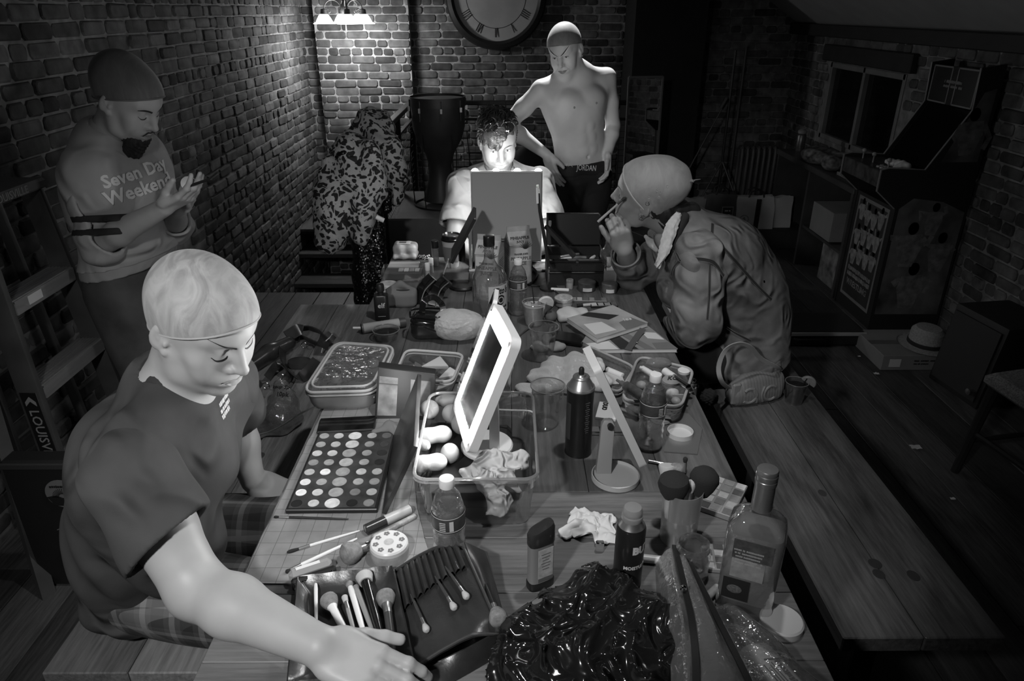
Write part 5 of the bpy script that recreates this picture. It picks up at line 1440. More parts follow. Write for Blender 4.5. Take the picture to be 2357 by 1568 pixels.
# ---------------------------------------------------------------- seated behind the lit mirror
def person_seated():
 root=thing('person','person in pale short-sleeved shirt seated behind the lit mirror, sunglasses on the hair','person',(-.03,3.3,0))
 SK=skinmat('skin_seated',.25,.45)
 H=frame((-.047,3.18,1.240),(.158,-.912,-.377),(-.001,-.382,.924),1.0)
 nk=A_(PY(1150,408,3.29));che=A_(PY(1150,462,3.31));wai=np.array([-.04,3.36,.68]);pel=np.array([-.04,3.38,.56])
 shR=A_(PY(1066,428,3.27));shL=A_(PY(1240,424,3.29));elR=A_(PY(1046,556,3.10));elL=A_(PY(1268,552,3.12))
 wrR=np.array([-.15,2.93,.80]);wrL=np.array([.10,2.95,.80])
 s=SDF();head(s,H,smile=.9,jaw=.98,fat=.97);neck(s,H,nk,.056)
 torso(s,pel,wai,che,nk,shL,shR,hipdir=(-1,0,0),grow=-.004)
 arm(s,shR,elR,wrR);arm(s,shL,elL,wrL)
 hand(s,wrR,(.5,-.5,0),(0,0,-1),True,sc=.95);hand(s,wrL,(-.5,-.5,0),(0,0,-1),False,sc=.95)
 for sg in(1,-1):leg(s,(-.04+sg*.09,3.36,.55),(-.04+sg*.15,2.92,.54),(-.04+sg*.15,2.95,.09))
 sobj('body',s,SK,root,.0042)
 eyes(H,root,s,.6,(0.4,-.3))
 for sg in(1,-1):
  strip('eyebrow',s,H,[(sg*.014,.018),(sg*.028,.0235),(sg*.042,.0235),(sg*.052,.017)],[(sg*.014,.0125),(sg*.028,.0175),(sg*.042,.019),(sg*.052,.0155)],mat('dark_hair',.02,.6),root,off=.001)
 strip('lips',s,H,[(-.026,-.0605),(-.010,-.0615),(0,-.063),(.010,-.0615),(.026,-.0605)],[(-.026,-.0625),(-.010,-.0755),(0,-.0775),(.010,-.0755),(.026,-.0625)],skinmat('lip_seated',.36,.4),root,off=.0004)
 # hair: a shaped mass with combed locks swept to the front left
 hs=SDF();R=H[:3,:3]
 hs.ell(hp(H,(0,-.018,.050)),(.086,.100,.086),R,.03);hs.ell(hp(H,(0,.02,.095)),(.066,.072,.040),R,.03)
 hs.ell(hp(H,(.02,.075,.072)),(.056,.032,.038),R,.02);hs.cap(hp(H,(.0,.098,.070)),hp(H,(.018,.108,.030)),.020,.010,.015)
 hs.cap(hp(H,(.030,.085,.075)),hp(H,(.046,.092,.030)),.020,.012,.015);hs.cap(hp(H,(.055,.05,.06)),hp(H,(.068,.052,.022)),.018,.008,.015)
 hs.cap(hp(H,(.0,-.04,.0)),hp(H,(0,-.06,-.05)),.07,.05,.03);hs.cap(hp(H,(.070,.0,.03)),hp(H,(.073,.012,.006)),.010,.005,.01);hs.cap(hp(H,(-.070,.0,.03)),hp(H,(-.073,.012,-.005)),.010,.005,.01)
 fc=SDF();fc.ell(hp(H,(-.030,.085,.035)),(.034,.05,.036),R,.01)
 Ri=np.linalg.inv(R)
 def hpst(P,d):
  q=(P-H[:3,3])@Ri.T
  d=d+.0024*np.sin((q[...,0]*1.0+q[...,2]*.5+.2*np.sin(q[...,1]*30))*330)+.0035*np.sin(q[...,0]*110+q[...,1]*70+np.sin(q[...,2]*60))
  d=np.maximum(d,-fc.f(P))
  return np.maximum(d,(-.055+0*q[...,1]-q[...,2])*.9)
 ho=sobj('hair',hs,mat('brown_hair',.04,.42,var=.5,vscale=30,stretch=(1,1,.3),spec=.6),root,.0035,post=hpst,slack=.008)
 m=MB();rn=random.Random(5)
 for i in range(170):
  x=rn.uniform(-.07,.075);y=rn.uniform(-.08,.08)
  a=hs.shoot(hp(H,(x,y,.3))[None],-H[:3,2],off=.0)[0]
  ds=np.array((rn.uniform(-.1,.6)+x*4,rn.uniform(.5,1.0),.25))if i%4 else np.array((rn.uniform(-.6,.9),rn.uniform(-.2,1),.45))
  dw=R@nrm(ds);L_=rn.uniform(.03,.055)
  pts=[a+dw*L_*t+R@np.array((0,0,1))*(.006*math.sin(t*2.6)-.014*t*t)for t in np.linspace(0,1,5)]
  m.tube([tuple(p)for p in pts],[.0022,.0028,.0024,.0016,.0004],5)
 for i in range(26):
  t=i/25;a=hp(H,(-.004+.062*t,.100-.02*t,.085-.01*t));b_=hp(H,(.004+.062*t+rn.uniform(-.004,.004),.110-.035*t,.022+.012*t+rn.uniform(-.005,.005)));c=(a+b_)/2+H[:3,1]*.012
  m.tube([tuple(p)for p in spline([a,c,b_],6)],[.003,.004,.0042,.004,.0032,.002,.0006],5)
 m.build('hair_locks',mat('brown_hair',.04,.42,var=.5,vscale=30,stretch=(1,1,.3),spec=.6),ho)
 # sunglasses pushed up on the hair
 sg_=thing('sunglasses','dark sunglasses pushed up on the seated person\'s hair','sunglasses',tuple(hp(H,(0,.08,.12))))
 for q in(1,-1):
  m=MB();rows=[]
  c=np.array((q*.033+.002,.078,.112))
  for r_,dz in((0.0,.004),(.5,.0035),(1,.0)):
   rows.append([tuple(hp(H,c+np.array((math.cos(t)*.028*r_,-.35*math.sin(t)*.021*r_+.012+dz-abs(math.cos(t))*.006*r_,math.sin(t)*.021*r_))))for t in np.linspace(0,2*PI,25)[:-1]])
  m.loft(rows,None,False,False);m.build('lens',mat('dark_lens',.006,.05,spec=.9),sg_)
  rim=[hp(H,c+np.array((math.cos(t)*.029,-.35*math.sin(t)*.022+.012-abs(math.cos(t))*.006,math.sin(t)*.022)))for t in np.linspace(0,2*PI,29)[:-1]]
  m=MB();m.tube([tuple(p)for p in rim],.0022,6,True);m.build('rim',BLK,sg_)
  m=MB();m.tube([tuple(hp(H,p))for p in((q*.062,.080,.115),(q*.078,.06,.105),(q*.088,.0,.08),(q*.088,-.05,.06))],.0025,6);m.build('temple',BLK,sg_)
 m=MB();m.tube([tuple(hp(H,p))for p in((-.008,.095,.118),(.002,.098,.121),(.012,.095,.118))],.0022,6);m.build('bridge',BLK,sg_)
 # shirt
 cl=mat('linen_shirt',.28,.85,var=.22,vscale=7,bump=.35,bscale=350,stretch=(1,1,.4),wrk=.5,wscale=9)
 g=SDF();torso(g,pel,wai,che,nk,shL,shR,hipdir=(-1,0,0),grow=.016,k=.06)
 nc=SDF();nc.cap(hp(H,(0,-.02,-.04)),nk+[0,-.01,0],.062,.066,.01);nc.cap(nk+[0,-.06,.02],nk+[0,-.12,-.10],.045,.012,.02)
 sh_,gs,gp=garment('linen_shirt',g,cl,root,.005,cuts=[((0,0,.55),(0,0,-1),0)],neckc=nc,fold=lambda P:folds(P,.004,46,(1,.3,.5),1.2,6),slack=.01)
 for sg,shp,el in((1,shR,elR),(-1,shL,elL)):
  dd=nrm(el-shp);q=SDF();q.chain([shp*.7+che*.3+[0,0,.03],shp+[0,0,.004],shp+(el-shp)*.55,shp+(el-shp)*1.0],[.062,.066,.076,.088],.04)
  garment('sleeve',q,cl,sh_,.005,cuts=[(shp+(el-shp)*.72,dd,.05)],fold=lambda P:folds(P,.0035,60,(1,.2,.4),1.0,6),slack=.01)
 for sg in(1,-1):
  m=MB();q=[nk+np.array((-sg*.05,.035,.035)),nk+np.array((-sg*.068,-.01,.022)),nk+np.array((-sg*.058,-.07,-.012)),nk+np.array((-sg*.040,-.10,-.05))]
  dn=nrm(np.array((-sg*.8,-.45,-.75)));r0=spline(q,8)
  wd=[.03,.034,.038,.042,.046,.05,.054,.056,.05]
  m.grid(lambda u,v:r0[int(round(u*8))]+dn*wd[int(round(u*8))]*v+np.array((0,0,.012))*math.sin(v*PI),8,4,thick=.003);m.build('collar',cl,sh_)
 g2=SDF();g2.chain([(-.14,3.38,.55),(.06,3.38,.55)],[.11,.11],.04)
 for sg in(1,-1):leg(g2,(-.04+sg*.09,3.36,.55),(-.04+sg*.15,2.92,.54),(-.04+sg*.15,2.95,.09),r=(.1,.075,.07,.06))
 garment('trousers',g2,cloth('dark_trousers',.03),root,.01)
 st_=thing('stool','plain dark stool carrying the seated person behind the mirror','stool',(-.04,3.42,0))
 m=MB();m.lathe([(0,.41),(.17,.41),(.175,.42),(.17,.435),(0,.435)],28,TR((-.04,3.42,0)));m.build('seat',mat('dark_stain',.04,.5,var=.3),st_)
 for a in(45,135,225,315):
  m=MB();c_,s_=math.cos(math.radians(a)),math.sin(math.radians(a));m.cyl((-.04+.12*c_,3.42+.12*s_,.41),(-.04+.17*c_,3.42+.17*s_,0),.015);m.build('leg',mat('dark_stain',.04,.5,var=.3),st_)
person_seated()
# ---------------------------------------------------------------- right: denim jacket, brushing the eye
def person_denim():
 root=thing('person','person in denim jacket and wig cap leaning over the table with an eye brush','person',(.9,2.5,0))
 SK=skinmat('skin_right',.36,.5)
 H=frame(tuple(PY(1490,446,2.47)),(-.944,.328,.10),(-.02,-.36,.93),1.06)
 nk=A_(PY(1572,530,2.50));che=A_(PY(1640,612,2.50));wai=A_(PY(1696,700,2.50));pel=A_(PY(1712,800,2.50))
 shL=A_(PY(1610,590,2.30));shR=A_(PY(1545,575,2.66))
 elL=A_(PY(1604,748,2.24));wrL=np.array([.60,2.42,.66]);elR=A_(PY(1458,632,2.66));wrR=A_(PY(1437,575,2.50))
 s=SDF();head(s,H,jaw=.97,fat=.98);neck(s,H,nk,.054)
 torso(s,pel,wai,che,nk,shL,shR,hipdir=(0,1,0),grow=-.004)
 arm(s,shL,elL,wrL);arm(s,shR,elR,wrR,r=(.052,.044,.042,.030))
 hand(s,wrL,(-.7,.5,-.4),(0,-.2,-1),False)
 Dh=nrm(A_(PY(1420,490,2.43))-wrR)
 hand(s,wrR,Dh,(-.12,.95,.2),True,curls=((.95,.95,.6),(.9,.9,.6),(.7,.8,.6),(.55,.7,.5)),thumb=(.5,.9,.55),tcurl=.3,sc=1.0)
 hR,hL=pel+[-.02,.08,-.02],pel+[-.02,-.06,-.02]
 leg(s,hR,(.48,2.58,.55),(.50,2.60,.09));leg(s,hL,(.50,2.40,.55),(.52,2.34,.09))
 sobj('body',s,SK,root,.0038)
 strip('eyelashes',s,H,[(-.019,-.005),(-.026,-.0085),(-.033,-.0095),(-.040,-.0075),(-.046,-.002)],[(-.019,-.0062),(-.026,-.0110),(-.033,-.0122),(-.040,-.0100),(-.047,-.0025)],BROW,root,off=.001)
 for sg in(1,-1):strip('eyebrow',s,H,[(sg*.013,.022),(sg*.026,.029),(sg*.040,.034),(sg*.054,.032)],[(sg*.013,.016),(sg*.026,.0235),(sg*.040,.0305),(sg*.054,.031)],mat('brow_soft',.06,.6),root,off=.001)
 strip('lips',s,H,[(-.024,-.0635),(-.010,-.0610),(0,-.0625),(.010,-.0610),(.024,-.0635)],[(-.024,-.0655),(-.010,-.0765),(0,-.0785),(.010,-.0765),(.024,-.0655)],skinmat('lip_right',.22,.45),root,off=.0004)
 co,cs,cp=capmesh('wig_cap',H,capmat('stocking_cap_dusty',.36,.10),root,rim=(.088,1.0),grow=.009,res=.0042,wob=.0018,bulge=[((0,-.075,.055),(.066,.060,.062)),((0,-.04,.07),(.075,.08,.06))])
 ring=captop(cs,H,(.088,1.0));m=MB();m.tube([tuple(p)for p in ring],.0030,6,True);m.build('cap_band',mat('cap_band_pale',.42,.7),co)
 kp=cs.shoot(hp(H,(-.02,-.30,.14))[None],hp(H,(-.01,-.06,.06))-hp(H,(-.02,-.30,.14)),off=-.002)[0]
 m=MB();kd=nrm(kp-hp(H,(0,-.02,.03)))
 for i in range(5):
  q=nrm(kd+np.array((random.uniform(-.5,.5),random.uniform(-.5,.5),random.uniform(-.2,.5))));m.tube([tuple(kp),tuple(kp+q*.010),tuple(kp+q*.018+[0,0,-.003])],[.004,.0025,.0008],6)
 m.tube([tuple(kp),tuple(kp+np.array((.022,0,.004))),tuple(kp+np.array((.036,0,.006)))],[.003,.0015,.0006],6);m.build('cap_knot',capmat('stocking_cap_knot',.33,.2),co)
 m=MB();rn=random.Random(3)
 for i in range(9):
  c0=cs.shoot(hp(H,(-.3,rn.uniform(-.07,.01),rn.uniform(.035,.10)))[None],H[:3,0],off=.0003)[0];g=cs.grad(c0[None])[0]
  M_=AX(c0,c0+g);m.tube([(math.cos(t)*.0040,math.sin(t)*.0040,0)for t in np.linspace(0,2*PI,13)[:-1]],.0005,4,True,M_)
 m.build('cap_ring_marks',mat('chalk_mark',.5,.8),co)
 # short dark hair at the nape, beard shadow none; ear rings
 hs=SDF();hs.cap(hp(H,(-.03,-.075,-.03)),hp(H,(-.02,-.078,-.075)),.040,.034,.03);hs.cap(hp(H,(-.068,-.032,-.008)),hp(H,(-.058,-.04,-.04)),.014,.012,.02)
 sobj('nape_hair',hs,mat('dark_hair',.02,.6,bump=.6,bscale=300),root,.005,post=lambda P,d:d+folds(P,.0015,400,(1,.4,.2),1,20))
 for(a,b_,c_)in((-.090,-.006,-.028),(-.088,.000,-.038),(-.088,-.016,.022)):
  m=MB();o=hp(H,(a,b_,c_));m.tube([tuple(o+H[:3,1]*math.cos(t)*.006+H[:3,2]*math.sin(t)*.006)for t in np.linspace(0,2*PI,17)[:-1]],.0013,6,True);m.build('earring',STEEL,root)
 # jacket
 dn=mat('denim',.20,.85,var=.42,vscale=9,bump=.4,bscale=520,detail=7,wrk=.8,wscale=9)
 g=SDF();torso(g,pel,wai,che,nk,shL,shR,hipdir=(0,1,0),grow=.030,k=.07)
 g.chain([A_(PY(1640,560,2.5)),A_(PY(1705,640,2.5)),A_(PY(1728,730,2.5))],[.10,.13,.135],.06)
 g.ell(A_(PY(1708,780,2.54)),(.14,.13,.10),k=.06);g.ell(A_(PY(1580,640,2.45)),(.10,.14,.12),k=.05)
 nc=SDF();nc.cap(hp(H,(0,-.035,-.06)),nk+[-.03,0,.0],.064,.064,.01);nc.cap(nk+[-.09,0,.03],nk+[-.12,.03,-.12],.045,.04,.02)
 hem_o=A_(PY(1640,866,2.40))
 fold=lambda P:folds(P,.009,26,(.5,.5,.8),1.6,5)+folds(P,.006,50,(1,-.5,.6),1.4,7,1.1)
 jk,gs,gp=garment('denim_jacket',g,dn,root,.0055,cuts=[(np.array([.80,0,.465]),(.45,0,-1),.03)],neckc=nc,fold=fold,slack=.016)
 def sleeve(pts,rr,cut,amp=.006,dep=.05):
  q=SDF();q.chain(pts,rr,.035)
  return garment('sleeve',q,dn,jk,.0052,cuts=[cut]if cut else[],fold=lambda P:folds(P,amp,52,(.3,.3,1),1.3,6)+folds(P,amp*.5,95,(1,.3,.5),1.2,9),slack=.016)
 e2=elL+(wrL-elL)*.9
 sl,qs,qp=sleeve([shL+[.02,.05,.03],shL+[0,0,.0],shL*.5+elL*.5,elL,e2],[.066,.082,.082,.074,.058],(elL+(wrL-elL)*.8,wrL-elL,.04))
 d2=wrR-elR
 sr,rs,rp=sleeve([shR*.7+che*.3,shR,elR*.5+shR*.5,elR,elR+d2*.5,elR+d2*.98],[.08,.076,.068,.060,.056,.054],(elR+d2*.80,d2,.05),.004)
 # seams with stitches
 seam=mat('denim_seam',.17,.8);dark=mat('denim_seam_dark',.035,.9)
 def seamline(pts,sd_,post_,w=.010,parent=jk):
  P=np.array([A_(PY(a,b_,2.0))for a,b_ in spline([(x,y,0)for x,y in pts],26)for _ in(0,)])if False else np.array([A_(PY(q[0],q[1],1.9))for q in spline([(x,y,0)for x,y in pts],26)])
  D=P.mean(0)-np.array([0,0,1.76])
  q=np.array([sd_.shoot(p[None],p-np.array([0,0,1.76]),post_,maxd=1.2,off=.001)[0]for p in P])
  g_=sd_.grad(q,post_)
  m=MB();m.tube([tuple(a)for a in q],0,flat=(w,.0025),up=lambda i:tuple(g_[i]));m.build('seam',dark,parent,smooth=60)
  for o_ in(-1,1):
   T=np.gradient(q,axis=0);B=np.cross(T,g_);B/=np.linalg.norm(B,axis=1,keepdims=True)+1e-9
   m=MB();m.tube([tuple(a)for a in q+B*o_*w*.5+g_*.0015],.0009,4);m.build('stitching',seam,parent)
 seamline([(1545,555),(1556,580),(1566,600)],gs,gp);seamline([(1640,515),(1638,560),(1637,600)],gs,gp)
 seamline([(1545,650),(1552,615),(1580,597),(1637,602),(1665,635)],qs,qp,.012,sl);seamline([(1634,610),(1632,680),(1628,735)],qs,qp,.008,sl)
 seamline([(1655,560),(1700,610),(1740,655),(1775,690)],gs,gp);seamline([(1655,740),(1690,765),(1728,785)],gs,gp,.008)
 # waistband with its button tab
 wb=SDF();torso(wb,pel,wai,che,nk,shL,shR,hipdir=(0,1,0),grow=.037,k=.07);wb.ell(A_(PY(1708,780,2.54)),(.148,.138,.108),k=.06)
 wbo,ws,wp=garment('waistband',wb,dn,jk,.0055,cuts=[((.80,0,.520),(-.45,.0,1),.0),((.80,0,.462),(.45,0,-1),.03)],fold=lambda P:folds(P,.003,160,(1,.6,0),.3),slack=.01)
 tp_=A_(PY(1775,765,2.48));m=MB();m.box((.035,0,0),(.085,.004,.034),Matrix.Translation(tp_)@Matrix.Rotation(.42,4,'Y')@Matrix.Rotation(.15,4,'Z'),b=.0018);m.build('side_tab',dn,jk)
 # fleece collar
 fl_=mat('fleece',.55,.95,var=.15,vscale=60,bump=1.0,bscale=180)
 def lapel(pxs,ys,wdt,nm):
  q=SDF();P=[A_(PY(a,b_,y))for(a,b_),y in zip(pxs,ys)];q.chain(P,wdt,.01)
  return sobj(nm,q,fl_,jk,.0032,post=lambda P_,d:d+.0022*np.sin(P_[...,0]*420+2*np.sin(P_[...,2]*300))*np.sin(P_[...,2]*430+P_[...,1]*300),slack=.004)
 eL=spline([A_(PY(a,b_,y))for a,b_,y in((1556,486,2.36),(1534,512,2.33),(1521,548,2.315),(1514,582,2.30),(1506,611,2.29))],30);eR=spline([A_(PY(a,b_,y))for a,b_,y in((1568,489,2.36),(1562,517,2.32),(1550,552,2.30),(1538,584,2.285),(1513,612,2.28))],30)
 def lpf(u,v):
  p=eL[int(round(v*30))]*(1-u)+eR[int(round(v*30))]*u;q_=Vector(p)+Vector((0,-.012*math.sin(PI*u)-.006,0));return q_+Vector((1,-1,1))*.0035*mnoise.noise(q_*190)
 m=MB();m.grid(lpf,14,30,thick=-.014);m.build('fleece_collar',fl_,jk,smooth=80)
 lapel([(1487,545),(1500,560),(1512,573)],[2.50,2.48,2.46],[.008,.014,.012],'fleece_collar')
 q=SDF();q.chain([A_(PY(1560,485,2.40)),A_(PY(1590,487,2.46)),A_(PY(1600,500,2.55))],[.018,.03,.025],.02);q.chain([A_(PY(1575,500,2.36)),A_(PY(1548,560,2.33)),A_(PY(1534,600,2.31))],[.018,.016,.008],.01)
 sobj('collar',q,cloth('dark_collar',.02),jk,.005)
 # cuff of the raised sleeve
 cdir=nrm(d2);cc_=elR+d2*.80;u=nrm(np.cross(cdir,[0,1,0]));v=np.cross(cdir,u)
 m=MB();m.tube([tuple(cc_+(u*math.cos(t)+v*math.sin(t))*.054)for t in np.linspace(0,2*PI,33)[:-1]],0,closed=True,flat=(.03,.006),up=lambda i:tuple(u*math.cos(2*PI*i/32)+v*math.sin(2*PI*i/32)));m.build('cuff',dn,sr,smooth=60)
 g2=SDF();g2.chain([pel+[0,.07,-.01],pel+[0,-.05,-.01]],[.102,.102],.04);leg(g2,hR,(.48,2.58,.55),(.50,2.60,.09),r=(.094,.078,.07,.06));leg(g2,hL,(.50,2.40,.55),(.52,2.34,.09),r=(.094,.078,.07,.06))
 garment('black_trousers',g2,cloth('black_trousers',.015),root,.01,fold=lambda P:folds(P,.004,45,(.3,1,.4),1.0,6),slack=.01)
 for an in((.50,2.60,.09),(.52,2.34,.09)):
  f=SDF();foot(f,an,(-1,0,0));sobj('shoe',f,BLK,root,.009)
 # the eye brush held between finger and thumb
 br=thing('eye_brush','thin eye brush held to the eye by the person in denim','brush',tuple(PY(1405,480,2.40)))
 a,b_=A_(PY(1376,511,2.40)),A_(PY(1434,459,2.405));d=nrm(b_-a)
 m=MB();m.tube([tuple(a),tuple(a+d*.02),tuple(b_-d*.022)],[.0048,.0052,.0035],10);m.build('handle',mat('brush_wood',.35,.4),br)
 m=MB();m.tube([tuple(b_-d*.024),tuple(b_-d*.004)],[.0038,.0042],10);m.build('ferrule',STEEL,br)
 m=MB();m.tube([tuple(b_-d*.005),tuple(b_+d*.004),tuple(b_+d*.012)],[.0045,.0065,.002],10);m.build('bristles',mat('dark_bristle',.03,.9),br)
person_denim()
# ---------------------------------------------------------------- standing left: pale sweatshirt, bearded
def person_sweatshirt():
 root=thing('person','bearded person in pale lettered sweatshirt standing by the left brick wall','person',(-1.4,2.5,0))
 SK=skinmat('skin_left',.36,.5)
 H=frame(tuple(PY(294,230,2.48)),(.834,-.227,-.504),(.481,-.149,.864),1.06)
 nk=A_(PY(243,338,2.53));che=A_(PY(275,430,2.54));wai=A_(PY(298,530,2.55));pel=A_(PY(305,625,2.56))
 shR=A_(PY(206,392,2.42));shL=A_(PY(322,352,2.68));elR=A_(PY(232,560,2.36));wrR=A_(PY(378,478,2.25))
 elL=A_(PY(400,520,2.66));wrL=A_(PY(410,482,2.42))
 s=SDF();head(s,H,jaw=.98,fat=.97);neck(s,H,nk,.054)
 torso(s,pel,wai,che,nk,shL,shR,grow=-.004)
 arm(s,shR,elR,wrR,r=(.052,.043,.042,.028));arm(s,shL,elL,wrL)
 Dh=nrm(A_(PY(466,434,2.22))-wrR)
 hand(s,wrR,Dh,(-.1,.35,1.0),True,curls=((.2,.35,.3),(.2,.3,.25),(.25,.3,.3),(.3,.35,.3)),thumb=(.25,.9,.55),tcurl=.3)
 hand(s,wrL,A_(PY(462,452,2.34))-wrL,(.1,-.6,.7),False,curl=(.3,.4,.3),thumb=(.5,.8,.5))
 kR,kL=(-1.36,2.42,.48),(-1.33,2.66,.48);aR,aL=(-1.40,2.45,.08),(-1.38,2.70,.08)
 sd=nrm(shR-shL);hR,hL=pel+sd*.085-[0,0,.05],pel-sd*.085-[0,0,.05]
 leg(s,hR,kR,aR);leg(s,hL,kL,aL)
 sobj('body',s,SK,root,.004)
 for sg in(1,-1):
  strip('eyelashes',s,H,[(sg*.019,-.005),(sg*.026,-.0085),(sg*.033,-.0095),(sg*.040,-.0075),(sg*.046,-.002)],[(sg*.019,-.0062),(sg*.026,-.0112),(sg*.033,-.0125),(sg*.040,-.0102),(sg*.047,-.0025)],BROW,root,off=.001)
  strip('eyebrow',s,H,[(sg*.013,.020),(sg*.026,.0245),(sg*.040,.025),(sg*.052,.019)],[(sg*.013,.014),(sg*.026,.0175),(sg*.040,.0195),(sg*.052,.017)],mat('dark_hair',.02,.6),root,off=.001)
 strip('moustache',s,H,[(-.026,-.0625),(-.012,-.0515),(0,-.0530),(.012,-.0515),(.026,-.0625)],[(-.028,-.0680),(-.012,-.0570),(0,-.0575),(.012,-.0570),(.028,-.0680)],mat('beard_hair',.015,.8),root,off=.0018)
 strip('lips',s,H,[(-.022,-.0625),(-.010,-.0605),(0,-.062),(.010,-.0605),(.022,-.0625)],[(-.022,-.0665),(-.010,-.0765),(0,-.0785),(.010,-.0765),(.022,-.0665)],skinmat('lip_left',.22,.45),root,off=.0003)
 bs=SDF();bs.cap(hp(H,(0,.072,-.098)),hp(H,(0,.060,-.150)),.024,.026,.02)
 for sg in(1,-1):bs.cap(hp(H,(sg*.022,.068,-.096)),hp(H,(sg*.014,.055,-.145)),.020,.022,.02);bs.cap(hp(H,(sg*.040,.030,-.090)),hp(H,(sg*.024,.058,-.108)),.010,.017,.02)
 sobj('beard',bs,mat('beard_hair',.015,.8,bump=.8,bscale=260),root,.0035,post=lambda P,d:d+.0022*np.sin(P[...,0]*500+3*np.sin(P[...,2]*90))+.002*np.sin(P[...,1]*430+P[...,2]*60),slack=.006)
 co,cs,cp=capmesh('wig_cap',H,capmat('stocking_cap_dark',.095,.15),root,rim=(.060,.55),grow=.008,res=.0042,bulge=[((0,-.05,.055),(.078,.075,.075))])
 m=MB();m.tube([tuple(p)for p in captop(cs,H,(.060,.55))],.0028,6,True);m.build('cap_band',mat('cap_band_mid',.13,.7),co)
 # sweatshirt
 sw=cloth('fleece_sweatshirt',.34,.95,380,.08,.3)
 g=SDF();torso(g,pel+[0,0,.03],wai,che,nk,shL,shR,grow=.026,k=.06)
 nc=SDF();nc.cap(hp(H,(0,-.035,-.06)),nk+[.01,0,.02],.060,.064,.01)
 hem=A_(PY(318,604,2.44))
 fold=lambda P:folds(P,.005,34,(.4,.4,1),1.4,5)*np.clip((1.35-P[...,2])*4,.2,1)+folds(P,.0025,75,(1,-.3,.5),1.0,8)
 gt,gs,gp=garment('sweatshirt',g,sw,root,.005,cuts=[(hem,(.12,0,-1),.04)],neckc=nc,fold=fold,slack=.012)
 neckband(gs,fold,nk+[.01,0,.01],nrm(hp(H,(0,-.035,-.06))-nk),.064,cloth('sweatshirt_rib',.30,.95,200,.1),gt,.022)
 band=SDF();torso(band,pel+[0,0,.03],wai,che,nk,shL,shR,grow=.020,k=.06)
 garment('hem_rib',band,cloth('sweatshirt_rib',.30,.95,200,.1),gt,.005,cuts=[(hem+[0,0,.01],(-.12,0,1),0),(hem-[0,0,.035],(.12,0,-1),.03)])
 dd=elR-shR
 q=SDF();q.chain([shR*.7+che*.3+[0,0,.03],shR,shR+dd*.5,elR,elR+(wrR-elR)*.35],[.066,.072,.074,.068,.062],.035)
 sl,qs,qp=garment('sleeve',q,sw,gt,.005,cuts=[(elR+(wrR-elR)*.16,wrR-elR,.04)],fold=lambda P:folds(P,.0055,70,(.1,.1,1),1.0,5)*np.clip((1.25-P[...,2])*5,.3,1),slack=.012)
 q2=SDF();q2.chain([shL*.7+che*.3+[0,0,.02],shL,elL,elL+(wrL-elL)*.5],[.066,.070,.064,.056],.035)
 garment('sleeve',q2,sw,gt,.0055,cuts=[(elL+(wrL-elL)*.4,wrL-elL,.04)],fold=lambda P:folds(P,.004,60,(.1,.1,1),1.0,5),slack=.01)
 # two dark sleeve stripes
 for t in(.66,.84):
  c=shR+dd*t;n=nrm(dd)
  b2=SDF();b2.p=list(q.p);
  def pp(P,d,c=c,n=n):return np.maximum(d+folds(P,.0055,70,(.1,.1,1),1.0,5)*np.clip((1.25-P[...,2])*5,.3,1)-.0022,np.abs((P-c)@n)-.011)
  sobj('stripe',b2,mat('navy_stripe',.018,.9),sl,.005,post=pp,slack=.012)
 n=nrm((.62,-.76,.12));m=MB();xd=(.76,.62,.14);U=SDF();U.p=g.p+q.p;up_=lambda P,d:d+fold(P)
 put_text(m,'Seven Day',.057,hit(321,399,U,up_,.04,1.5),xd,n,U,up_,bold=.0018,off=.004);put_text(m,'Weekend',.062,hit(331,437,U,up_,.04,1.5),xd,n,U,up_,bold=.0018,off=.004)
 m.build('lettering',mat('cream_print',.66,.8),gt,smooth=0)
 # wide jeans
 g2=SDF();g2.chain([pel+sd*.08,pel-sd*.08],[.115,.115],.05);leg(g2,hR,kR,aR,r=(.120,.10,.095,.09));leg(g2,hL,kL,aL,r=(.120,.10,.095,.09))
 garment('jeans',g2,mat('denim_dark',.06,.9,var=.4,vscale=9,bump=.4,bscale=500),root,.007,cuts=[(pel+[0,0,.075],(0,0,1),.03),((0,0,.04),(0,0,-1),0)],fold=lambda P:folds(P,.007,40,(1,.5,.2),1.0,4),slack=.014)
 for an in(aR,aL):
  f=SDF();foot(f,an,(.9,-.4,0));sobj('shoe',f,BLK,root,.009)
 ph=thing('compact_mirror','small round compact held open in the standing bearded person\'s hands','compact',tuple(PY(435,425,2.2)))
 o=A_(PY(434,423,2.22));m=MB();m.lathe([(0,0),(.022,0),(.023,.003),(.022,.006),(0,.007)],24,Matrix.Translation(o)@Matrix.Rotation(1.25,4,'X')@Matrix.Rotation(.3,4,'Y'));m.build('shell',mat('compact_case',.30,.35),ph)
 br=thing('makeup_pencil','dark pencil with a shining metal tip in the bearded person\'s hand','pencil',tuple(PY(470,415,2.2)))
 a,b_,c=A_(PY(436,428,2.2)),A_(PY(484,412,2.19)),A_(PY(503,397,2.185))
 m=MB();m.tube([tuple(a),tuple(b_)],[.0042,.0045],8);m.build('barrel',BLK,br)
 m=MB();m.tube([tuple(b_),tuple(c)],[.0046,.0046],10);m.build('metal_cap',STEEL,br)
person_sweatshirt()
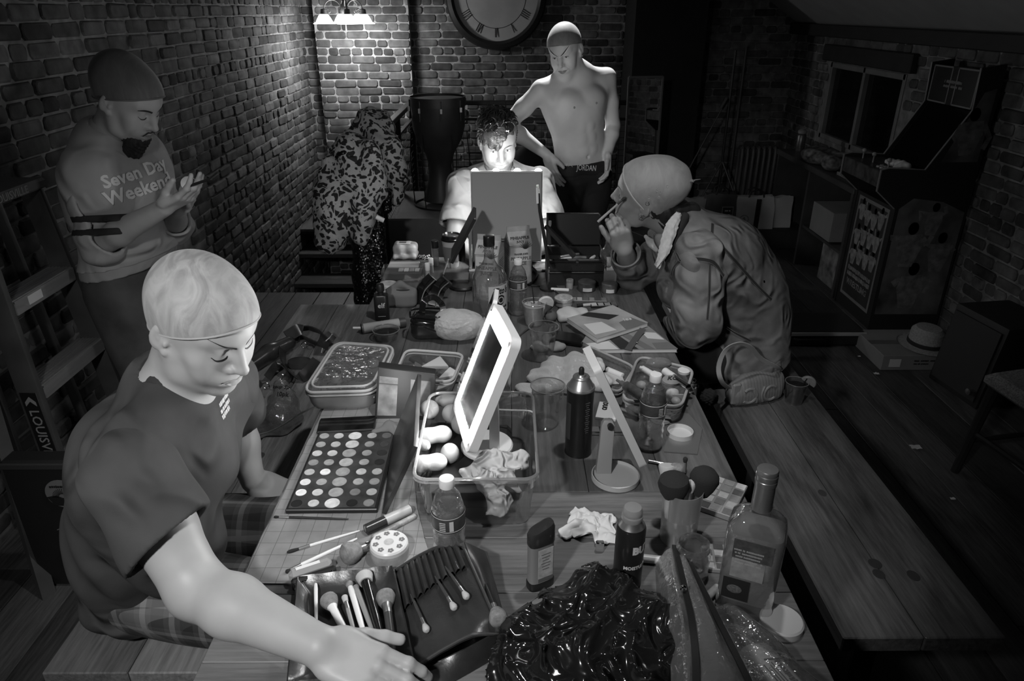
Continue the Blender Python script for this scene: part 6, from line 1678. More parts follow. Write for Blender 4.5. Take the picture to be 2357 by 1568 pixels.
# ================================================================ things on the table
def bil(c,u,v):return c[0].lerp(c[1],u).lerp(c[3].lerp(c[2],u),v)
def item(name,label,cat,px,py,z=TZ,yaw=0.0,group=None,tilt=(0,0)):
 p=PZ(px,py,z)
 return thing(name,label,cat,(p.x,p.y,z),(tilt[0],tilt[1],yaw),group)
PET=clear('pet_plastic',.95,.16,.03,bump=.35,bscale=60,milk=.04);GLASS=clear('bottle_glass',.93,.22,.02,edge=.45,bump=.12,bscale=40,milk=.05);CUPM=clear('clear_cup',.90,.22,.05,milk=.05,milkcol=.8)  # milk in bottle plastic and glass stands in for bright highlights
LIQ=clear('water',.86,.14,.02,bump=.5,bscale=40,milk=.07,milkcol=.8)  # slight milk paints in brightness refracted through the liquid
FILM=clear('plastic_film',.85,.22,.10,bump=.9,bscale=38,milk=.10)
MILKY=clear('milky_film',.7,.10,.25,bump=.6,bscale=45,milk=.86,milkcol=.95)
SILV=mat('satin_silver',.55,.3,metal=.9);CHROME=mat('chrome',.8,.08,metal=1)
def lathe_part(root,name,prof,m_,seg=28,cap0=True,cap1=True,M=None,**k):
 b=MB();b.lathe(prof,seg,M,cap0,cap1,**k);return b.build(name,m_,root,local=True)
def curved_text(root,s_,size,r,z,m_,ang=-90,bold=.0004,sx=1.0,shear=0.0):
 """lettering wrapped round a cylinder of radius r, centred at heading ang"""
 b=MB();a0=math.radians(ang)
 text(b,s_,size,bold=bold,ext=.0002,sx=sx,shear=shear,sub=1,fn=lambda x,y,zz:((r+.0004+zz)*math.cos(a0+x/r),(r+.0004+zz)*math.sin(a0+x/r),z+y))
 return b.build('lettering',m_,root,local=True,smooth=0)
# ---- water bottles
def water_bottle(px,py,label,level=.6,yaw=0):
 r=item('water_bottle',label,'water bottle',px,py,yaw=yaw,group='small water bottles on the table')
 R_=.032;ribs=[]
 for i in range(9):ribs+=[(R_-.0025*(i%2),.018+i*.0085)]
 prof=[(.012,.004),(.024,.0),(R_-.002,.006),(R_,.012)]+ribs+[(R_,.098),(R_-.001,.10),(R_-.001,.135),(R_,.138),(R_-.003,.150),(.024,.168),(.016,.180),(.0135,.184),(.0135,.190)]
 lathe_part(r,'bottle_wall',prof,PET,32,True,False)
 wl=.138*level/.6 if level<.9 else .16
 wp=[(q[0]-.0014,q[1]+.0012)for q in prof if q[1]<wl];wp.append((wp[-1][0],wl));lathe_part(r,'water',wp,LIQ,32)
 lathe_part(r,'cap',[(.0145,.188),(.0148,.190),(.0148,.204),(.0138,.206),(0,.2062)],WHT,40,False)
 lathe_part(r,'label_band',[(R_+.0004,.100),(R_+.0006,.1005),(R_+.0006,.1345),(R_+.0004,.135)],mat('bottle_label',.055,.35,var=.3,vscale=60),40,False,False)
 b=MB()
 for z in(.1025,.1325):b.lathe([(R_+.0008,z),(R_+.0011,z+.0008),(R_+.0008,z+.0016)],40,None,False,False)
 b.build('label_line',mat('label_white',.6,.5),r,local=True)
 b=MB()
 for k in range(5):b.box((0,0,0),(.012,.001,.0012),TR((0,0,.108+k*.0042))@Matrix.Rotation(math.radians(-105),4,'Z')@Matrix.Translation((R_+.001,0,0))@Matrix.Rotation(PI/2,4,'Z'))
 b.box((0,0,0),(.008,.001,.022),TR((0,0,.117))@Matrix.Rotation(math.radians(-75),4,'Z')@Matrix.Translation((R_+.001,0,0))@Matrix.Rotation(PI/2,4,'Z'))
 b.build('barcode',mat('label_white',.6,.5),r,local=True)
 return r
water_bottle(1037,1297,'half-drunk small water bottle in front of the clear bin',.62)
water_bottle(1494,1028,'small water bottle standing beside the tilted unlit mirror',.75,40)
water_bottle(1192,722,'small water bottle standing by the juice cartons',.7,20)
# ---- vodka bottle
v=item('vodka_bottle','tall clear vodka bottle with a cream label among the juice cartons','bottle',1128,735)
pr=[(.03,.004),(.055,0),(.061,.006),(.061,.15),(.059,.165),(.046,.19),(.028,.205),(.019,.222),(.0165,.25),(.0165,.275)]
lathe_part(v,'bottle_wall',pr,GLASS,40,True,False)
lathe_part(v,'vodka',[(.028,.006),(.054,.004),(.0585,.009),(.0585,.095),(0,.095)],LIQ,40,True,False)
lathe_part(v,'cap',[(.0185,.272),(.0195,.274),(.0195,.304),(.018,.307),(0,.308)],mat('cap_gloss',.015,.2),40,False)
b=MB();b.grid(lambda u,w:(.0617*math.cos(math.radians(-92+95*u)),.0617*math.sin(math.radians(-92+95*u)),.045+.10*w),20,2,thick=-.0004);b.build('label_sheet',mat('cream_label',.5,.7),v,local=True)
curved_text(v,"Tito's",.032,.0622,.125,INK,-50,.0010,.85,.25)
curved_text(v,'Handmade',.016,.0622,.066,INK,-50,.0003,.8,.3);curved_text(v,'VODKA',.014,.0622,.052,INK,-50,.0005)
b=MB();a0=math.radians(-50);f_=lambda x,y,rr=.0624:(rr*math.cos(a0+x/rr),rr*math.sin(a0+x/rr),y)
b.loft([[f_(.019*k*math.cos(t),.092+.019*k*math.sin(t),.0621+.0002*(k<1))for t in np.linspace(0,2*PI,25)[:-1]]for k in(.001,.55,1)],None,False,False);b.build('seal_mark',INK,v,local=True)
b=MB();b.loft([[f_(.0125*k*math.cos(t),.092+.0125*k*math.sin(t),.0626)for t in np.linspace(0,2*PI,25)[:-1]]for k in(.72,1)],None,False,False);b.build('seal_ring',mat('cream_label',.5,.7),v,local=True)
# ---- tequila bottle, square
tq=item('tequila_bottle','square clear tequila bottle with metal neck at the right table edge','bottle',1712,1388,yaw=-24)
sqp=[(.038,.002),(.046,0),(.050,.006),(.050,.018),(.047,.028),(.049,.038),(.050,.17),(.046,.19),(.032,.206),(.018,.214),(.0155,.222),(.0155,.24)]
lathe_part(tq,'bottle_wall',sqp,GLASS,48,True,False,sq=6,sy=.78)
lathe_part(tq,'tequila',[(.040,.028),(.0450,.030),(.0465,.04),(.0475,.165),(.0460,.178),(0,.178)],clear('tequila',.80,.12,.03,bump=.6,bscale=22,milk=.34,milkcol=.8),48,True,False,sq=6,sy=.76)  # tequila's pale milk stands in for light refracted through it
lathe_part(tq,'neck_sleeve',[(.0168,.218),(.0178,.222),(.0172,.262),(.0172,.272)],mat('pewter',.5,.3,metal=.8,var=.2),28,False,False)
lathe_part(tq,'cap',[(.0182,.270),(.0186,.273),(.0186,.279),(.0178,.280),(.0186,.282),(.0186,.290),(.0176,.291),(.018,.297),(.0165,.300),(0,.301)],mat('pewter',.5,.3,metal=.8,var=.2),28,False)
b=MB();b.box((-.018,-.0396,.062),(.046,.0006,.046));b.build('lower_label',INK,tq,local=True)
b=MB();b.lathe([(0,0),(.012,.0002),(.013,0)],24,TR((-.020,-.0400,.062),(90,0,0)),False,False,sy=.7);b.build('oval_emblem',mat('label_grey',.12,.5,var=.5,vscale=300),tq,local=True)
b=MB();b.box((0,-.0396,.152),(.066,.0005,.040));b.build('upper_label',mat('dark_label',.07,.5,var=.4,vscale=90),tq,local=True)
b=MB();b.box((-.004,-.0396,.110),(.056,.0005,.040));b.build('frosted_panel',mat('frosted_label',.30,.5,var=.3,vscale=60),tq,local=True)
b=MB()
for k in range(5):marks(b,TR((-.006,-.0400,.150-k*.0068),(90,0,0)),.050-.004*(k%3),.0034,k)
b.build('label_print',mat('label_pale',.4,.5),tq,local=True,smooth=0)
# ---- face mist bottle
e=item('setting_spray','black spray bottle lettered elf near the far left of the table','spray bottle',881,734,yaw=6)
lathe_part(e,'bottle_body',[(.022,0),(.0255,.003),(.0255,.088),(.023,.093),(.012,.095)],mat('black_satin',.014,.3),32,sq=5,sy=.8)
lathe_part(e,'spray_cap',[(.0105,.095),(.0105,.105),(.014,.107),(.014,.126),(.012,.132),(.007,.134)],BLK,24)
b=MB();text(b,'elf',.026,TR((0,-.0213,.058),(90,0,0)),bold=.0002);b.box((0,-.0212,.018),(.026,.0004,.0012));b.build('lettering',mat('label_white',.6,.5),e,local=True,smooth=0)
# ---- hair spray can
h=item('hairspray_can','tall black aerosol can with a silver dome in mid-table','spray can',1330,1040)
lathe_part(h,'can_body',[(.030,0),(.0335,.002),(.0335,.006),(.0325,.008),(.0325,.176),(.0335,.178),(.0335,.182)],mat('can_black',.012,.28),40)
lathe_part(h,'dome',[(.0335,.181),(.0345,.184),(.033,.188),(.031,.187),(.026,.198),(.0215,.205),(.020,.208),(.0205,.211),(.0185,.214),(.012,.214),(.010,.218),(.004,.219)],SILV,40,False)
lathe_part(h,'nozzle',[(.004,.216),(.0065,.218),(.0065,.232),(.0045,.236),(0,.2362)],BLK,16)
b=MB()
for k in range(15):b.box((0,0,0),(.013-.003*(k%3),.0005,.0012),TR((0,0,.155-k*.0058))@Matrix.Rotation(math.radians(-62),4,'Z')@Matrix.Translation((.0328,0,0))@Matrix.Rotation(PI/2,4,'Z'))
b.build('small_print',mat('can_print',.14,.5),h,local=True)
b=MB();b.grid(lambda u,w:(.0329*math.cos(math.radians(-165+30*u)),.0329*math.sin(math.radians(-165+30*u)),.05+.10*w),6,1,thick=-.0003);b.build('side_panel_print',mat('can_print_dark',.04,.5),h,local=True)
# ---- foundation bottle
f0=item('moisture_bottle','black bottle with a clear cap and silver shoulder behind the black bag','bottle',1442,1338,yaw=8)
lathe_part(f0,'bottle_body',[(.025,0),(.0275,.003),(.0275,.132),(.0255,.138)],mat('black_satin',.014,.3),36)
lathe_part(f0,'shoulder',[(.0255,.137),(.018,.150),(.0175,.152)],SILV,36,False,False)
lathe_part(f0,'cap',[(.0185,.150),(.0195,.152),(.0195,.160),(.0175,.162),(.0185,.164),(.0185,.170),(.0155,.177),(0,.179)],clear('frosted_cap',.7,.2,.15,milk=.55,milkcol=.6),36)
curved_text(f0,'BUI',.022,.0275,.096,mat('label_white',.6,.5),-62,.0012);curved_text(f0,'MOISTURE',.010,.0275,.056,mat('label_white',.6,.5),-78,.0004)
# ---- deodorant stick
d0=item('deodorant_stick','upright two-tone deodorant stick in front of the clear bin','deodorant',1243,1346,yaw=28)
lathe_part(d0,'stick_body',[(.024,0),(.0265,.003),(.0265,.012),(.0255,.014),(.0255,.104)],mat('grey_gloss',.20,.25),36,sq=3.4,sy=.52)
lathe_part(d0,'stick_base',[(.0262,0),(.0272,.003),(.0272,.016),(.0262,.018)],BLK,36,sq=3.4,sy=.54)
b=MB();b.loft([[(x*q,y*q,z+s_*x)for x,y in[((abs(math.cos(t))**3.4+abs(math.sin(t))**3.4)**(-1/3.4)*math.cos(t)*.0262,(abs(math.cos(t))**3.4+abs(math.sin(t))**3.4)**(-1/3.4)*math.sin(t)*.0138)for t in np.linspace(0,2*PI,33)[:-1]]]for q,z,s_ in((1,.104,.0),(1.02,.106,.0),(1.02,.132,.25),(.9,.140,.28),(.5,.143,.28))]);b.build('lid',mat('dark_cap',.03,.25),d0,local=True)
b=MB();b.box((.003,-.0139,.06),(.032,.0006,.075),b=.0002);b.build('label_sheet',mat('pale_label',.45,.5,var=.3,vscale=80),d0,local=True)
b=MB();b.box((.003,-.0143,.026),(.032,.0004,.008));[b.box((.003,-.0143,.085-k*.007),(.02-.003*(k%3),.0004,.0015))for k in range(6)];b.build('label_print',mat('print_grey',.12,.5),d0,local=True)
# ---- coffee cup
c0=item('coffee_cup','paper coffee cup with a black lid behind the black folding mirror','cup',1041,612)
lathe_part(c0,'cup_body',[(.028,0),(.041,.118)],mat('cup_paper',.5,.7),36);lathe_part(c0,'sleeve',[(.0325,.025),(.0415,.092),(.0405,.093),(.031,.025)],mat('kraft_sleeve',.16,.8),36,False,False)
lathe_part(c0,'lid',[(.043,.116),(.0445,.118),(.0445,.124),(.042,.126),(.040,.138),(.037,.140),(.035,.134),(0,.134)],mat('lid_gloss',.012,.2),36,False)
# ---- travel bottle, lipsticks
t0=item('travel_bottle','slim clear travel bottle with a black cap near the far left corner','bottle',1003,612)
lathe_part(t0,'bottle_body',[(.013,0),(.0155,.002),(.0155,.078),(.012,.082)],clear('tinted_clear',.75,.15,.1,milk=.35,milkcol=.5),24);lathe_part(t0,'cap',[(.0158,.082),(.0162,.084),(.0162,.112),(.014,.114),(0,.1145)],BLK,24)
for(a,b_,zz,lb)in((985,640,.055,'small white capped tube left of the black make-up bag'),(993,628,.055,'small white capped tube behind its twin by the make-up bag')):
 t0=item('lip_balm',lb,'lip balm',a,b_,group='white lip tubes');lathe_part(t0,'tube_body',[(.009,0),(.0098,.002),(.0098,.034)],mat('balm_body',.4,.4),20);lathe_part(t0,'cap',[(.0098,.034),(.0104,.036),(.0104,.062),(.009,.064),(0,.0645)],WHT,20)
# ---- juice cartons
def carton(px,py,yaw,label,scale=1.0):
 r=item('juice_carton',label,'carton',px,py,yaw=yaw,group='pineapple juice cartons');w=.046;hh=.165
 CM=mat('carton_board',.42,.6,var=.3,vscale=16)
 b=MB();b.box((0,0,hh/2),(w*2,w*2,hh),b=.003)
 g=[(-w,-w,hh),(w,-w,hh),(w,w,hh),(-w,w,hh),(-w,0,hh+.046),(w,0,hh+.046)]
 b.add(g,[(0,1,5,4),(2,3,4,5),(1,2,5),(3,0,4)]);b.box((0,0,hh+.054),(w*2,.004,.022));b.build('carton_body',CM,r,local=True)
 b=MB();b.box((0,-w-.0006,.128),(.084,.0008,.055));b.build('title_panel',mat('carton_pale',.6,.6),r,local=True)
 b=MB();Mf=TR((0,-w-.0012,.112),(90,0,0));text(b,'PINEAPPLE',.0185,Mf,bold=.0003,sx=.95);text(b,'JUICE',.0185,Mf@Matrix.Translation((0,-.020,0)),bold=.0002);text(b,"TRADER JOE'S",.009,Mf@Matrix.Translation((0,.018,0)),bold=.0005)
 sl=math.degrees(math.atan2(.046,w));Mg=TR((0,-w*.52-.001,hh+.024),(sl,0,0));text(b,'PINEAPPLE',.016,Mg,bold=.0006);text(b,'JUICE',.012,Mg@Matrix.Translation((0,-.016,0)),bold=.0003)
 for k in range(13):b.box((w+.0008,-.004+.004*(k%2),.14-k*.009),(.0006,.06,.0016));b.box((-w-.0008,-.004+.004*(k%2),.14-k*.009),(.0006,.06,.0016))
 b.build('lettering',mat('carton_ink',.10,.6),r,local=True,smooth=0)
 b=MB();rn=random.Random(1)
 for k in range(9):
  a=math.radians(-60+15*k);b.prism([(-.004,0),(.004,0),(math.sin(a)*.034,math.cos(a)*.034)],.0004,.001,TR((.018,-w-.0006,.150),(90,0,0)))
 b.build('leaf_print',mat('leaf_print',.05,.6),r,local=True,smooth=0)
 return r
carton(1128,672,-14,'left pineapple juice carton behind the vodka bottle');carton(1192,648,14,'right pineapple juice carton nearest the big lit mirror')
# ---- cups
def cup(px,py,label,r0,r1,H,liquid=None,ribs=True,name='plastic_cup',group='clear plastic cups'):
 r=item(name,label,'cup',px,py,group=group)
 pr=[(0,.004),(r0*.9,.004),(r0,0),(r0,.004)]
 for i in range(8):
  t=(i+.5)/8;pr.append((r0+(r1-r0)*t+(.0009 if ribs and i>4 else 0)*(-1)**i,H*t))
 pr+=[(r1,H-.004),(r1+.002,H-.002),(r1+.002,H),(r1,H)]
 lathe_part(r,'cup_wall',pr,CUPM,36,False,False)
 b=MB();b.tube([(r1*1.01*math.cos(t),r1*1.01*math.sin(t),H-.001)for t in np.linspace(0,2*PI,41)[:-1]],.0014,6,True);b.build('cup_rim',clear('cup_rim',.5,.5,.1,milk=.4),r,local=True)
 if liquid:
  q=liquid[0];lathe_part(r,'drink',[(r0-.001,.006),(r0+(r1-r0)*q-.0015,H*q),(0,H*q)],liquid[1],36,True,False)
 return r
cup(1250,828,'empty clear cup standing in front of the lemon drink',.027,.046,.115)
cup(1259,977,'empty clear cup beside the black aerosol can',.027,.044,.118)
cup(1152,905,'empty clear cup behind the tall light-up mirror',.025,.042,.11)
cu=cup(1229,747,'cloudy drink with straw and lemon wedge behind the clear cups',.030,.041,.085,(.86,mat('cloudy_drink',.5,.3,var=.2,vscale=30)),False)
b=MB();b.tube([(.006,.0,.03),(-.008,.012,.135)],.0022,6);b.build('straw',BLK,cu,local=True)
def wedge(M):
 b=MB();b.loft([[(math.cos(t)*.028*k,y,math.sin(t)*.028*k)for t in np.linspace(0,PI,13)]for y,k in((-.006,.9),(-.003,1),(.003,1),(.006,.9))],M,True,True);return b
wedge(TR((.040,.004,.078),(10,25,10))).build('lemon_wedge',mat('lemon',.6,.5,var=.15,vscale=60),cu,local=True)
b=MB();rn=random.Random(2)
for i in range(6):b.box((rn.uniform(-.02,.02),rn.uniform(-.02,.02),.074),(.016,.016,.008),TR((0,0,0),(0,0,rn.uniform(-5,5))),b=.003)
b.build('ice',clear('ice',.85,.3,.05,milk=.3),cu,local=True)
dip=cup(890,779,'small clear tub of dark liquid near the left table edge',.036,.044,.034,(.62,mat('dark_liquid',.02,.08)),False,'sauce_tub',None)
dk2=cup(1,1,'small dark drink with lime wedge on the right bench',.030,.040,.085,(.8,mat('dark_drink',.012,.08)),False,'dark_cup',None)
p=PZ(1826,925,.45);dk2.location=(p.x,p.y,.45)
wedge(TR((.040,.0,.080),(10,30,-20))).build('lime_wedge',mat('lime',.25,.5,var=.15,vscale=60),dk2,local=True)
b=MB();b.tube([(0,0,.02),(.03,-.008,.10)],.002,6);b.build('straw',BLK,dk2,local=True)
jr=item('glass_jar','open clear glass jar left of the tequila bottle','jar',1588,1318)
lathe_part(jr,'jar_wall',[(.02,.003),(.030,0),(.034,.006),(.034,.048),(.0305,.056),(.0305,.060),(.032,.062),(.0305,.065),(.032,.068),(.0305,.074),(.0285,.074),(.0285,.058),(.031,.048),(.031,.008),(.02,.006)],GLASS,40,False,False)
# ---- big lit vanity mirror (faces away)
vm=thing('vanity_mirror','large upright vanity mirror, bulbs along its top, grey back to the camera','mirror',(0.0,2.86,TZ))
MW,MZ0,MZ1,MYY=.285,.795,1.163,2.86
mx=(PY(1085,400,MYY).x+PY(1247,400,MYY).x)/2
Mv=Matrix.Translation((mx,MYY,MZ0))@Matrix.Rotation(math.radians(-3),4,'X')
HM=MZ1-MZ0
b=MB();b.box((0,0,HM/2),(MW,.014,HM),Mv,b=.003);b.build('back_panel',mat('mirror_back',.42,.6),vm)
b=MB()
for sx in(-1,1):b.box((sx*(MW/2-.002),.008,HM/2),(.010,.014,HM+.006),Mv,b=.002)
b.box((0,.008,HM),(MW+.006,.016,.010),Mv,b=.002);b.box((0,.008,.002),(MW+.006,.016,.008),Mv,b=.002);b.build('white_frame',WHT,vm)
b=MB();b.box((0,.0085,HM/2),(MW-.05,.002,HM-.05),Mv);b.build('mirror_glass',mat('mirror',.85,.02,metal=1),vm)
BULB=mat('lit_mirror_bulb',.9,.3,emit=58)
for i in range(4):
 b=MB();b.ell(((i-1.5)*MW*.30,.022,HM+.001),(.0145,.013,.0125),Mv,16,10);b.build('bulb',BULB,vm)
for i in range(3):
 for sx in(-1,1):
  b=MB();b.ell((sx*(MW/2-.015),.022,HM-.07-i*.085),(.0135,.011,.0135),Mv,12,8);b.build('bulb',BULB,vm)
b=MB();mb_=MYY
xL,xR=PY(1083,595,MYY).x,PY(1264,595,MYY).x
for xx in(xL,xR):b.box((xx,MYY+.005,TZ+.11),(.012,.02,.20),None,b=.002)
b.box(((xL+xR)/2,MYY-.03,TZ+.005),(xR-xL+.012,.012,.010),None,b=.002);b.box(((xL+xR)/2,MYY+.09,TZ+.005),(xR-xL+.012,.012,.010),None,b=.002)
for xx in(xL,xR):b.box((xx,MYY+.03,TZ+.005),(.012,.13,.010),None,b=.002)
b.build('stand_frame',WHT,vm)
b=MB();b.box((mx+.01,MYY-.012,TZ+.135),(.10,.002,.003));b.box((mx+.01,MYY-.012,TZ+.115),(.003,.002,.035));b.build('hanging_slot',INK,vm)
# ---- two black edge-on folding mirrors flanking it
def thinmirror(name,label,pts,w,th,base=None,m_=BLK,edge=None):
 r=thing(name,label,'mirror',tuple(base if base is not None else pts[0]))
 b=MB();b.tube(pts,0,flat=(th,w),up=(0,1,.1));b.build('panel',m_,r)
 return r
y_=2.62
fm=thinmirror('folding_mirror','black tilted table mirror seen edge-on left of the big lit mirror',[PY(1041,590,y_),PY(1093,491,y_)],.16,.012)
b=MB();b.tube([PY(1062,560,y_+.02),PY(1064,600,y_+.02)],.014,10);b.build('stand',BLK,fm);b=MB();b.lathe([(0,0),(.05,0),(.052,.008),(.046,.014),(0,.014)],32,TR((PY(1062,605,y_).x,y_+.02,TZ)));b.build('base',BLK,fm)
fm=thinmirror('folding_mirror','white-edged black mirror seen edge-on right of the big lit mirror',[PY(1238,435,y_),PY(1241,475,y_),PY(1262,600,y_)],.14,.010)
b=MB();b.tube([PY(1236,432,y_-.07),PY(1237,468,y_-.07)],.005,6);b.build('white_edge',WHT,fm)
b=MB();b.tube([PY(1256,520,y_),PY(1322,590,y_-.02)],0,flat=(.014,.03),up=(0,1,.1));b.build('stand',BLK,fm);b=MB();b.lathe([(0,0),(.035,0),(.035,.008),(0,.01)],24,TR((PY(1264,618,y_).x,y_,TZ)));b.build('base',BLK,fm)
# ---- train case on the right
tc_=thing('train_case','black make-up case with silver edges, its lid open, by the lit mirror','case',(PZ(1325,640).x,2.74,TZ))
cxa,cxb=PY(1262,635,2.66).x,PY(1392,635,2.66).x;cxm=(cxa+cxb)/2;cw=cxb-cxa
DIA=mat('diamond_pattern',.05,.35,metal=.5,bump=1.0,bscale=240)
for z_,h_,y_2,nm_ in((.028,.052,2.665,'front_board'),(.078,.036,2.665,'front_board'),(.055,.105,2.83,'back_board')):b=MB();b.box((cxm,y_2,TZ+z_),(cw,.012,h_));b.build(nm_,DIA,tc_)
for xx in(cxa,cxb):b=MB();b.box((xx,2.745,TZ+.055),(.01,.17,.105));b.build('side_board',DIA,tc_)
b=MB();b.box((cxm,2.745,TZ+.006),(cw,.17,.01));b.build('case_floor',BLK,tc_)
b=MB();b.box((cxm,2.66,TZ+.103),(cw+.006,.016,.016),b=.004);b.box((cxm,2.66,TZ+.055),(cw,.014,.006),b=.002);b.build('black_rail',BLK,tc_)
b=MB()
for xx in(cxa,cxb):
 b.tube([(xx,2.657,TZ),(xx,2.657,TZ+.11),(xx,2.835,TZ+.11)],.005,6)
b.build('edge_strip',CHROME,tc_)
Ml=Matrix.Translation((cxm,2.845,TZ+.11))@Matrix.Rotation(math.radians(-12),4,'X')
b=MB();b.box((0,0,.065),(cw,.012,.13),Ml,b=.003);b.build('lid',mat('case_lid_black',.012,.35),tc_)
b=MB();b.tube([tuple(Ml@Vector(p))for p in((-cw/2,-.006,.002),(-cw/2,-.006,.13),(cw/2-.012,-.006,.13),(cw/2,-.006,.118),(cw/2,-.006,.002))],.003,6);b.build('lid_edge',CHROME,tc_)
b=MB();b.box((cxm,2.652,TZ+.103),(.01,.004,.012));b.build('latch',CHROME,tc_)
for i,(dx,dy,L_,an,m_)in enumerate(((-.05,2.72,.07,20,WHT),(.0,2.74,.09,-8,clear('clear_tube',.8,.3,.08,milk=.3)),(.03,2.70,.07,6,WHT),(.065,2.73,.06,60,PAPER),(-.02,2.77,.08,12,SILV),(-.075,2.70,.04,80,CHROME))):
 a=math.radians(an);c=Vector((cxm+dx,dy,TZ+.088));o=MB();v_=Vector((math.cos(a),math.sin(a),.1))*L_/2;o.tube([c-v_,c+v_*.3,c+v_],[.007,.008,.005],10);o=o.build('makeup_tube',m_,None)
 tag(o,['short white tube at the left in the open make-up case','long clear tube lying across the open make-up case','white tube at the front of the open make-up case','pale tube standing at the right of the open make-up case','silver tube at the back of the open make-up case','short chrome tube near the case hinge'][i],'make-up tube','tubes in the train case')
b=MB();b.box((cxm,2.745,TZ+.045),(cw-.02,.15,.06));o=b.build('drawer_tray',mat('tray_dark',.02,.6),tc_)
s=SDF();c=PY(1400,585,2.64);s.ell(tuple(c),(.028,.03,.05),k=.02);s.ell((c.x+.02,c.y,c.z+.04),(.02,.02,.03),k=.02)
o=sobj('cellophane',s,FILM,None,.005,post=lambda P,d:d+folds(P,.006,120,(1,.4,.5),1.0,12),slack=.01);tag(o,'crinkled clear cellophane at the right end of the make-up case','wrapper')
# ---- palettes: shared maker
def palette(px,py,yaw,w,dpt,rows,cols,label,shades,h=.01,z=TZ,case_m=None,square=True,group=None,lid=False,cat='palette'):
 r=item('eyeshadow_palette',label,cat,px,py,z,yaw,group)
 b=MB();b.box((0,0,h/2),(w,dpt,h),b=.0015);b.build('palette_case',case_m or BLK,r,local=True)
 k=0
 for i in range(rows):
  for j in range(cols):
   x=-w/2+w*(j+.5)/cols;y=dpt/2-dpt*(i+.5)/rows;g=shades[k%len(shades)];k+=1
   b=MB()
   if square:b.box((x,y,h+.0004),(w/cols*.82,dpt/rows*.82,.0012),b=.0004)
   else:b.lathe([(min(w/cols,dpt/rows)*.4,h),(min(w/cols,dpt/rows)*.38,h+.0008),(0,h+.0008)],20,TR((x,y,0)),False)
   b.build('powder_pan',mat('powder%02d'%int(g*50),g,.8,var=.12,vscale=90),r,local=True)
 return r
# ---- the large forty-pan palette, open
pA,pB,pC,pD_=PZ(668,1186),PZ(880,1184),PZ(908,1003),PZ(722,1006)
bp_=thing('makeup_palette','large open palette of round powders, its lid raised, at front left','palette',tuple((pA+pB+pC+pD_)/4))
Wd=(pB-pA).length;Dp=((pC+pD_)/2-(pA+pB)/2).length;yw=math.atan2(pB.y-pA.y,pB.x-pA.x)
cen=(pA+pB+pC+pD_)/4;Mp=Matrix.Translation((cen.x,cen.y,TZ+.002))@Matrix.Rotation(yw,4,'Z')
b=MB();b.box((0,0,.006),(Wd,Dp,.012),Mp,b=.002);b.build('palette_case',mat('palette_black',.020,.35),bp_)
b=MB();b.box((0,0,.0124),(Wd-.012,Dp-.012,.0008),Mp);b.build('palette_face',mat('palette_face',.045,.7,var=.5,vscale=30),bp_)
GR=[[.4,.55,.75,.5,.16],[.38,.5,.62,.36,.07],[.6,.58,.36,.38,.04],[.3,.36,.46,.42,.03],[.5,.85,.36,.6,.5],[.8,.4,.38,.45,.34],[.9,.6,.36,.22,.5],[.02,.58,.7,.02,.28]]
for i in range(8):
 for j in range(5):
  x=(-.40,-.215,-.01,.205,.39)[j]*Wd;y=Dp/2-Dp*(i+.55)/8.1;rr=(.0115 if j!=2 else .0158)*Wd/.20
  g=GR[i][j];b=MB();b.lathe([(rr*1.06,.0126),(rr*1.03,.0138),(rr,.0132),(rr*.6,.0130),(0,.0130)],24,Mp@Matrix.Translation((x,y,0)),False);b.build('powder_pan',mat('powder%02d'%int(g*50),g,.85,var=.18,vscale=80,spec=.2),bp_)
lt0,lt1=PY(966,862,1.60),PY(957,1028,1.245);lb0,lb1=PZ(910,1003,TZ+.012),PZ(884,1184,TZ+.012)
b=MB();n=(lb0-lb1).cross(lt1-lb1).normalized()*.005;Q=[lb1,lb0,lt0,lt1]
b.loft([[tuple(q-n)for q in Q],[tuple(q+n)for q in Q]]);b.build('lid',mat('palette_lid',.045,.30,var=.5,vscale=14),bp_,recalc=True,bevel=.001)
# ---- phone lying beyond the palette
ph=thing('smartphone','black smartphone lying face up beyond the big palette','phone',tuple(PZ(795,985)))
q=[PZ(728,1002),PZ(858,995),PZ(866,968),PZ(744,972)];yw2=math.atan2(q[1].y-q[0].y,q[1].x-q[0].x);cc_=sum(q,Vector())/4
Mq=Matrix.Translation((cc_.x,cc_.y,TZ+.004))@Matrix.Rotation(yw2,4,'Z')
b=MB();b.box((0,0,.004),(.148,.070,.008),Mq,b=.003);b.build('phone_body',BLK,ph);b=MB();b.box((0,0,.0083),(.142,.064,.0006),Mq);b.build('screen',mat('phone_screen',.01,.06,var=.9,vscale=25),ph)
# ---- paper towel mat with its grid
m_=bpy.data.materials.new('quilted_mat');m_.use_nodes=True;nt=m_.node_tree;N=nt.nodes;L=nt.links;bs=N['Principled BSDF'];bs.inputs['Roughness'].default_value=.9
tc=N.new('ShaderNodeTexCoord');br=N.new('ShaderNodeTexBrick');br.offset=0;br.inputs['Scale'].default_value=1;br.inputs['Brick Width'].default_value=.032;br.inputs['Row Height'].default_value=.036;br.inputs['Mortar Size'].default_value=.0007;br.inputs['Mortar Smooth'].default_value=.4
br.inputs['Color1'].default_value=(.27,.27,.27,1);br.inputs['Color2'].default_value=(.24,.24,.24,1);br.inputs['Mortar'].default_value=(.12,.12,.12,1)
L.new(tc.outputs['Object'],br.inputs['Vector']);nz=N.new('ShaderNodeTexNoise');nz.inputs['Scale'].default_value=12;nz.inputs['Detail'].default_value=6;L.new(tc.outputs['Object'],nz.inputs['Vector'])
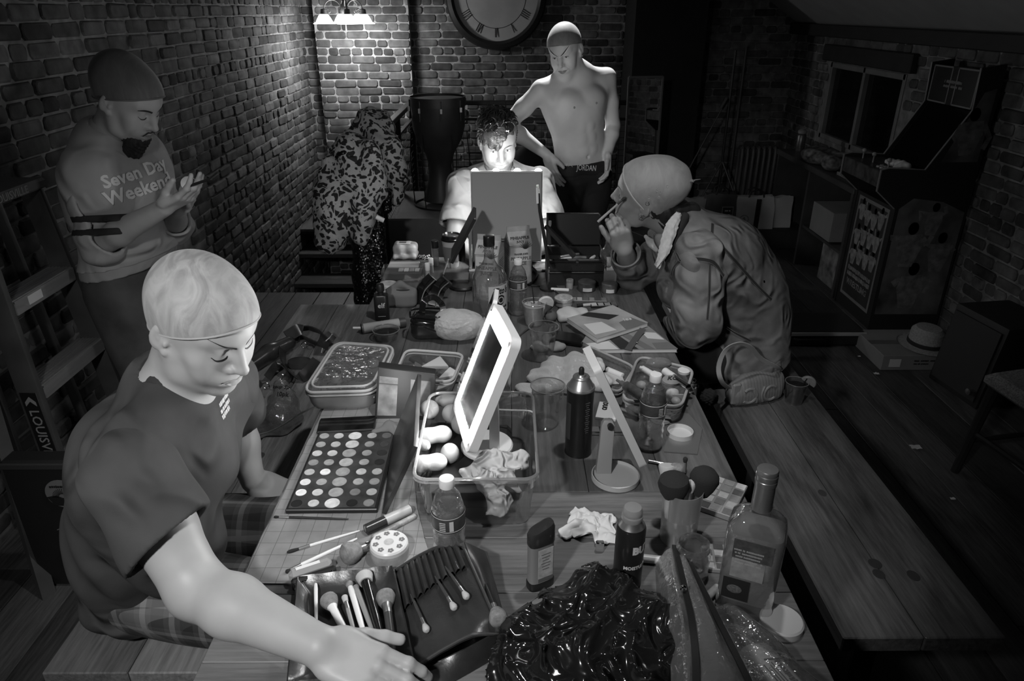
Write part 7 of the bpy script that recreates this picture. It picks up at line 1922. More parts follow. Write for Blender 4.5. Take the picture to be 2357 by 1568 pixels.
mm=N.new('ShaderNodeMixRGB');mm.blend_type='MULTIPLY';mm.inputs[0].default_value=.75;L.new(br.outputs[0],mm.inputs[1]);mrr=N.new('ShaderNodeMapRange');mrr.inputs['From Min'].default_value=.3;mrr.inputs['From Max'].default_value=.65;mrr.inputs['To Min'].default_value=.6;mrr.inputs['To Max'].default_value=1.1;L.new(nz.outputs[0],mrr.inputs[0]);L.new(mrr.outputs[0],mm.inputs[2]);L.new(mm.outputs[0],bs.inputs['Base Color'])
mt=[PZ(748,940),PZ(930,928),PZ(962,1180),PZ(1005,1352),PZ(552,1345)]
def matfn(u,v):
 a=mt[0].lerp(mt[4],v);c=mt[1].lerp(mt[2],v*1.7)if v<.588 else mt[2].lerp(mt[3],(v-.588)/.412);p=a.lerp(c,u)
 p.z=TZ+.0022+.0012*mnoise.noise(Vector((p.x*18,p.y*18,2)));p.x+=.003*mnoise.noise(Vector((p.y*20,u*3,0)));return p
b=MB();b.grid(matfn,30,40,thick=.0015);o=b.build('quilted_mat',m_,None);tag(o,'grey gridded mat spread under the big palette','mat')
# ---- clear storage bin with sponges
bn=thing('storage_bin','clear plastic bin holding sponges and a light-up mirror','bin',(-.068,1.37,TZ))
BX0,BX1,BY0,BY1=-.198,.061,1.185,1.55;bcx,bcy=(BX0+BX1)/2,(BY0+BY1)/2
def rr(cx,cy,w,d,z,rad=.03,n=6):
 pts=[]
 for sx,sy,a0 in((1,1,0),(-1,1,90),(-1,-1,180),(1,-1,270)):
  for k in range(n+1):
   a=math.radians(a0+90*k/n);pts.append((cx+sx*(w/2-rad)+rad*math.cos(a),cy+sy*(d/2-rad)+rad*math.sin(a),z))
 return pts
W_,D_=BX1-BX0,BY1-BY0;zr=.893
b=MB();b.loft([rr(bcx,bcy,W_*.80,D_*.84,TZ+.002),rr(bcx,bcy,W_*.86,D_*.88,TZ+.004),rr(bcx,bcy,W_*.93,D_*.95,zr-.035),rr(bcx,bcy,W_*.955,D_*.965,zr-.030),rr(bcx,bcy,W_*.965,D_*.975,zr)],None,True,False);b.build('bin_wall',clear('bin_plastic',.93,.14,.06),bn)
b=MB();b.loft([rr(bcx,bcy,W_*.965,D_*.975,zr),rr(bcx,bcy,W_*1.0,D_*1.0,zr+.001),rr(bcx,bcy,W_*1.01,D_*1.005,zr-.006)],None,False,False);b.tube(rr(bcx,bcy,W_*.985,D_*.985,zr+.002),.0035,6,True);b.build('bin_rim',clear('rim_plastic',.75,.35,.15,milk=.25),bn)
b=MB();b.box((bcx-.02,bcy+.02,TZ+.034),(.19,.27,.060),b=.012);o=b.build('cosmetic_case',mat('soft_black',.012,.6,bump=.3),None);tag(o,'flat black cosmetic case inside the clear bin, under the sponges','case')
SZ=TZ+.066
SPM=[mat('latex_sponge%d'%i,v_,.85,var=.08,vscale=20,bump=.25,bscale=500)for i,v_ in enumerate((.50,.38,.30,.45))]
def sponge(px,py,kind,m_,label,yaw=0,sc=1.0):
 p=PZ(px,py,SZ+.012);R_=Matrix.Rotation(math.radians(yaw),3,'Z');s=SDF();r_=.0215*sc;c=V3((p.x,p.y,SZ+r_))
 if kind=='tear':s.ell(c,r_,k=.02);s.cap(c,c+np.array(R_@Vector((0,-.030*sc,-.004))),r_*.75,r_*.22,.02)
 elif kind=='peanut':s.ell(c,(r_*1.1,r_,r_*.95),k=.02);s.ell(c+np.array(R_@Vector((.034*sc,.004,0))),(r_*1.15,r_*1.02,r_*.95),k=.014)
 elif kind=='cut':s.ell(c+[0,0,-.004],(r_*1.45,r_*.95,r_*.75),np.array(R_),k=.02);s.box(c+np.array([0,0,r_*1.1]),(.06,.06,r_*.75),rd=.001,k=.004,op=-1)
 else:s.ell(c,(r_,r_,r_*1.12),k=.02)
 o=sobj('makeup_sponge',s,m_,None,.0022);return tag(o,label,'make-up sponge','sponges in the clear bin')
sponge(1028,926,'cut',SPM[1],'flat-cut oval sponge furthest back in the bin',8)
sponge(989,950,'tear',SPM[0],'white teardrop sponge pointing towards the camera',0)
sponge(1040,960,'tear',SPM[2],'darker rounded sponge beside the white teardrop one',10)
sponge(1062,985,'ball',SPM[2],'egg-shaped sponge half hidden by the light-up mirror',0,1.15)
sponge(984,1012,'peanut',SPM[1],'hourglass sponge lying left in the bin',8)
sponge(1036,1052,'ball',SPM[1],'round grey sponge against the mirror\'s lower corner',0,1.0)
sponge(972,1075,'peanut',SPM[0],'pale stained sponge nearest the bin\'s front left corner',5,.95)
sponge(968,1025,'cut',SPM[3],'pale sponge tucked under the hourglass one',-40,.9)
# ---- light-up mirror
lm=thing('lightup_mirror','tilted white light-up mirror standing in the clear bin, its lights on','mirror',(-.059,1.41,SZ))
bc=Vector((-.108,1.385,.889));tc2=Vector((-.008,1.385,1.162));up_=(tc2-bc).normalized();wv=Vector((-.05,.23,.0)).normalized();nn_=wv.cross(up_).normalized()
if nn_.x>0:nn_=-nn_
LH=(tc2-bc).length;LW=.215
ML_=Matrix(((wv.x,up_.x,nn_.x,(bc.x+tc2.x)/2),(wv.y,up_.y,nn_.y,(bc.y+tc2.y)/2),(wv.z,up_.z,nn_.z,(bc.z+tc2.z)/2),(0,0,0,1)))
b=MB();b.loft([[(x,y,z)for x,y,_ in rr(0,0,LW,LH,0,.02)]for z in(-.014,-.008,.004,.006)],ML_);b.build('mirror_frame',WHT,lm)
b=MB();b.box((0,0,.0068),(LW-.030,LH-.030,.001),ML_);b.build('mirror_glass',mat('smudged_mirror',.85,.16,metal=1,bump=.5,bscale=25),lm)
LED=mat('lit_led_strip',.9,.4,emit=24)
b=MB();b.tube([(x,y,.0075)for x,y,_ in rr(0,0,LW-.050,LH-.050,0,.012)],0,closed=True,flat=(.024,.002),up=(0,0,1),M=ML_);b.build('led_strip',LED,lm)
Mw=ML_@Matrix.Translation((LW/2,0,0))@Matrix.Rotation(math.radians(14),4,'Y')@Matrix.Translation((.055,0,0))
b=MB();b.loft([[(x,y,z)for x,y,_ in rr(0,0,.105,LH,0,.012)]for z in(-.006,.004)],Mw);b.build('wing_frame',WHT,lm)
b=MB();b.box((0,0,.0045),(.092,LH-.016,.001),Mw);b.build('wing_glass',mat('wing_mirror',.25,.04,metal=1),lm)
b=MB();bs_=Vector((-.052,1.405,SZ));b.lathe([(0,0),(.058,0),(.061,.004),(.061,.010),(.058,.014),(0,.014)],40,TR(bs_));b.build('base',WHT,lm)
b=MB();b.loft([[(bs_.x+.018+a*k,bs_.y-.005+c,z)for a,c in((-.012,-.02),(.012,-.02),(.012,.02),(-.012,.02))]for z,k in((SZ+.012,1),(SZ+.10,.9),(SZ+.165,.6))]);b.build('stand',WHT,lm,bevel=.003)
b=MB();b.tube([tuple(bs_+Vector((-.035,0,.014))),tuple(bs_+Vector((-.03,.01,.06)))],.003,6);b.build('cable_clip',mat('clip_grey',.3,.5),lm)
# tissue hanging in the bin
s=SDF();c=PZ(1150,1075,.86)
s.chain([PZ(1075,1090,.845),PZ(1130,1070,.85),PZ(1195,1060,.85)],[.018,.030,.024],.02);s.chain([PZ(1120,1110,.84),PZ(1150,1160,.80),PZ(1120,1185,.79)],[.026,.022,.006],.02);s.chain([PZ(1170,1100,.84),PZ(1190,1130,.81)],[.024,.010],.02)
o=sobj('tissue',s,mat('tissue_paper',.62,.9,bump=.4,bscale=120,wrk=.8,wscale=28),None,.0032,post=lambda P,d:d+.007*np.abs(np.sin(P[...,0]*70+P[...,2]*40+2*np.sin(P[...,1]*40)))+.006*np.abs(np.sin(P[...,1]*80-P[...,0]*30+2*np.sin(P[...,2]*60)))-.005,slack=.012);tag(o,'crumpled white tissue hanging inside the clear bin','tissue')
# ---- unlit tilted mirror on round tray base
um=item('tilt_mirror','pale unlit tilting mirror on a round tray base, right of the can','mirror',1416,1103)
ub=PZ(1416,1103)
lathe_part(um,'tray_base',[(0,0),(.052,0),(.056,.003),(.056,.015),(.0535,.016),(.0525,.008),(0,.008)],mat('pale_plastic',.5,.4),44,False,False)
pm=mat('pale_plastic',.5,.4)
p0,p1=PZ(1388,1085,TZ+.008),PY(1400,965,1.40)
b=MB();ax_=(p1-p0).normalized();b.loft([[tuple(p0+(p1-p0)*t+Vector((a*k,c*k,0)))for a,c in((-.016,-.010),(.016,-.010),(.016,.010),(-.016,.010))]for t,k in((0,1.15),(.5,1.0),(.92,.95),(1.0,.6))]);b.build('stand',mat('pale_plastic_grey',.32,.4),um,recalc=True,bevel=.003)
b=MB();b.cyl(tuple(p1+Vector((.004,-.02,-.012))),tuple(p1+Vector((.004,.014,-.012))),.007);b.build('pivot',BLK,um)
nt_,nb_=PY(1376,846,1.33),PY(1486,1078,1.33);l_=(nb_-nt_).normalized();w2=Vector((.10,.86,-.42));w2=(w2-w2.dot(l_)*l_).normalized();n2=l_.cross(w2).normalized()
if n2.x<0:n2=-n2
LH2=(nb_-nt_).length;c2=(nt_+nb_)/2+w2*.062
MU=Matrix(((w2.x,l_.x,n2.x,c2.x),(w2.y,l_.y,n2.y,c2.y),(w2.z,l_.z,n2.z,c2.z),(0,0,0,1)))
b=MB();b.loft([[(x,y,z)for x,y,_ in rr(0,0,.125,LH2,0,.014)]for z in(-.012,-.008,.004,.006)],MU);b.build('mirror_frame',mat('cream_plastic',.62,.4),um)
b=MB();b.box((0,0,.0064),(.112,LH2-.018,.001),MU);b.build('mirror_glass',mat('mirror',.85,.02,metal=1),um)
# ---- brush holder with brushes
bh=item('brush_pot','clear pot of fluffy make-up brushes near the right table edge','pot',1559,1238)
lathe_part(bh,'pot_wall',[(0,.003),(.034,.003),(.036,0),(.037,.004),(.0375,.062),(.0385,.063),(.0385,.066),(.0380,.068),(.041,.127),(.0395,.127),(.0365,.068),(.0355,.006)],clear('pot_plastic',.78,.25,.12,milk=.38,milkcol=.6),40,False,False)
def brush(name,label,a,b_,hr=.0045,head=('dome',.012,.03),hm=None,bm_=None,fm_=None,group='loose make-up brushes',tail=.6):
 a=Vector(a);b_=Vector(b_);d=(b_-a).normalized();L_=(b_-a).length
 r=thing(name,label,'brush',tuple(a),group=group)
 kind,r_,hl=head;fl=min(.022,L_*.18);e=L_-hl
 m=MB();m.tube([a,a+d*.006,a+d*(e-fl)*.5,a+d*(e-fl)],[hr*tail*.7,hr*tail,hr*.95,hr],12);m.build('handle',hm or BLK,r)
 m=MB();m.tube([a+d*(e-fl),a+d*(e-fl*.4),a+d*e],[hr*1.02,hr*1.05,max(hr*.9,r_*.62)],12);m.build('ferrule',fm_ or SILV,r)
 m=MB();M_=AX(a+d*e,b_)
 if kind=='dome':pr=[(r_*.6,-.002),(r_*.85,hl*.25),(r_,hl*.55),(r_*.9,hl*.78),(r_*.55,hl*.95),(0,hl)]
 elif kind=='flat':pr=[(r_*.75,-.002),(r_*.9,hl*.5),(r_,hl*.92),(r_*.95,hl),(0,hl*1.0)]
 else:pr=[(r_*.7,-.002),(r_,hl*.4),(r_*.6,hl*.75),(0,hl)]
 m.lathe(pr,16,M_,True,True);m.build('bristles',bm_ or mat('grey_bristle',.22,.95,var=.3,vscale=120,bump=.8,bscale=600),r)
 return r
BB=mat('black_bristle',.02,.95,bump=.9,bscale=500);GB=mat('grey_bristle',.22,.95,var=.3,vscale=120,bump=.8,bscale=600);PBR=mat('pale_bristle',.5,.95,bump=.6,bscale=500)
pc=bh.location
def inpot(dx,dy,px,py,z):return(pc.x+dx,pc.y+dy,TZ+.006),PZ(px,py,z)
a,b_=inpot(-.012,0,1552,1092,.925);brush('powder_brush','huge black fluffy brush leaning left in the clear pot',a,b_,.006,('dome',.032,.055),bm_=BB,group='brushes in the clear pot')
a,b_=inpot(.015,.0,1630,1078,.925);brush('powder_brush','huge black fluffy brush leaning right out of the clear pot',a,b_,.006,('dome',.030,.058),bm_=BB,group='brushes in the clear pot')
a,b_=inpot(0,.018,1560,1066,.905);brush('powder_brush','grey round brush at the back of the clear pot',a,b_,.005,('dome',.020,.035),bm_=GB,group='brushes in the clear pot')
a,b_=inpot(-.02,.012,1536,1070,.90);brush('powder_brush','pale wide brush at the back left of the clear pot',a,b_,.005,('flat',.018,.03),bm_=PBR,group='brushes in the clear pot')
a,b_=inpot(.004,.004,1578,1052,.93);brush('eye_brush','thin upright dark brush in the middle of the clear pot',a,b_,.004,('dome',.005,.012),bm_=BB,group='brushes in the clear pot')
a,b_=inpot(.012,-.018,1592,1105,.905);brush('powder_brush','small white-tipped brush at the front of the clear pot',a,b_,.004,('dome',.010,.025),bm_=PBR,group='brushes in the clear pot')
# ---- loose things at the left front
def stick(name,label,cat,p,q,r,m_,group=None,parts=()):
 p=Vector(p);q=Vector(q);root=thing(name,label,cat,tuple(p),group=group);d=(q-p)
 last=0
 m=MB();m.tube([p,p+d*.02,p+d*.98,q],[r*.7,r,r,r*.7],12);m.build('barrel',m_,root)
 for t0,t1,k,nm,mm_ in parts:
  m=MB();m.tube([p+d*t0,p+d*t1],[r*k,r*k],12);m.build(nm,mm_,root)
 return root
zt=TZ+.006
brush('liner_brush','thin black liner brush lying below the big palette',PZ(802,1195,zt),PZ(630,1190,zt),.0028,('dome',.003,.012),bm_=BB)
brush('spoolie_brush','white-handled spoolie brush pointing left on the mat',PZ(828,1222,zt),PZ(660,1272,zt),.0032,('dome',.004,.024),hm=WHT,bm_=BB)
brush('liner_brush','long white-handled brush lying across the mat towards the glitter clip',PZ(822,1240,zt),PZ(657,1318,zt),.0042,('dome',.0045,.010),hm=WHT,bm_=BB)
stick('foundation_tube','pale foundation tube with a dark cap lying by the bin','tube',PZ(842,1220,TZ+.013),PZ(945,1172,TZ+.013),.0115,mat('foundation',.42,.35),parts=((0,.42,1.04,'cap',mat('dark_cap',.03,.25)),(.94,1.0,.9,'end_plug',mat('dark_cap',.03,.25))))
stick('glitter_tube','worn slim tube lying under the foundation tube','tube',PZ(858,1240,TZ+.007),PZ(957,1188,TZ+.007),.007,mat('worn_tube',.25,.4,var=.8,vscale=60))
kb=brush('kabuki_brush','soft round blush brush lying beside the flower tin',PZ(868,1248,TZ+.018),PZ(785,1282,TZ+.020),.009,('dome',.024,.038),hm=CHROME,bm_=GB)
ft=item('powder_tin','round powder tin with flower decoration on its lid','tin',898,1280)
lathe_part(ft,'tin_body',[(.034,0),(.0385,.004),(.0395,.02),(.0385,.026)],mat('tin_side',.35,.35,var=.3,vscale=40),40);lathe_part(ft,'lid',[(.0385,.024),(.0378,.033),(.035,.036),(0,.0365)],mat('tin_lid',.68,.35),40,False)
rn=random.Random(6)
for k in range(8):
 a=k*PI/4+.3;b=MB();x,y=.026*math.cos(a),.026*math.sin(a)
 for j in range(5):b.ell((x+.0038*math.cos(j*1.257),y+.0038*math.sin(j*1.257),.0366),(.0027,.0027,.0006),None,8,4)
 b.build('flower',mat('flower_print',.16,.6),ft,local=True)
b=MB();b.ell((0,0,.0366),(.010,.010,.0006),None,16,4);b.build('centre_motif',mat('motif_print',.42,.6,var=.3,vscale=90),ft,local=True)
gc=thing('hair_clip','glittering stone-studded claw clip beside the brush roll','hair clip',tuple(PZ(710,1330)))
p,q=PZ(668,1335,TZ+.018),PZ(765,1303,TZ+.018);d=(q-p).normalized();nn2=Vector((-d.y,d.x,0))
MC=Matrix(((d.x,nn2.x,0,(p.x+q.x)/2),(d.y,nn2.y,0,(p.y+q.y)/2),(0,0,1,TZ+.016),(0,0,0,1)))
b=MB();b.box((0,.006,.004),(.082,.022,.026),MC,b=.007);b.build('clip_body',mat('clip_grey_plastic',.32,.35),gc);b=MB();b.box((.002,-.012,-.002),(.085,.014,.026),MC,b=.004);b.build('clip_side',BLK,gc)
b=MB();rn=random.Random(12)
for i in range(60):b.ell((rn.uniform(-.036,.036),-.0195,rn.uniform(-.012,.008)),(.0020,.0012,.0020),MC,6,4)
b.build('rhinestones',mat('rhinestone',.9,.05,metal=1),gc)['kind']='stuff'
b=MB();b.box((-.004,.006,.0175),(.046,.008,.0008),MC);b.build('paper_strip',PAPER,gc)
# ---- the brush roll at the front
roll=thing('brush_roll','open black leather brush case being handled at the front','brush case',tuple(PZ(880,1450)))
LEA=mat('black_leather',.028,.30,var=.4,vscale=12,bump=.35,bscale=160,spec=.6)
left=[PZ(690,1352),PZ(905,1328),PZ(955,1560),PZ(668,1600)]
b=MB()
def lf(u,v):
 p=bil(left,u,v);e=max(abs(u-.5),abs(v-.5))*2;p.z=TZ+.006+.030*max(0,e-.72)**1.4*4.5+.002*mnoise.noise(p*40);return p
b.grid(lf,40,40,thick=-.004);b.build('tray',LEA,roll)
rt=[PZ(905,1330),PZ(1062,1252,TZ+.062),PZ(1148,1448,TZ+.060),PZ(950,1556)]
def rf(u,v,off=0):
 p=bil(rt,u,v);bulge=.012*math.sin(PI*u);cr=.02*(u*(1-v));p.z+=TZ*0+.004+bulge+off;
 k=max(0,abs(v-.5)*2-.8)*max(0,u-.7);p.z-=k*.3;p.z+=.0015*mnoise.noise(Vector((u*6,v*6,3)));return p
rt[0].z=TZ+.006;rt[3].z=TZ+.006
b=MB();b.grid(lambda u,v:rf(u,v),30,30,thick=-.004);b.build('flap',LEA,roll)
b=MB();b.tube([tuple(rf(u,0,.003))for u in np.linspace(0,1,14)]+[tuple(rf(1,v,.003))for v in np.linspace(0,1,14)[1:]]+[tuple(rf(u,1,.003))for u in np.linspace(1,0,14)[1:]],.0032,8);b.build('piping',mat('piping',.05,.35),roll)
for k in range(10):
 u0,u1=.06+.088*k,.06+.088*(k+.86);b=MB();vv=.05;L_=.40-.012*k
 b.grid(lambda u,v:rf(u0+(u1-u0)*u,vv+L_*v,.004+.0075*math.sin(PI*u)),8,12,thick=.001);b.build('pocket',mat('pocket_leather',.035,.28,var=.3,vscale=20,bump=.2,spec=.6),roll)
fl2=[PZ(1068,1250,TZ+.062),PZ(1118,1272,TZ+.05),PZ(1172,1480,TZ+.012),PZ(1150,1450,TZ+.058)]
b=MB();b.grid(lambda u,v:bil(fl2,u,v)+Vector((0,0,.010*math.sin(PI*u)*math.sin(PI*v))),14,24,thick=.003);b.build('flap',LEA,roll)
b=MB();b.tube([tuple(bil(fl2,1,v))for v in np.linspace(0,1,14)],.0035,8);b.build('piping',mat('piping',.05,.35),roll)
low=[PZ(955,1556),PZ(1150,1450,TZ+.055),PZ(1160,1500,TZ),PZ(960,1620)]
b=MB();b.grid(lambda u,v:bil(low,u,v),16,8,thick=.003);b.build('case_side',LEA,roll)
# brushes: (tail px, head px, handle radius, head, materials)
BR=[((728,1462),(727,1342),.0036,('point',.003,.006),WHT,WHT,WHT,'thin white stick brush at the left of the case'),
  ((806,1478),(752,1372),.0068,('dome',.0165,.028),WHT,GB,WHT,'fat white-handled powder brush in the case'),
  ((822,1478),(793,1374),.0040,('flat',.006,.012),mat('wood_handle',.28,.4),PBR,SILV,'slim pale concealer brush in the case'),
  ((845,1482),(803,1340),.0056,('dome',.0075,.014),WHT,GB,WHT,'white-handled angled brush in the case'),
  ((868,1480),(818,1348),.0050,('dome',.006,.012),mat('wood_handle',.28,.4),GB,mat('wood_handle',.28,.4),'wooden-handled brush in the case'),
  ((884,1492),(838,1326),.0085,('flat',.0165,.016),mat('black_gloss',.012,.12),PBR,mat('black_gloss',.012,.12),'flat-topped black-handled kabuki brush in the case'),
  ((906,1510),(886,1362),.0078,('dome',.018,.032),mat('dark_handle',.06,.2),GB,SILV,'large silver-collared powder brush beside the flap')]
for t,h_,hr,hd,hm,bm_,fm_,lb in BR:brush('makeup_brush',lb,PZ(t[0],t[1],TZ+.012+hr),PZ(h_[0],h_[1],TZ+.016+hr),hr,hd,hm,bm_,fm_,'brushes in the open brush case')
for(u0,v0),(u1,v1),lb in(((.16,.42),(.24,.80),'soft eye brush in the leftmost pocket of the raised flap'),((.50,.38),(.60,.74),'eye brush hanging from a middle pocket of the flap'),((.66,.32),(.78,.68),'eye brush hanging from the right pockets of the flap')):
 brush('eye_brush',lb,rf(u0,v0-.05,.009),rf(u1,v1,.010),.0034,('dome',.0065,.015),mat('dark_handle',.06,.2),PBR,SILV,'brushes in the open brush case')
brush('makeup_brush','big soft brush on the outer flap by the black bag',PZ(1118,1345,TZ+.065),PZ(1152,1436,TZ+.066),.005,('dome',.017,.028),BLK,GB,SILV,'brushes in the open brush case')
# ---- glossy black bag in front
s=SDF()
for(px,py,z,r_)in((1230,1470,.80,.07),(1300,1420,.81,.075),(1370,1370,.80,.075),(1440,1420,.815,.08),(1510,1430,.81,.065),(1350,1500,.81,.085),(1450,1520,.81,.08),(1540,1500,.80,.06),(1200,1540,.79,.06),(1300,1560,.80,.08)):
 p=PZ(px,py,z);s.ell((p.x,p.y,max(p.z-.02,TZ+r_*.55)),(r_*.85,r_*.7,r_*.62),k=.03)
def bagpost(P,d):
 a=np.sin(P[...,0]*46-P[...,1]*9+1.6*np.sin(P[...,1]*17+P[...,2]*30));c=np.sin(P[...,0]*14-P[...,1]*34+2.0*np.sin(P[...,0]*21+P[...,2]*40));e=np.sin(P[...,0]*90+P[...,1]*70+2*np.sin(P[...,1]*50))
 d=d+.014*np.sqrt(np.abs(a)+.01)+.014*np.sqrt(np.abs(c)+.01)+.0018*e-.022
 return np.maximum(d,TZ+.001-P[...,2])
o=sobj('bin_bag',s,mat('glossy_black_film',.012,.14,spec=.9,bump=.4,bscale=60,wrk=.7,wscale=16),None,.0042,post=bagpost,slack=.022,it=1);tag(o,'glossy crumpled black plastic bag filling the front of the table','plastic bag')
# ---- clear pouch with black zips, zip bag with lotion, lids
def sheet(name,pts_l,pts_r,m_,parent=None,wob=.004,n=18,thick=.0008):
 A=spline([tuple(p)for p in pts_l],n);B=spline([tuple(p)for p in pts_r],n)
 b=MB();b.grid(lambda u,v:Vector(A[int(round(v*n))])*(1-u)+Vector(B[int(round(v*n))])*u+Vector((0,0,.012*math.sin(PI*u)+wob*mnoise.noise(Vector((u*4,v*6,len(name)))))),14,n,thick=thick)
 return b.build(name,m_,parent)
pz=thing('vinyl_pouch','clear vinyl pouch with two dark zip strips curving down the front right','pouch',tuple(PZ(1640,1480)))
lA=[PZ(1552,1262,.80),PZ(1570,1340,.84),PZ(1590,1430,.86),PZ(1600,1530,.86),PZ(1600,1640,.86)];lB=[PZ(1580,1290,.80),PZ(1625,1380,.84),PZ(1670,1470,.86),PZ(1720,1570,.86),PZ(1760,1660,.86)]
FV=clear('vinyl',.82,.30,.09,bump=.5,bscale=30,milk=.16,milkcol=.7)
sheet('vinyl_wall',lA,lB,FV,pz);
for off,nm in((0,lA),(1,lB)):
 b=MB();P_=spline([tuple(p+Vector((0,0,.006)))for p in nm],20);b.tube([tuple(p)for p in P_],0,flat=(.010,.004),up=(0,0,1));b.build('zip_strip',BLK,pz)
sheet('vinyl_wall',[p+Vector((-.035,-.01,-.03))for p in lA],lA,FV,pz);sheet('vinyl_wall',lB,[p+Vector((.03,.0,-.05))for p in lB],FV,pz)
b=MB();b.ell(tuple(PZ(1573,1355,.865)),(.006,.004,.008));b.build('zip_pull',CHROME,pz)
zb_=[PZ(1640,1400),PZ(1770,1440),PZ(1900,1600),PZ(1700,1640)]
s=SDF();[s.cap(PZ(a,b_,.79),PZ(c,d,.79),r0,r1,.03)for a,b_,c,d,r0,r1 in((1660,1420,1790,1560,.022,.03),(1700,1440,1860,1600,.020,.028),(1690,1500,1780,1620,.028,.03))]
o=sobj('zip_bag',s,FILM,None,.0042,post=lambda P,d:np.maximum(d+folds(P,.004,110,(1,.6,.3),1.4,14),TZ+.001-P[...,2]),slack=.01);tag(o,'crinkled clear zip bag around the lotion bottle at the front right','plastic bag')
lo_=thing('lotion_bottle','white lotion bottle lying inside the zip bag, front right corner','bottle',tuple(PZ(1790,1560)))
p,q=PZ(1722,1492,TZ+.024),PZ(1850,1640,TZ+.024);MLo=AX(p,q);L_=(q-p).length
b=MB();b.lathe([(0,0),(.018,.002),(.030,.012),(.032,.02),(.032,L_-.01),(.028,L_)],32,MLo,sq=3,sx=1.0,sy=.6);b.build('bottle_body',mat('lotion_white',.62,.35),lo_)
d=(q-p).normalized();sd_=Vector((d.y,-d.x,0));Mt=Matrix(((d.x,-sd_.x*-1*-1,0,0),)*4)if False else Matrix(((d.x,-d.y,0,p.x+d.x*.075),(d.y,d.x,0,p.y+d.y*.075),(0,0,1,TZ+.0440),(0,0,0,1)))
b=MB();marks(b,Mt@Matrix.Translation((0,.012,.0003)),.05,.009,5);[b.box((0,.002-k*.005,.0004),(.05-.008*(k%3),.0014,.0004),Mt)for k in range(4)];b.box((-.03,0,.0004),(.003,.03,.0004),Mt@Matrix.Rotation(-.3,4,'Z'));b.build('label_print',mat('print_grey',.12,.5),lo_,smooth=0)
for(a,b_,lb,rr_,t_)in((1797,1440,'round white lid lying by the tequila bottle, nearest the table edge',.038,5),):
 r=item('jar_lid',lb,'lid',a,b_,group='white jar lids');lathe_part(r,'lid_shell',[(0,.016),(rr_-.003,.016),(rr_,.013),(rr_,0),(rr_-.002,0)],mat('lid_white',.62,.4),40,False,False)
r=item('jar_lid','upturned white lid resting on the clear blending palette','lid',1565,1000,TZ+.004,group='white jar lids');lathe_part(r,'lid_shell',[(0,.002),(.030,.002),(.031,.012),(.033,.012),(.034,0),(0,0)],mat('lid_white',.62,.4),40,False,False)
hx=[PZ(1547,950),PZ(1585,955),PZ(1616,990),PZ(1605,1048),PZ(1528,1042)]
b=MB();b.loft([[(p.x,p.y,TZ+.001)for p in hx],[(p.x,p.y,TZ+.004)for p in hx]]);o=b.build('mixing_plate',clear('frosted_plate',.55,.25,.3,milk=.45,milkcol=.35),None,recalc=True);tag(o,'frosted clear mixing plate under the upturned white lid','plate')
q_=[PZ(1290,1238),PZ(1412,1258),PZ(1416,1196),PZ(1322,1172)]
def wipef(u,v):
 p=bil(q_,u,v);k=.5-max(abs(u-.5),abs(v-.5));a=Vector((u*3.1,v*2.7,4))
 p+=Vector((mnoise.noise(a*1.5)*.014,mnoise.noise(a*1.5+Vector((9,0,0)))*.014,0));p.z=TZ+.003+.030*abs(mnoise.noise(a))+.012*max(0,k)+.006*abs(mnoise.noise(a*3));return p
b=MB();b.grid(wipef,40,30,thick=.003);o=b.build('cosmetic_wipe',mat('soft_wipe',.66,.9),None,smooth=70);tag(o,'folded white cosmetic wipe lying beside the black bottle','wipe')
stick('white_pen','white pen with a dark tip lying right of the black bottle','pen',PZ(1468,1284,TZ+.009),PZ(1540,1292,TZ+.008),.0085,mat('pen_white',.65,.35),parts=((.88,1.0,.6,'tip',BLK),))
b=MB();b.box((0,0,.012),(.016,.011,.024),Matrix.Translation(PZ(1380,1268)),b=.002);o=b.build('pencil_sharpener',CHROME,None);tag(o,'tiny chrome sharpener peeping over the black bag','sharpener')
stick('lip_pencil','silver pencil lying between unlit mirror and brush pot','pencil',PZ(1492,1061,TZ+.005),PZ(1535,1069,TZ+.005),.004,SILV)
# ---- checkered palettes at the right
palette(1663,1152,-32,.075,.13,5,3,'open checkered powder palette leaning behind the tequila bottle',[.6,.35,.7,.5,.3,.12,.45,.6,.25,.5,.2,.4,.08,.3,.15],h=.014,case_m=mat('palette_grey',.3,.5))
palette(1655,1290,-8,.07,.075,4,3,'small pale palette smeared with powder between jar and tequila',[.6,.1,.5,.15,.6,.08,.5,.12,.45],case_m=mat('palette_grey',.3,.5))
stick('crumpled_tube','squeezed little tube lying left of the tequila bottle base','tube',PZ(1618,1385,TZ+.008),PZ(1652,1352,TZ+.008),.008,mat('tube_silver',.5,.3,var=.5,vscale=60),parts=((.7,1,.7,'cap',BLK),))
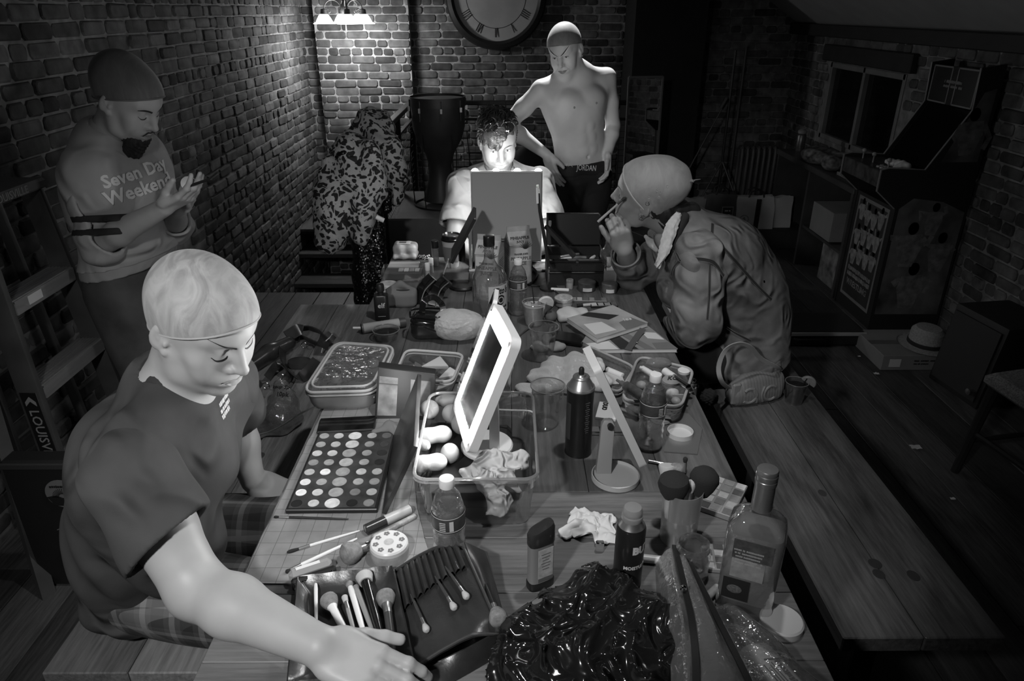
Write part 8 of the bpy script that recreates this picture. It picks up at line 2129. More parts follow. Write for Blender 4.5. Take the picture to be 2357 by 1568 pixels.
# ================================================================ the far half of the table and the benches
def clear_case(label,corners,h,name='cosmetic_case',rim=None,lid=None,body=None):
 """soft see-through box with a piped zip rim; corners on the table, counter-clockwise from front left"""
 C_=[PZ(a,b_,TZ+h)for a,b_ in corners];c=sum(C_,Vector())/4
 r=thing(name,label,'cosmetic case',(c.x,c.y,TZ))
 def ring(k,z,n=7,rad=.18):
  pts=[]
  for i in range(4):
   p,q,s_=C_[i-1],C_[i],C_[(i+1)%4]
   a=q.lerp(p,rad);e=q.lerp(s_,rad)
   for j in range(n):
    t=j/(n-1);w=a.lerp(q,t).lerp(q.lerp(e,t),t);pts.append((c.x+(w.x-c.x)*k,c.y+(w.y-c.y)*k,z))
  return pts
 b=MB();b.loft([ring(.90,TZ+.003),ring(.95,TZ+h*.3),ring(.99,TZ+h*.8),ring(1,TZ+h)],None,True,False);b.build('case_wall',body or FILM,r)
 for k,z,rd in((1.0,TZ+h,.0042),(1.01,TZ+h-.010,.003)):
  b=MB();b.tube(ring(k,z),rd,8,True);b.build('piped_rim',rim or mat('pale_piping',.55,.6),r)
 return r,ring,c
# left pair: closed see-through bag and the open one with wedges
r1,rg,c1=clear_case('pale see-through cosmetic bag, zipped shut, at the left table edge',[(695,905),(862,900),(910,798),(772,788)],.062,body=mat('cream_vinyl',.42,.45,var=.2))
b=MB();b.loft([rg(.98,TZ+.063),rg(.90,TZ+.068),rg(.5,TZ+.070),rg(.02,TZ+.070)],None,False,True);b.build('clear_lid',clear('crinkled_vinyl',.7,.35,.08,bump=1.0,bscale=30,milk=.22,milkcol=.5),r1)
b=MB();b.tube(rg(.88,TZ+.068),.0035,8,True);b.build('zip',mat('pale_piping',.55,.6),r1)
rn=random.Random(4)
for i in range(6):
 p=c1+Vector((rn.uniform(-.06,.06),rn.uniform(-.07,.07),0));b=MB();b.ell((p.x,p.y,TZ+.05),(.02,.025,.012),None,12,8);o=b.build('powder_puff',mat('puff%d'%(i%3),(.55,.3,.15)[i%3],.9),None);tag(o,'soft puff inside the zipped pale cosmetic bag','powder puff','puffs inside the zipped bag')
r2,rg,c2=clear_case('open pale cosmetic bag full of wedges behind the boxed kit',[(905,870),(1040,880),(1068,815),(935,805)],.05)
def wedge_sponge(px,py,yaw,label,g=.6,z=.035,sz=.04):
 p=PZ(px,py,TZ+z);b=MB();b.prism([(-sz,-sz*.55),(sz,-sz*.3),(sz*.1,sz*.75)],-.006,.007,Matrix.Translation(p)@Matrix.Rotation(math.radians(yaw),4,'Z')@Matrix.Rotation(.25,4,'X'));o=b.build('wedge_sponge',mat('wedge%d'%int(g*10),g,.9),None,bevel=.002,recalc=True,smooth=30);return tag(o,label,'sponge wedge','sponge wedges in the open bag')
wedge_sponge(1005,838,-10,'large pale sponge wedge topmost in the open bag',.55,.045);wedge_sponge(965,848,40,'dark sponge wedge left in the open bag',.12,.03);wedge_sponge(985,868,80,'pale wedge near the front of the open bag',.5,.02,.03);wedge_sponge(1035,862,10,'pale wedge at the right of the open bag',.65,.03,.035);wedge_sponge(1020,888,30,'white wedge nearest the light-up mirror',.75,.012,.03);wedge_sponge(958,830,100,'dark wedge at the back of the open bag',.06,.04,.03)
# standing boxed kit (dark with windows)
kt=thing('boxed_kit','dark flat box with clear windows standing behind the big palette','box',tuple(PZ(925,985)))
Yk=1.64;q=[PY(862,965,Yk),PY(938,975,Yk-.02),PY(1005,958,Yk),PY(1002,862,Yk+.06),PY(870,845,Yk+.06)]
b=MB();n=Vector((0,.022,.006));pts=[q[0],PY(1000,965,Yk),q[3],q[4]];b.loft([[tuple(p)for p in pts],[tuple(p+n)for p in pts]]);b.build('box_shell',mat('kit_black',.022,.4),kt,recalc=True,bevel=.002)
def onq(u,v,off=-.003):p=pts[0].lerp(pts[1],u).lerp(pts[3].lerp(pts[2],u),v);return p+Vector((0,off,0))
for u0,u1,g in((.04,.36,.24),(.58,.92,.16)):
 b=MB();b.grid(lambda u,v:onq(u0+(u1-u0)*u,.08+.76*v),4,8,thick=.001);b.build('window',mat('kit_window%d'%int(g*100),g,.3,var=.6,vscale=26),kt)
b=MB();b.grid(lambda u,v:onq(.04+.32*u,.70+.02*v,-.005),2,1,thick=.001);b.build('fold_line',mat('kit_line',.1,.5),kt)
s=SDF();s.chain([PZ(865,995,TZ+.01),PZ(895,985,TZ+.012),PZ(915,1003,TZ+.010)],[.010,.015,.010],.01)
o=sobj('spare_wipe',s,mat('grey_wipe',.22,.9),None,.003,post=lambda P,d:np.maximum(d+folds(P,.003,130,(.5,1,.2),1,12),TZ+.001-P[...,2]),slack=.006);tag(o,'crumpled grey wipe between phone and boxed kit','wipe')
# white cables
def cable(label,pts,r,m_,name='cable',group=None,up=.0):
 b=MB();b.tube([tuple(p)for p in spline([tuple(p)for p in pts],40)],r,8);o=b.build(name,m_,None);return tag(o,label,'cable',group)
cable('white cable running off the left table edge to the bench',[PZ(862,914,TZ+.03),PZ(810,918,TZ+.03),PZ(752,930,TZ+.02),PZ(700,948,TZ-.02),PZ(640,985,.62),PZ(600,1000,.50),PZ(555,1005,.47)],.0026,WHT,'charging_cable')
cable('white cable resting across the back rim of the clear bin',[PY(1115,940,1.53),PY(1160,944,1.50),PY(1215,946,1.48),PZ(1228,950,TZ+.12)],.0022,WHT,'charging_cable')
cable('thick black cable curling beside the lit mirror',[PZ(1206,590,TZ+.01),PZ(1222,612,TZ+.01),PZ(1236,632,TZ+.008),PZ(1222,652,TZ+.006),PZ(1216,656,TZ+.005)],.006,BLK,'power_cable')
cable('thin dark cable looping round the drinks to the mirror',[PZ(1222,658,TZ+.004),PZ(1262,662,TZ+.004),PZ(1288,680,TZ+.004),PZ(1270,705,TZ+.01),PZ(1240,735,TZ+.02),PZ(1205,765,TZ+.004),PZ(1180,785,TZ+.004),PZ(1120,800,TZ+.004)],.003,mat('cable_grey',.06,.35),'power_cable')
# knotted white bag
s=SDF();c=PZ(1050,790,TZ);s.ell((c.x-.01,c.y+.03,TZ+.055),(.075,.062,.055),k=.02);s.ell((c.x+.04,c.y+.03,TZ+.05),(.05,.05,.045),k=.03);s.cap((c.x+.06,c.y+.03,TZ+.06),PZ(1120,755,TZ+.075),.03,.014,.02);k_=PZ(1130,748,TZ+.08);s.ell(tuple(k_),(.03,.02,.02),k=.012);s.ell((k_.x+.025,k_.y,k_.z+.012),(.02,.016,.015),k=.01);s.cap(tuple(k_),PZ(1160,775,TZ+.03),.014,.020,.01)
def wbpost(P,d):
 v=P-np.array(k_);a=np.arctan2(v[...,2],v[...,1]);r_=np.linalg.norm(v,axis=-1)
 return np.maximum(d+.0035*np.abs(np.sin(a*11+2*np.sin(r_*40)))*np.clip(r_*12,0,1)+.0018*np.abs(np.sin(P[...,0]*50+2*np.sin(P[...,2]*50))),TZ+.001-P[...,2])
o=sobj('knotted_bag',s,clear('white_bag_film',.5,.12,.25,bump=1.0,bscale=34,milk=.85,milkcol=.85),None,.0034,post=wbpost,slack=.006);tag(o,'round white plastic bag tied in a knot','plastic bag')
# white carrier bag lying flat mid-right
pA2=[PZ(1196,905,TZ+.02),PZ(1250,850,TZ+.05),PZ(1320,815,TZ+.055),PZ(1380,832,TZ+.06),PZ(1372,862,TZ+.04),PZ(1310,880,TZ+.03),PZ(1250,912,TZ+.012)]
s=SDF()
for(a,b_,z,ra)in((1215,895,.012,.026),(1250,865,.022,.034),(1290,845,.030,.040),(1330,835,.036,.036),(1365,838,.046,.022),(1290,885,.016,.034),(1330,872,.020,.034),(1380,880,.020,.026)):
 p=PZ(a,b_,TZ+z);s.ell(tuple(p),(ra*1.45,ra*1.2,ra*.6),k=.03)
o=sobj('carrier_bag',s,MILKY,None,.0042,post=lambda P,d:np.maximum(d+folds(P,.004,75,(1,-.5,.4),1.6,9)+folds(P,.003,150,(.5,1,.4),1.4,15),TZ+.001-P[...,2]),slack=.01);tag(o,'flimsy white carrier bag lying behind the aerosol can','plastic bag')
# right zipped case: open lid part and main part full of things
r3,rg3,c3=clear_case('empty clear case lid with a pale zip rim, lying open',[(1330,865),(1425,905),(1462,845),(1350,795)],.020,'case_lid',mat('rim_grey',.40,.5))
r4,rg4,c4=clear_case('clear zip case crammed with cosmetics near the right table edge',[(1430,920),(1568,938),(1597,850),(1470,820)],.055,'cosmetic_case',mat('rim_grey',.40,.5))
def lyg(name,label,cat,p0,p1,z,r,m_,parts=(),group='contents of the clear zip case'):
 return stick(name,label,cat,PZ(p0[0],p0[1],TZ+z),PZ(p1[0],p1[1],TZ+z),r,m_,group,parts)
lyg('drop_bottle','dark bottle with a long pointed nozzle at the case\'s left corner','bottle',(1482,915),(1440,888),.075,.014,mat('glue_dark',.10,.4,var=.4,vscale=80),((.98,1.25,.55,'nozzle',mat('glue_dark2',.12,.4)),(1.2,1.5,.28,'nozzle_tip',mat('glue_dark2',.12,.4))))
lyg('pump_bottle','small white pump bottle lying in the zip case','bottle',(1478,848),(1512,868),.060,.009,WHT,((.75,1.0,1.5,'cap',WHT),))
lyg('drop_tip','white slender dropper lying at the back of the zip case','dropper',(1473,846),(1492,852),.064,.005,WHT)
lyg('compact_brush','clear packaged brush lying across the top of the zip case','brush',(1550,868),(1585,892),.066,.009,CHROME,((-.6,.02,1.2,'wrapper',PAPER),))
b=MB();p=PZ(1516,835,TZ+.062);b.ell(tuple(p),(.038,.020,.015),Matrix.Identity(4),20,10);o=b.build('spoon_package',clear('package_film',.7,.4,.06,bump=.6,bscale=40,milk=.35,milkcol=.6),None);tag(o,'glossy clear blister pack topmost at the back of the zip case','package','contents of the clear zip case')
b=MB();p=PZ(1545,880,TZ+.060);b.lathe([(0,0),(.026,0),(.028,.004),(.026,.010),(0,.011)],28,Matrix.Translation(p)@Matrix.Rotation(.3,4,'X'),sy=.7);o=b.build('powder_compact',mat('compact_grey',.26,.5),None);tag(o,'grey oval compact with a scrolled monogram in the zip case','compact','contents of the clear zip case')
b=MB();text(b,'KC',.020,Matrix.Translation(p+Vector((0,0,.0125)))@Matrix.Rotation(.3,4,'X'),bold=.0004,shear=.4);b.build('monogram',INK,o,smooth=0)
b=MB();p=PZ(1574,858,TZ+.045);b.lathe([(0,0),(.017,0),(.018,.008),(.016,.010),(0,.010)],28,Matrix.Translation(p));o=b.build('round_jar',PAPER,None);tag(o,'small round white jar at the back right of the zip case','jar','contents of the clear zip case')
for i,(a,b_,r_,g,lb)in enumerate(((1476,888,.015,.45,'banded round pot at the left of the zip case'),(1548,905,.018,.6,'pale egg-shaped sponge near the front of the zip case'),(1500,915,.016,.2,'dark round pot at the front of the zip case'),(1527,925,.014,.12,'small dark pot behind the zip rim at the front'),(1556,925,.014,.35,'grey sponge at the right front of the zip case'),(1505,880,.015,.3,'grey pot in the middle of the zip case'))):
 p=PZ(a,b_,TZ+.035);b=MB();b.ell(tuple(p),(r_,r_*1.1,r_*.9),None,14,10);o=b.build('round_pot',mat('pot%d'%i,g,.5,var=.2),None);tag(o,lb,'pot','contents of the clear zip case')
b=MB();p=PZ(1555,918,TZ+.02);b.box((p.x,p.y-.02,TZ+.03),(.03,.002,.03));o=b.build('price_tag',PAPER,None);tag(o,'square white tag against the front wall of the zip case','tag')
lyg('marker_pen','white lettered stick lying in the empty case lid','pen',(1386,846),(1434,866),.012,.009,PAPER,((.0,.25,1.04,'cap',INK),),None)
b=MB();p=PZ(1400,870,TZ+.008);b.box((p.x,p.y,TZ+.006),(.09,.07,.006),b=.002);o=b.build('folded_card',mat('card_pale',.5,.7),None);tag(o,'pale folded card lying below the marker in the case lid','card')
b=MB();p=PZ(1398,950,TZ);b.box((0,0,.004),(.055,.085,.008),Matrix.Translation((p.x,p.y,TZ))@Matrix.Rotation(-.25,4,'Z'),b=.001);cbx=b.build('lash_card',PAPER,None);tag(cbx,'white card with bold black letters beside the aerosol can','card')
b=MB();text(b,'DUO',.018,Matrix.Translation((p.x-.005,p.y+.02,TZ+.0085))@Matrix.Rotation(-1.8,4,'Z'),bold=.001);b.build('lettering',INK,cbx,smooth=0)
palette(1396,996,0,.10,.03,1,3,'slim chrome-edged palette between the can and the unlit mirror',[.15,.3,.08],case_m=CHROME)
stick('eyeliner_pencil','grey pencil crossing towards the middle water bottle','pencil',PZ(1428,940,TZ+.006),PZ(1478,960,TZ+.006),.0045,mat('grey_pencil',.3,.4));b=MB();p=PZ(1522,970,TZ);b.lathe([(0,0),(.026,0),(.028,.004),(.024,.010),(0,.011)],28,Matrix.Translation((p.x,p.y,TZ)),sy=.8);o=b.build('powder_puff',mat('puff_grey',.35,.9),None);tag(o,'grey oval puff behind the middle water bottle','powder puff')
b=MB();p=PZ(1268,728,TZ+.02);b.ell(tuple(p),(.022,.026,.020),None,18,12);o=b.build('blending_sponge',mat('sponge_dark',.10,.85),None);tag(o,'dark egg-shaped sponge beside the cloudy drink','make-up sponge')
# crumpled skin-coloured cloth and black case behind the empty cup
crumple('crumpled_cloth','crumpled pale cloth behind the nearer empty cup','cloth',tuple(PZ(1262,800,TZ+.002)),(.075,.03,.016),9,mat('pale_cloth',.42,.9),.004,.003,80)
b=MB();p=PZ(1308,785,TZ);b.box((0,0,.008),(.11,.075,.016),Matrix.Translation((p.x,p.y,TZ))@Matrix.Rotation(-.35,4,'Z'),b=.004);o=b.build('black_compact',mat('piano_black',.012,.08),None);tag(o,'glossy black compact beside the books','compact')
# ---- books
def book(corners,z,h,label,cover,title=None,page=.6,stripes=()):
 C_=[PZ(a,b_,z+h)for a,b_ in corners];r=thing('book',label,'book',tuple(sum(C_,Vector())/4-Vector((0,0,h))),group='books on the table')
 def pl(nm,k0,k1,z0,z1,m_):
  c=sum(C_,Vector())/4;b=MB();b.loft([[(c.x+(p.x-c.x)*k,c.y+(p.y-c.y)*k,zz)for p in C_]for k,zz in((k0,z0),(k0,z1))]);return b.build(nm,m_,r,recalc=True)
 pl('pages',.985,0,z+.002,z+h-.002,mat('page_edge',page,.8));pl('cover',1,0,z+h-.002,z+h,cover);pl('back_cover',1,0,z,z+.002,cover)
 for(u0,v0),(u1,v1),(u2,v2),(u3,v3),m_ in stripes:
  f_=lambda u,v:C_[0].lerp(C_[1],u).lerp(C_[3].lerp(C_[2],u),v)
  b=MB();P=[f_(u0,v0),f_(u1,v1),f_(u2,v2),f_(u3,v3)];b.loft([[(p.x,p.y,z+h+.0002)for p in P],[(p.x,p.y,z+h+.0007)for p in P]]);b.build('cover_print',m_,r,recalc=True)
 if title:
  for s_,sz,u,v,ang,m_ in title:
   p=C_[0].lerp(C_[1],u).lerp(C_[3].lerp(C_[2],u),v);b=MB();text(b,s_,sz,Matrix.Translation((p.x,p.y,z+h+.001))@Matrix.Rotation(ang,4,'Z'),bold=.0002,shear=.2);b.build('lettering',m_,r,smooth=0)
 return r
DK=mat('book_dark',.03,.5);WH=mat('book_white',.7,.5);MD=mat('book_mid',.18,.5)
book([(1372,805),(1560,803),(1485,745),(1325,778)],TZ+.001,.014,'lower book with dark and pale blocks on its cover',mat('book_grey',.26,.45,var=.2),None,.7,
  (((.0,.0),(.28,.0),(.30,.5),(.0,.5),WH),((.30,.0),(.52,.0),(.50,.9),(.36,.9),DK),((.60,.0),(.72,.0),(.62,1),(.52,1),MD),((.80,.45),(.98,.35),(.98,.62),(.82,.72),WH),((.74,0),(1,0),(1,.25),(.78,.25),MD)))
book([(1375,780),(1492,742),(1410,702),(1305,732)],TZ+.018,.016,'upper magazine-like book lying askew on the other book',mat('book_pale',.42,.4,var=.35,vscale=8),[('les',.030,.80,.32,.38,WH)],.7,
  (((.25,.95),(.45,.98),(.80,.55),(.55,.50),DK),((.55,.0),(.95,.0),(.9,.35),(.62,.3),MD),((.05,.15),(.42,.08),(.40,.5),(.1,.6),WH)))
stp=thing('leather_strap','narrow grey leather strap lying over the lower book','strap',tuple(PZ(1460,790,TZ+.02)))
b=MB();b.tube([PZ(1445,806,TZ+.018),PZ(1470,770,TZ+.020),PZ(1480,757,TZ+.030)],0,flat=(.022,.003),up=(0,0,1));b.build('strap_body',mat('strap_grey',.10,.35),stp)
b=MB();b.ell(tuple(PZ(1466,788,TZ+.022)),(.004,.004,.002));b.build('rivet',SILV,stp)
# white pouch, jar, palettes further back
s=SDF();c=PZ(1320,732,TZ);s.box((c.x,c.y,TZ+.012),(.055,.045,.010),rd=.008,k=.01);s.ell((c.x-.01,c.y,TZ+.018),(.045,.04,.012),k=.02)
o=sobj('white_pouch',s,mat('pouch_white',.62,.8),None,.0035,post=lambda P,d:d+folds(P,.0022,110,(1,.3,.1),.8,12),slack=.004);tag(o,'soft white pouch partly under the upper book','pouch')
jr2=item('cream_jar','pale round cream jar by the thin black strap','jar',1297,702);lathe_part(jr2,'jar_body',[(.030,0),(.033,.003),(.033,.018)],mat('jar_pale',.45,.4),32);lathe_part(jr2,'lid',[(.034,.018),(.0345,.02),(.0345,.030),(.032,.032),(0,.032)],mat('jar_lid_marble',.5,.4,var=.5,vscale=60),32,False)
palette(1348,694,-3,.16,.035,1,7,'long thin palette of square powders by the elbow on the table',[.25,.35,.5,.15,.3,.08,.2],case_m=mat('palette_grey2',.12,.4))
palette(1390,706,4,.10,.03,1,4,'second thin palette just in front of the long one',[.6,.4,.3,.12],case_m=BLK)
for i,(a,b_,r_,g,lb)in enumerate(((1350,668,.034,.10,'wide dark cream tub in front of the train case'),(1402,672,.030,.16,'dark tub with a torn pale label, nearest the elbow'),(1311,664,.014,.4,'small pale tub by the train case corner'))):
 r=item('cream_tub',lb,'tub',a,b_,group='tubs before the train case');lathe_part(r,'tub_body',[(r_*.94,0),(r_,.003),(r_,.026)],mat('tub%d'%i,g,.35),32);lathe_part(r,'lid',[(r_*1.03,.026),(r_*1.03,.036),(r_*.95,.038),(0,.038)],mat('tub_lid%d'%i,g*.8,.3,var=.4,vscale=40),32,False)
 if i<2:
  b=MB();b.grid(lambda u,v:((r_+.001)*math.cos(math.radians(-120+60*u)),(r_+.001)*math.sin(math.radians(-120+60*u)),.006+.014*v),8,1,thick=-.0004);b.build('label_sheet',PAPER,r,local=True)
b=MB();p=PZ(1405,652,TZ+.03);b.box((p.x,p.y+.02,p.z+.02),(.05,.002,.05));o=b.build('foil_sachet',mat('foil',.6,.25,metal=.8,bump=1,bscale=70),None);tag(o,'shiny foil sachet standing between tub and train case','sachet')
stick('white_tube','short white tube lying in front of the train case','tube',PZ(1268,666,TZ+.007),PZ(1310,668,TZ+.007),.007,WHT)
stick('lip_gloss','pale lip gloss tube lying near the thin palettes','tube',PZ(1328,704,TZ+.006),PZ(1372,700,TZ+.006),.006,mat('gloss_tube',.55,.3),parts=((0,.3,1.05,'cap',BLK),))
# far left cluster
wp=item('wipes_pack','soft pack of wipes with a printed flap at the far left of the table','wipes',935,592)
s=SDF();c=PZ(935,592);s.box((c.x,c.y,TZ+.045),(.055,.035,.022),rd=.018,k=.02);s.box((c.x,c.y,TZ+.012),(.052,.045,.010),rd=.01,k=.02)
sobj('pack',s,mat('pack_film',.42,.3,var=.5,vscale=22,bump=.5,bscale=40),wp,.004,post=lambda P,d:np.maximum(d+folds(P,.002,120,(1,.2,.3),1,12),TZ+.0005-P[...,2]),slack=.004)
b=MB();b.box((c.x-.005,c.y-.006,TZ+.068),(.06,.04,.003),b=.001);b.build('flap',mat('flap_white',.6,.4),wp);b=MB();b.box((c.x-.01,c.y-.006,TZ+.070),(.03,.018,.001));b.build('print',mat('flap_print',.12,.5),wp)
b=MB();p=PZ(930,612);b.box((p.x,p.y,TZ+.004),(.13,.07,.008),b=.002);o=b.build('napkin_stack',mat('napkin_pale',.5,.9),None);tag(o,'pale napkins spread in front of the wipes pack','napkins')
ob=thing('organiser_box','low clear organiser with a row of square powders, far left','organiser',tuple(PZ(928,640)))
c=PZ(930,640);b=MB();b.loft([[(c.x+x*.085,c.y+y*.045,z)for x,y in((-1,-1),(1,-1),(1,1),(-1,1))]for z in(TZ+.002,TZ+.045)],None,True,False);b.build('clear_wall',CUPM,ob,smooth=0)
for i in range(4):
 b=MB();b.box((c.x-.01+.022*i,c.y,TZ+.035),(.019,.03,.006),b=.001);b.build('powder_pan',mat('opan%d'%i,(.35,.5,.25,.4)[i],.7),ob)
b=MB();b.box((c.x,c.y,TZ+.018),(.15,.07,.026));b.build('inner_tray',mat('tray_mid',.08,.5),ob)
pt=item('loose_powder','round loose powder tub with a mottled lid behind the grey pouch','powder tub',895,672);lathe_part(pt,'tub_body',[(.030,0),(.034,.003),(.034,.022)],mat('powder_tub',.5,.4),32);lathe_part(pt,'lid',[(.035,.022),(.0355,.024),(.0355,.034),(.033,.036),(0,.036)],mat('powder_lid',.5,.4,var=.4,vscale=50),32,False)
s=SDF();c=PZ(925,705);s.box((c.x,c.y,TZ+.03),(.058,.022,.032),rd=.018,k=.02);s.cap((c.x-.05,c.y,TZ+.065),(c.x,c.y+.01,TZ+.085),.006,.010,.02);s.cap((c.x,c.y+.01,TZ+.085),(c.x+.05,c.y,TZ+.065),.010,.006,.02)
pg=sobj('grey_pouch',s,mat('grey_canvas',.15,.85,bump=.4,bscale=500),None,.004,post=lambda P,d:d+folds(P,.0015,90,(1,.3,.3),1,9),slack=.004);tag(pg,'grey canvas pouch with a dark zipped top, behind the elf spray','pouch')
b=MB();b.tube([(c.x-.055,c.y-.003,TZ+.066),(c.x,c.y-.006,TZ+.066),(c.x+.055,c.y-.003,TZ+.066)],.0025,6);b.build('zip',INK,pg)
PAT=mat('patent_black',.010,.08,spec=.9,bump=.4,bscale=22,coat=.5)
pb1=thing('patent_bag','glossy black patent cosmetic bag with its handle up, front of pair','cosmetic bag',tuple(PZ(985,790)))
s=SDF();c=PZ(985,792);s.box((c.x,c.y+.05,TZ+.045),(.062,.045,.044),rd=.03,k=.02)
sobj('bag_body',s,PAT,pb1,.004,post=lambda P,d:np.maximum(d+folds(P,.003,60,(1,.4,.8),1.2,9),TZ+.0005-P[...,2]),slack=.006)
b=MB();b.tube([tuple(p)for p in spline([(c.x-.055,c.y+.02,TZ+.088),(c.x,c.y+.01,TZ+.094),(c.x+.055,c.y+.02,TZ+.088),(c.x+.06,c.y+.08,TZ+.088),(c.x,c.y+.09,TZ+.09),(c.x-.058,c.y+.08,TZ+.088),(c.x-.055,c.y+.02,TZ+.088)],30)],.0035,6);b.build('piping',PAT,pb1)
b=MB();hp0=Vector((c.x,c.y+.05,TZ+.092));b.tube([tuple(p)for p in spline([hp0+Vector((-.02,0,0)),hp0+Vector((-.012,.01,.035)),hp0+Vector((.02,.02,.045)),hp0+Vector((.045,.02,.02)),hp0+Vector((.05,.01,-.004))],16)],0,flat=(.02,.004),up=(0,1,0));b.build('handle',PAT,pb1)
pb2=thing('patent_bag','upright black patent pouch with two stiff zip sides, rear of pair','cosmetic bag',tuple(PZ(995,715)))
for k,(pts,wd)in enumerate((([PZ(965,700,TZ),PZ(975,665,TZ+.05),PZ(998,640,TZ+.09)],.05),([PZ(1000,705,TZ),PZ(1010,665,TZ+.05),PZ(1030,645,TZ+.085)],.05))):
 b=MB();b.tube([tuple(p)for p in spline([tuple(p)for p in pts],10)],0,flat=(.05,.012),up=(0,1,.2));b.build('side_wall',PAT,pb2)
 b=MB();b.tube([tuple(p+Vector((.006,-.026,0)))for p in[Vector(q_)for q_ in spline([tuple(p)for p in pts],10)]],.0022,6);b.build('edge_piping',mat('piping_shine',.2,.15),pb2)
stick('clear_rod','thin clear rod with a dark round foot leaning by the folding mirror','rod',PZ(1018,640,TZ+.02),PZ(1032,596,TZ+.05),.004,SILV,parts=((0,.1,2.2,'foot',BLK),))
b=MB();p=PZ(1035,648);b.box((p.x+.02,p.y,TZ+.012),(.12,.09,.022),b=.003);o=b.build('dark_tray',mat('dark_tray',.05,.3),None);tag(o,'flat dark tray under the black folding mirror','tray')
rnx=random.Random(3);b=MB();c=PZ(975,592,TZ+.01)
for i in range(80):b.ell((c.x+rnx.uniform(-.028,.028),c.y+rnx.uniform(-.012,.012),c.z+rnx.uniform(-.008,.008)),.0035,None,6,4)
o=b.build('beaded_scrunchie',mat('bead_glitter',.12,.1,metal=.7),None);tag(o,'small heap of glittering dark beads beside the wipes pack','beads',kind='stuff')
# beige brush roll
br_=thing('rolled_case','pale rolled brush case with brush tips sticking out, left edge','brush case',tuple(PZ(870,750)))
p,q=PZ(833,757,TZ+.016),PZ(932,742,TZ+.016);b=MB();b.tube([p,q],[.017,.017],20);b.build('roll',mat('beige_canvas',.36,.8),br_);b=MB();b.tube([p-(q-p)*.01,p+(q-p)*.03],[.0178,.0178],20);b.build('piping',mat('piping_dark',.08,.5),br_);b=MB();b.tube([q-(q-p)*.14,q+(q-p)*.01],[.0176,.017],20);b.build('strap',mat('strap_dark',.05,.5),br_)
stick('brush_tip','brush end poking from the pale rolled case','brush',p+Vector((-.002,0,.003)),p+Vector((-.030,-.001,.003)),.0045,WHT)
# white scraps on the table
for i,(a,b_)in enumerate(((905+300,578),(1060,582))):
 p=PZ(a,b_,TZ);b=MB();b.box((p.x,p.y,TZ+.001),(.05,.03,.001));o=b.build('paper_slip',PAPER,None);tag(o,['white paper slip lying behind the right juice carton','white paper slip under the coffee cup'][i],'paper','paper slips')
# ---- things on the left bench
BZ=.45
hb=[(PZ(640,850,BZ),'left')]
LB=mat('harness_leather',.035,.28,var=.4,vscale=14,bump=.3,bscale=90,spec=.6)
hn=thing('leather_harness','tangle of dark leather straps and cuffs on the left bench','harness',tuple(PZ(650,830,BZ)))
s=SDF();s.chain([PZ(572,845,BZ+.04),PZ(620,812,BZ+.045),PZ(665,790,BZ+.045)],[.030,.033,.028],.02);s.cap(PZ(560,850,BZ+.04),PZ(600,828,BZ+.04),.020,.020,.004,-1)
sobj('rolled_cuff',s,LB,hn,.005)
for pts,wd in(([PZ(660,775,BZ+.06),PZ(700,755,BZ+.075),PZ(745,770,BZ+.07),PZ(742,800,BZ+.05)],.05),([PZ(660,775,BZ+.06),PZ(690,775,BZ+.02),PZ(735,792,BZ+.02),PZ(765,770,BZ+.05)],.045),([PZ(615,870,BZ+.02),PZ(640,840,BZ+.05),PZ(665,860,BZ+.03),PZ(650,885,BZ+.01)],.035),([PZ(650,800,BZ+.05),PZ(655,840,BZ+.03),PZ(690,870,BZ+.02),PZ(730,830,BZ+.03)],.045),([PZ(600,880,BZ+.01),PZ(580,905,BZ+.02),PZ(600,925,BZ+.01)],.03)):
 b=MB();P_=spline([tuple(p)for p in pts],16);b.tube([tuple(p)for p in P_],0,flat=(wd,.004),up=lambda i:(math.sin(i*.3)*.4+.8,.2,.5));b.build('strap',LB,hn,smooth=60)
b=MB();b.lathe([(0,0),(.05,0),(.045,.02),(0,.03)],24,TR(PZ(690,840,BZ+.003)),sy=.8);b.build('pad',LB,hn)
for a,b_ in((648,868),(700,795),(612,888)):
 m=MB();p=PZ(a,b_,BZ+.06);m.tube([(p.x+.012*math.cos(t),p.y,p.z+.012*math.sin(t))for t in np.linspace(0,2*PI,17)[:-1]],.0022,6,True);m.build('ring',STEEL,hn)
s=SDF();s.chain([PZ(600,990,BZ+.02),PZ(640,970,BZ+.035),PZ(655,930,BZ+.045),PZ(650,890,BZ+.06)],[.03,.045,.045,.03],.03);s.ell(tuple(PZ(650,965,BZ+.03)),(.07,.05,.035),k=.03)
sb=sobj('sponge_packet',s,clear('sponge_packet_film',.55,.45,.10,bump=1.0,bscale=34,milk=.30,milkcol=.5),None,.005,post=lambda P,d:np.maximum(d+folds(P,.004,80,(1,.5,.4),1.3,10),BZ+.001-P[...,2]),slack=.008);tag(sb,'crinkled clear packet lettered for make-up sponges on the left bench','packet')
c=PZ(650,905,BZ+.06);n=nrm(np.array((0.3,-1.2,.8)));b=MB();sd2=s
def sbp(P,d):return d+folds(P,.004,80,(1,.5,.4),1.3,10)
put_text(b,'Makeup Sponge',.020,PZ(648,888,BZ+.12),(1,.2,-.22),n,s,sbp,bold=.0004);put_text(b,'10pk',.022,PZ(646,905,BZ+.12),(1,.2,-.22),n,s,sbp,bold=.0004);b.build('lettering',INK,sb,smooth=0)
b=MB();p=PZ(585,948,BZ+.012);b.box(tuple(p),(.06,.03,.02),b=.008);o=b.build('sunglasses_case',mat('piano_black',.012,.08),None);tag(o,'small glossy black case on the left bench near the sponge packet','case')
cable('loose white cable curling up behind the leather straps',[PZ(740,812,BZ+.02),PZ(746,790,BZ+.05),PZ(758,778,BZ+.07),PZ(764,770,BZ+.09)],.002,WHT,'charging_cable')
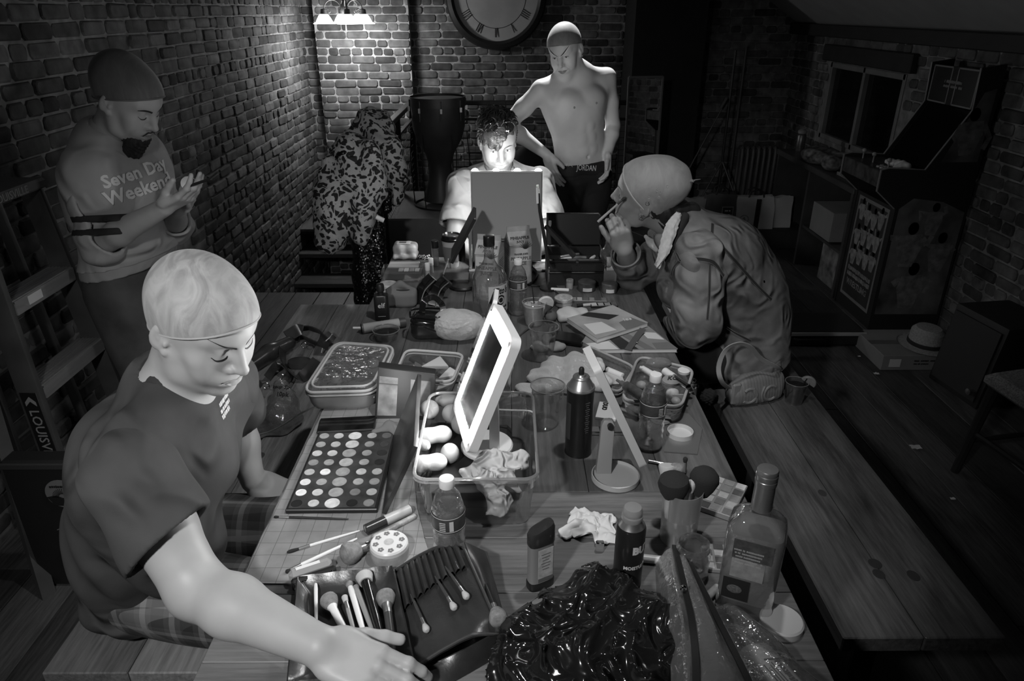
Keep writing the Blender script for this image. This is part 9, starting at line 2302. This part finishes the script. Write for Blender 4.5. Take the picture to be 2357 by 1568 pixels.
# ---- handbag and fur charm on the right bench
hbg=thing('handbag','ribbed handbag with embossed interlocking loops on the right bench','handbag',tuple(PZ(1735,925,BZ)))
c=PZ(1733,922,BZ);s=SDF();u_=nrm((.96,.28,0));R_=np.stack([u_,np.cross([0,0,1],u_),[0,0,1.]],1)
s.ell(c+Vector((0,.0,.055)),(.118,.036,.062),R_,.02);s.box(c+Vector((0,.0,.035)),(.105,.034,.034),R_,.025,.03);s.box(c+Vector((.02,.004,.085)),(.085,.020,.022),R_,.016,.03)
RB_=mat('ribbed_leather',.21,.55,var=.1)
def ribs(P,d):
 a=(P-np.array(c))@u_;return d+.0018*np.abs(np.sin(a*260+(P[...,2]-BZ)*25))*(d>-.01)
sobj('bag_body',s,RB_,hbg,.0030,post=ribs,slack=.004)
fn_=np.array((.25,-.92,.30));m=MB()
def emb(pts):
 P=np.array([np.array(c)+u_*x+np.array([0,-.10,.055+z])for x,z in pts]);q=s.shoot(P,(0,1,-.15),ribs,off=.0);m.tube([tuple(a)for a in q],.0055,8)
emb([(-.035+.028*math.cos(t),.028*math.sin(t))for t in np.linspace(2.4,-2.4,16)]);emb([(.052+.028*math.cos(t),.028*math.sin(t))for t in np.linspace(.8,5.5,16)])
emb([(-.012+.010*math.cos(t)+.018*(t>9),.034*math.sin(t/1)*.0+z)for t,z in zip(np.linspace(0,3,8),np.linspace(-.03,.03,8))]);emb([(.024-.010*math.sin(t),z)for t,z in zip(np.linspace(0,3,8),np.linspace(-.03,.03,8))])
m.build('embossed_loops',mat('emboss_leather',.24,.5),hbg)
b=MB();P_=spline([tuple(c+Vector((-.10,-.03,.065))),tuple(PY(1662,880,2.16)),tuple(PY(1654,845,2.16)),tuple(PY(1670,806,2.17)),tuple(PY(1700,791,2.18)),tuple(PY(1728,800,2.20)),tuple(PY(1752,826,2.24)),tuple(PY(1790,846,2.26)),tuple(c+Vector((.10,.06,.09)))],36)
b.tube([tuple(p)for p in P_],0,flat=(.016,.003),up=(0,.8,.4));b.build('strap',mat('strap_pale',.40,.45),hbg,smooth=60)
b=MB();p=c+Vector((-.10,-.035,.055));b.tube([(p.x+.014*math.cos(t),p.y,p.z+.014*math.sin(t))for t in np.linspace(0,2*PI,21)[:-1]],.0028,6,True);b.build('ring',mat('gold_ring',.6,.15,metal=1),hbg)
b=MB();b.box((-.088,0,.055),(.035,.012,.085),Matrix.Translation(c+Vector((0,-.025,0)))@Matrix.Rotation(.28,4,'Z'),b=.006);b.build('side_tab',mat('strap_pale2',.28,.5),hbg)
s=SDF();p=PZ(1632,915,BZ+.03);s.ell(tuple(p),(.032,.032,.034),k=.01)
o=sobj('fur_charm',s,mat('fur_dark',.035,.95,bump=1,bscale=200),None,.0035,post=lambda P,d:d+.0035*np.sin(P[...,0]*330+3*np.sin(P[...,2]*150))*np.sin(P[...,2]*300+P[...,1]*200),slack=.004);tag(o,'dark fluffy fur ball beside the handbag on the right bench','fur charm')
b=MB();rn=random.Random(8)
for i,(a,b_)in enumerate(((1592,880),(1600,895),(1590,905),(1583,890))):
 p=PZ(a,b_,TZ+.02);b.lathe([(.004,0),(.009,.004),(.008,.012),(.003,.014)],12,TR(p,(rn.uniform(-40,40),rn.uniform(-40,40),0)))
o=b.build('jewellery',CHROME,None);tag(o,'cluster of shiny metal charms at the zip case\'s right corner','jewellery',kind='stuff')
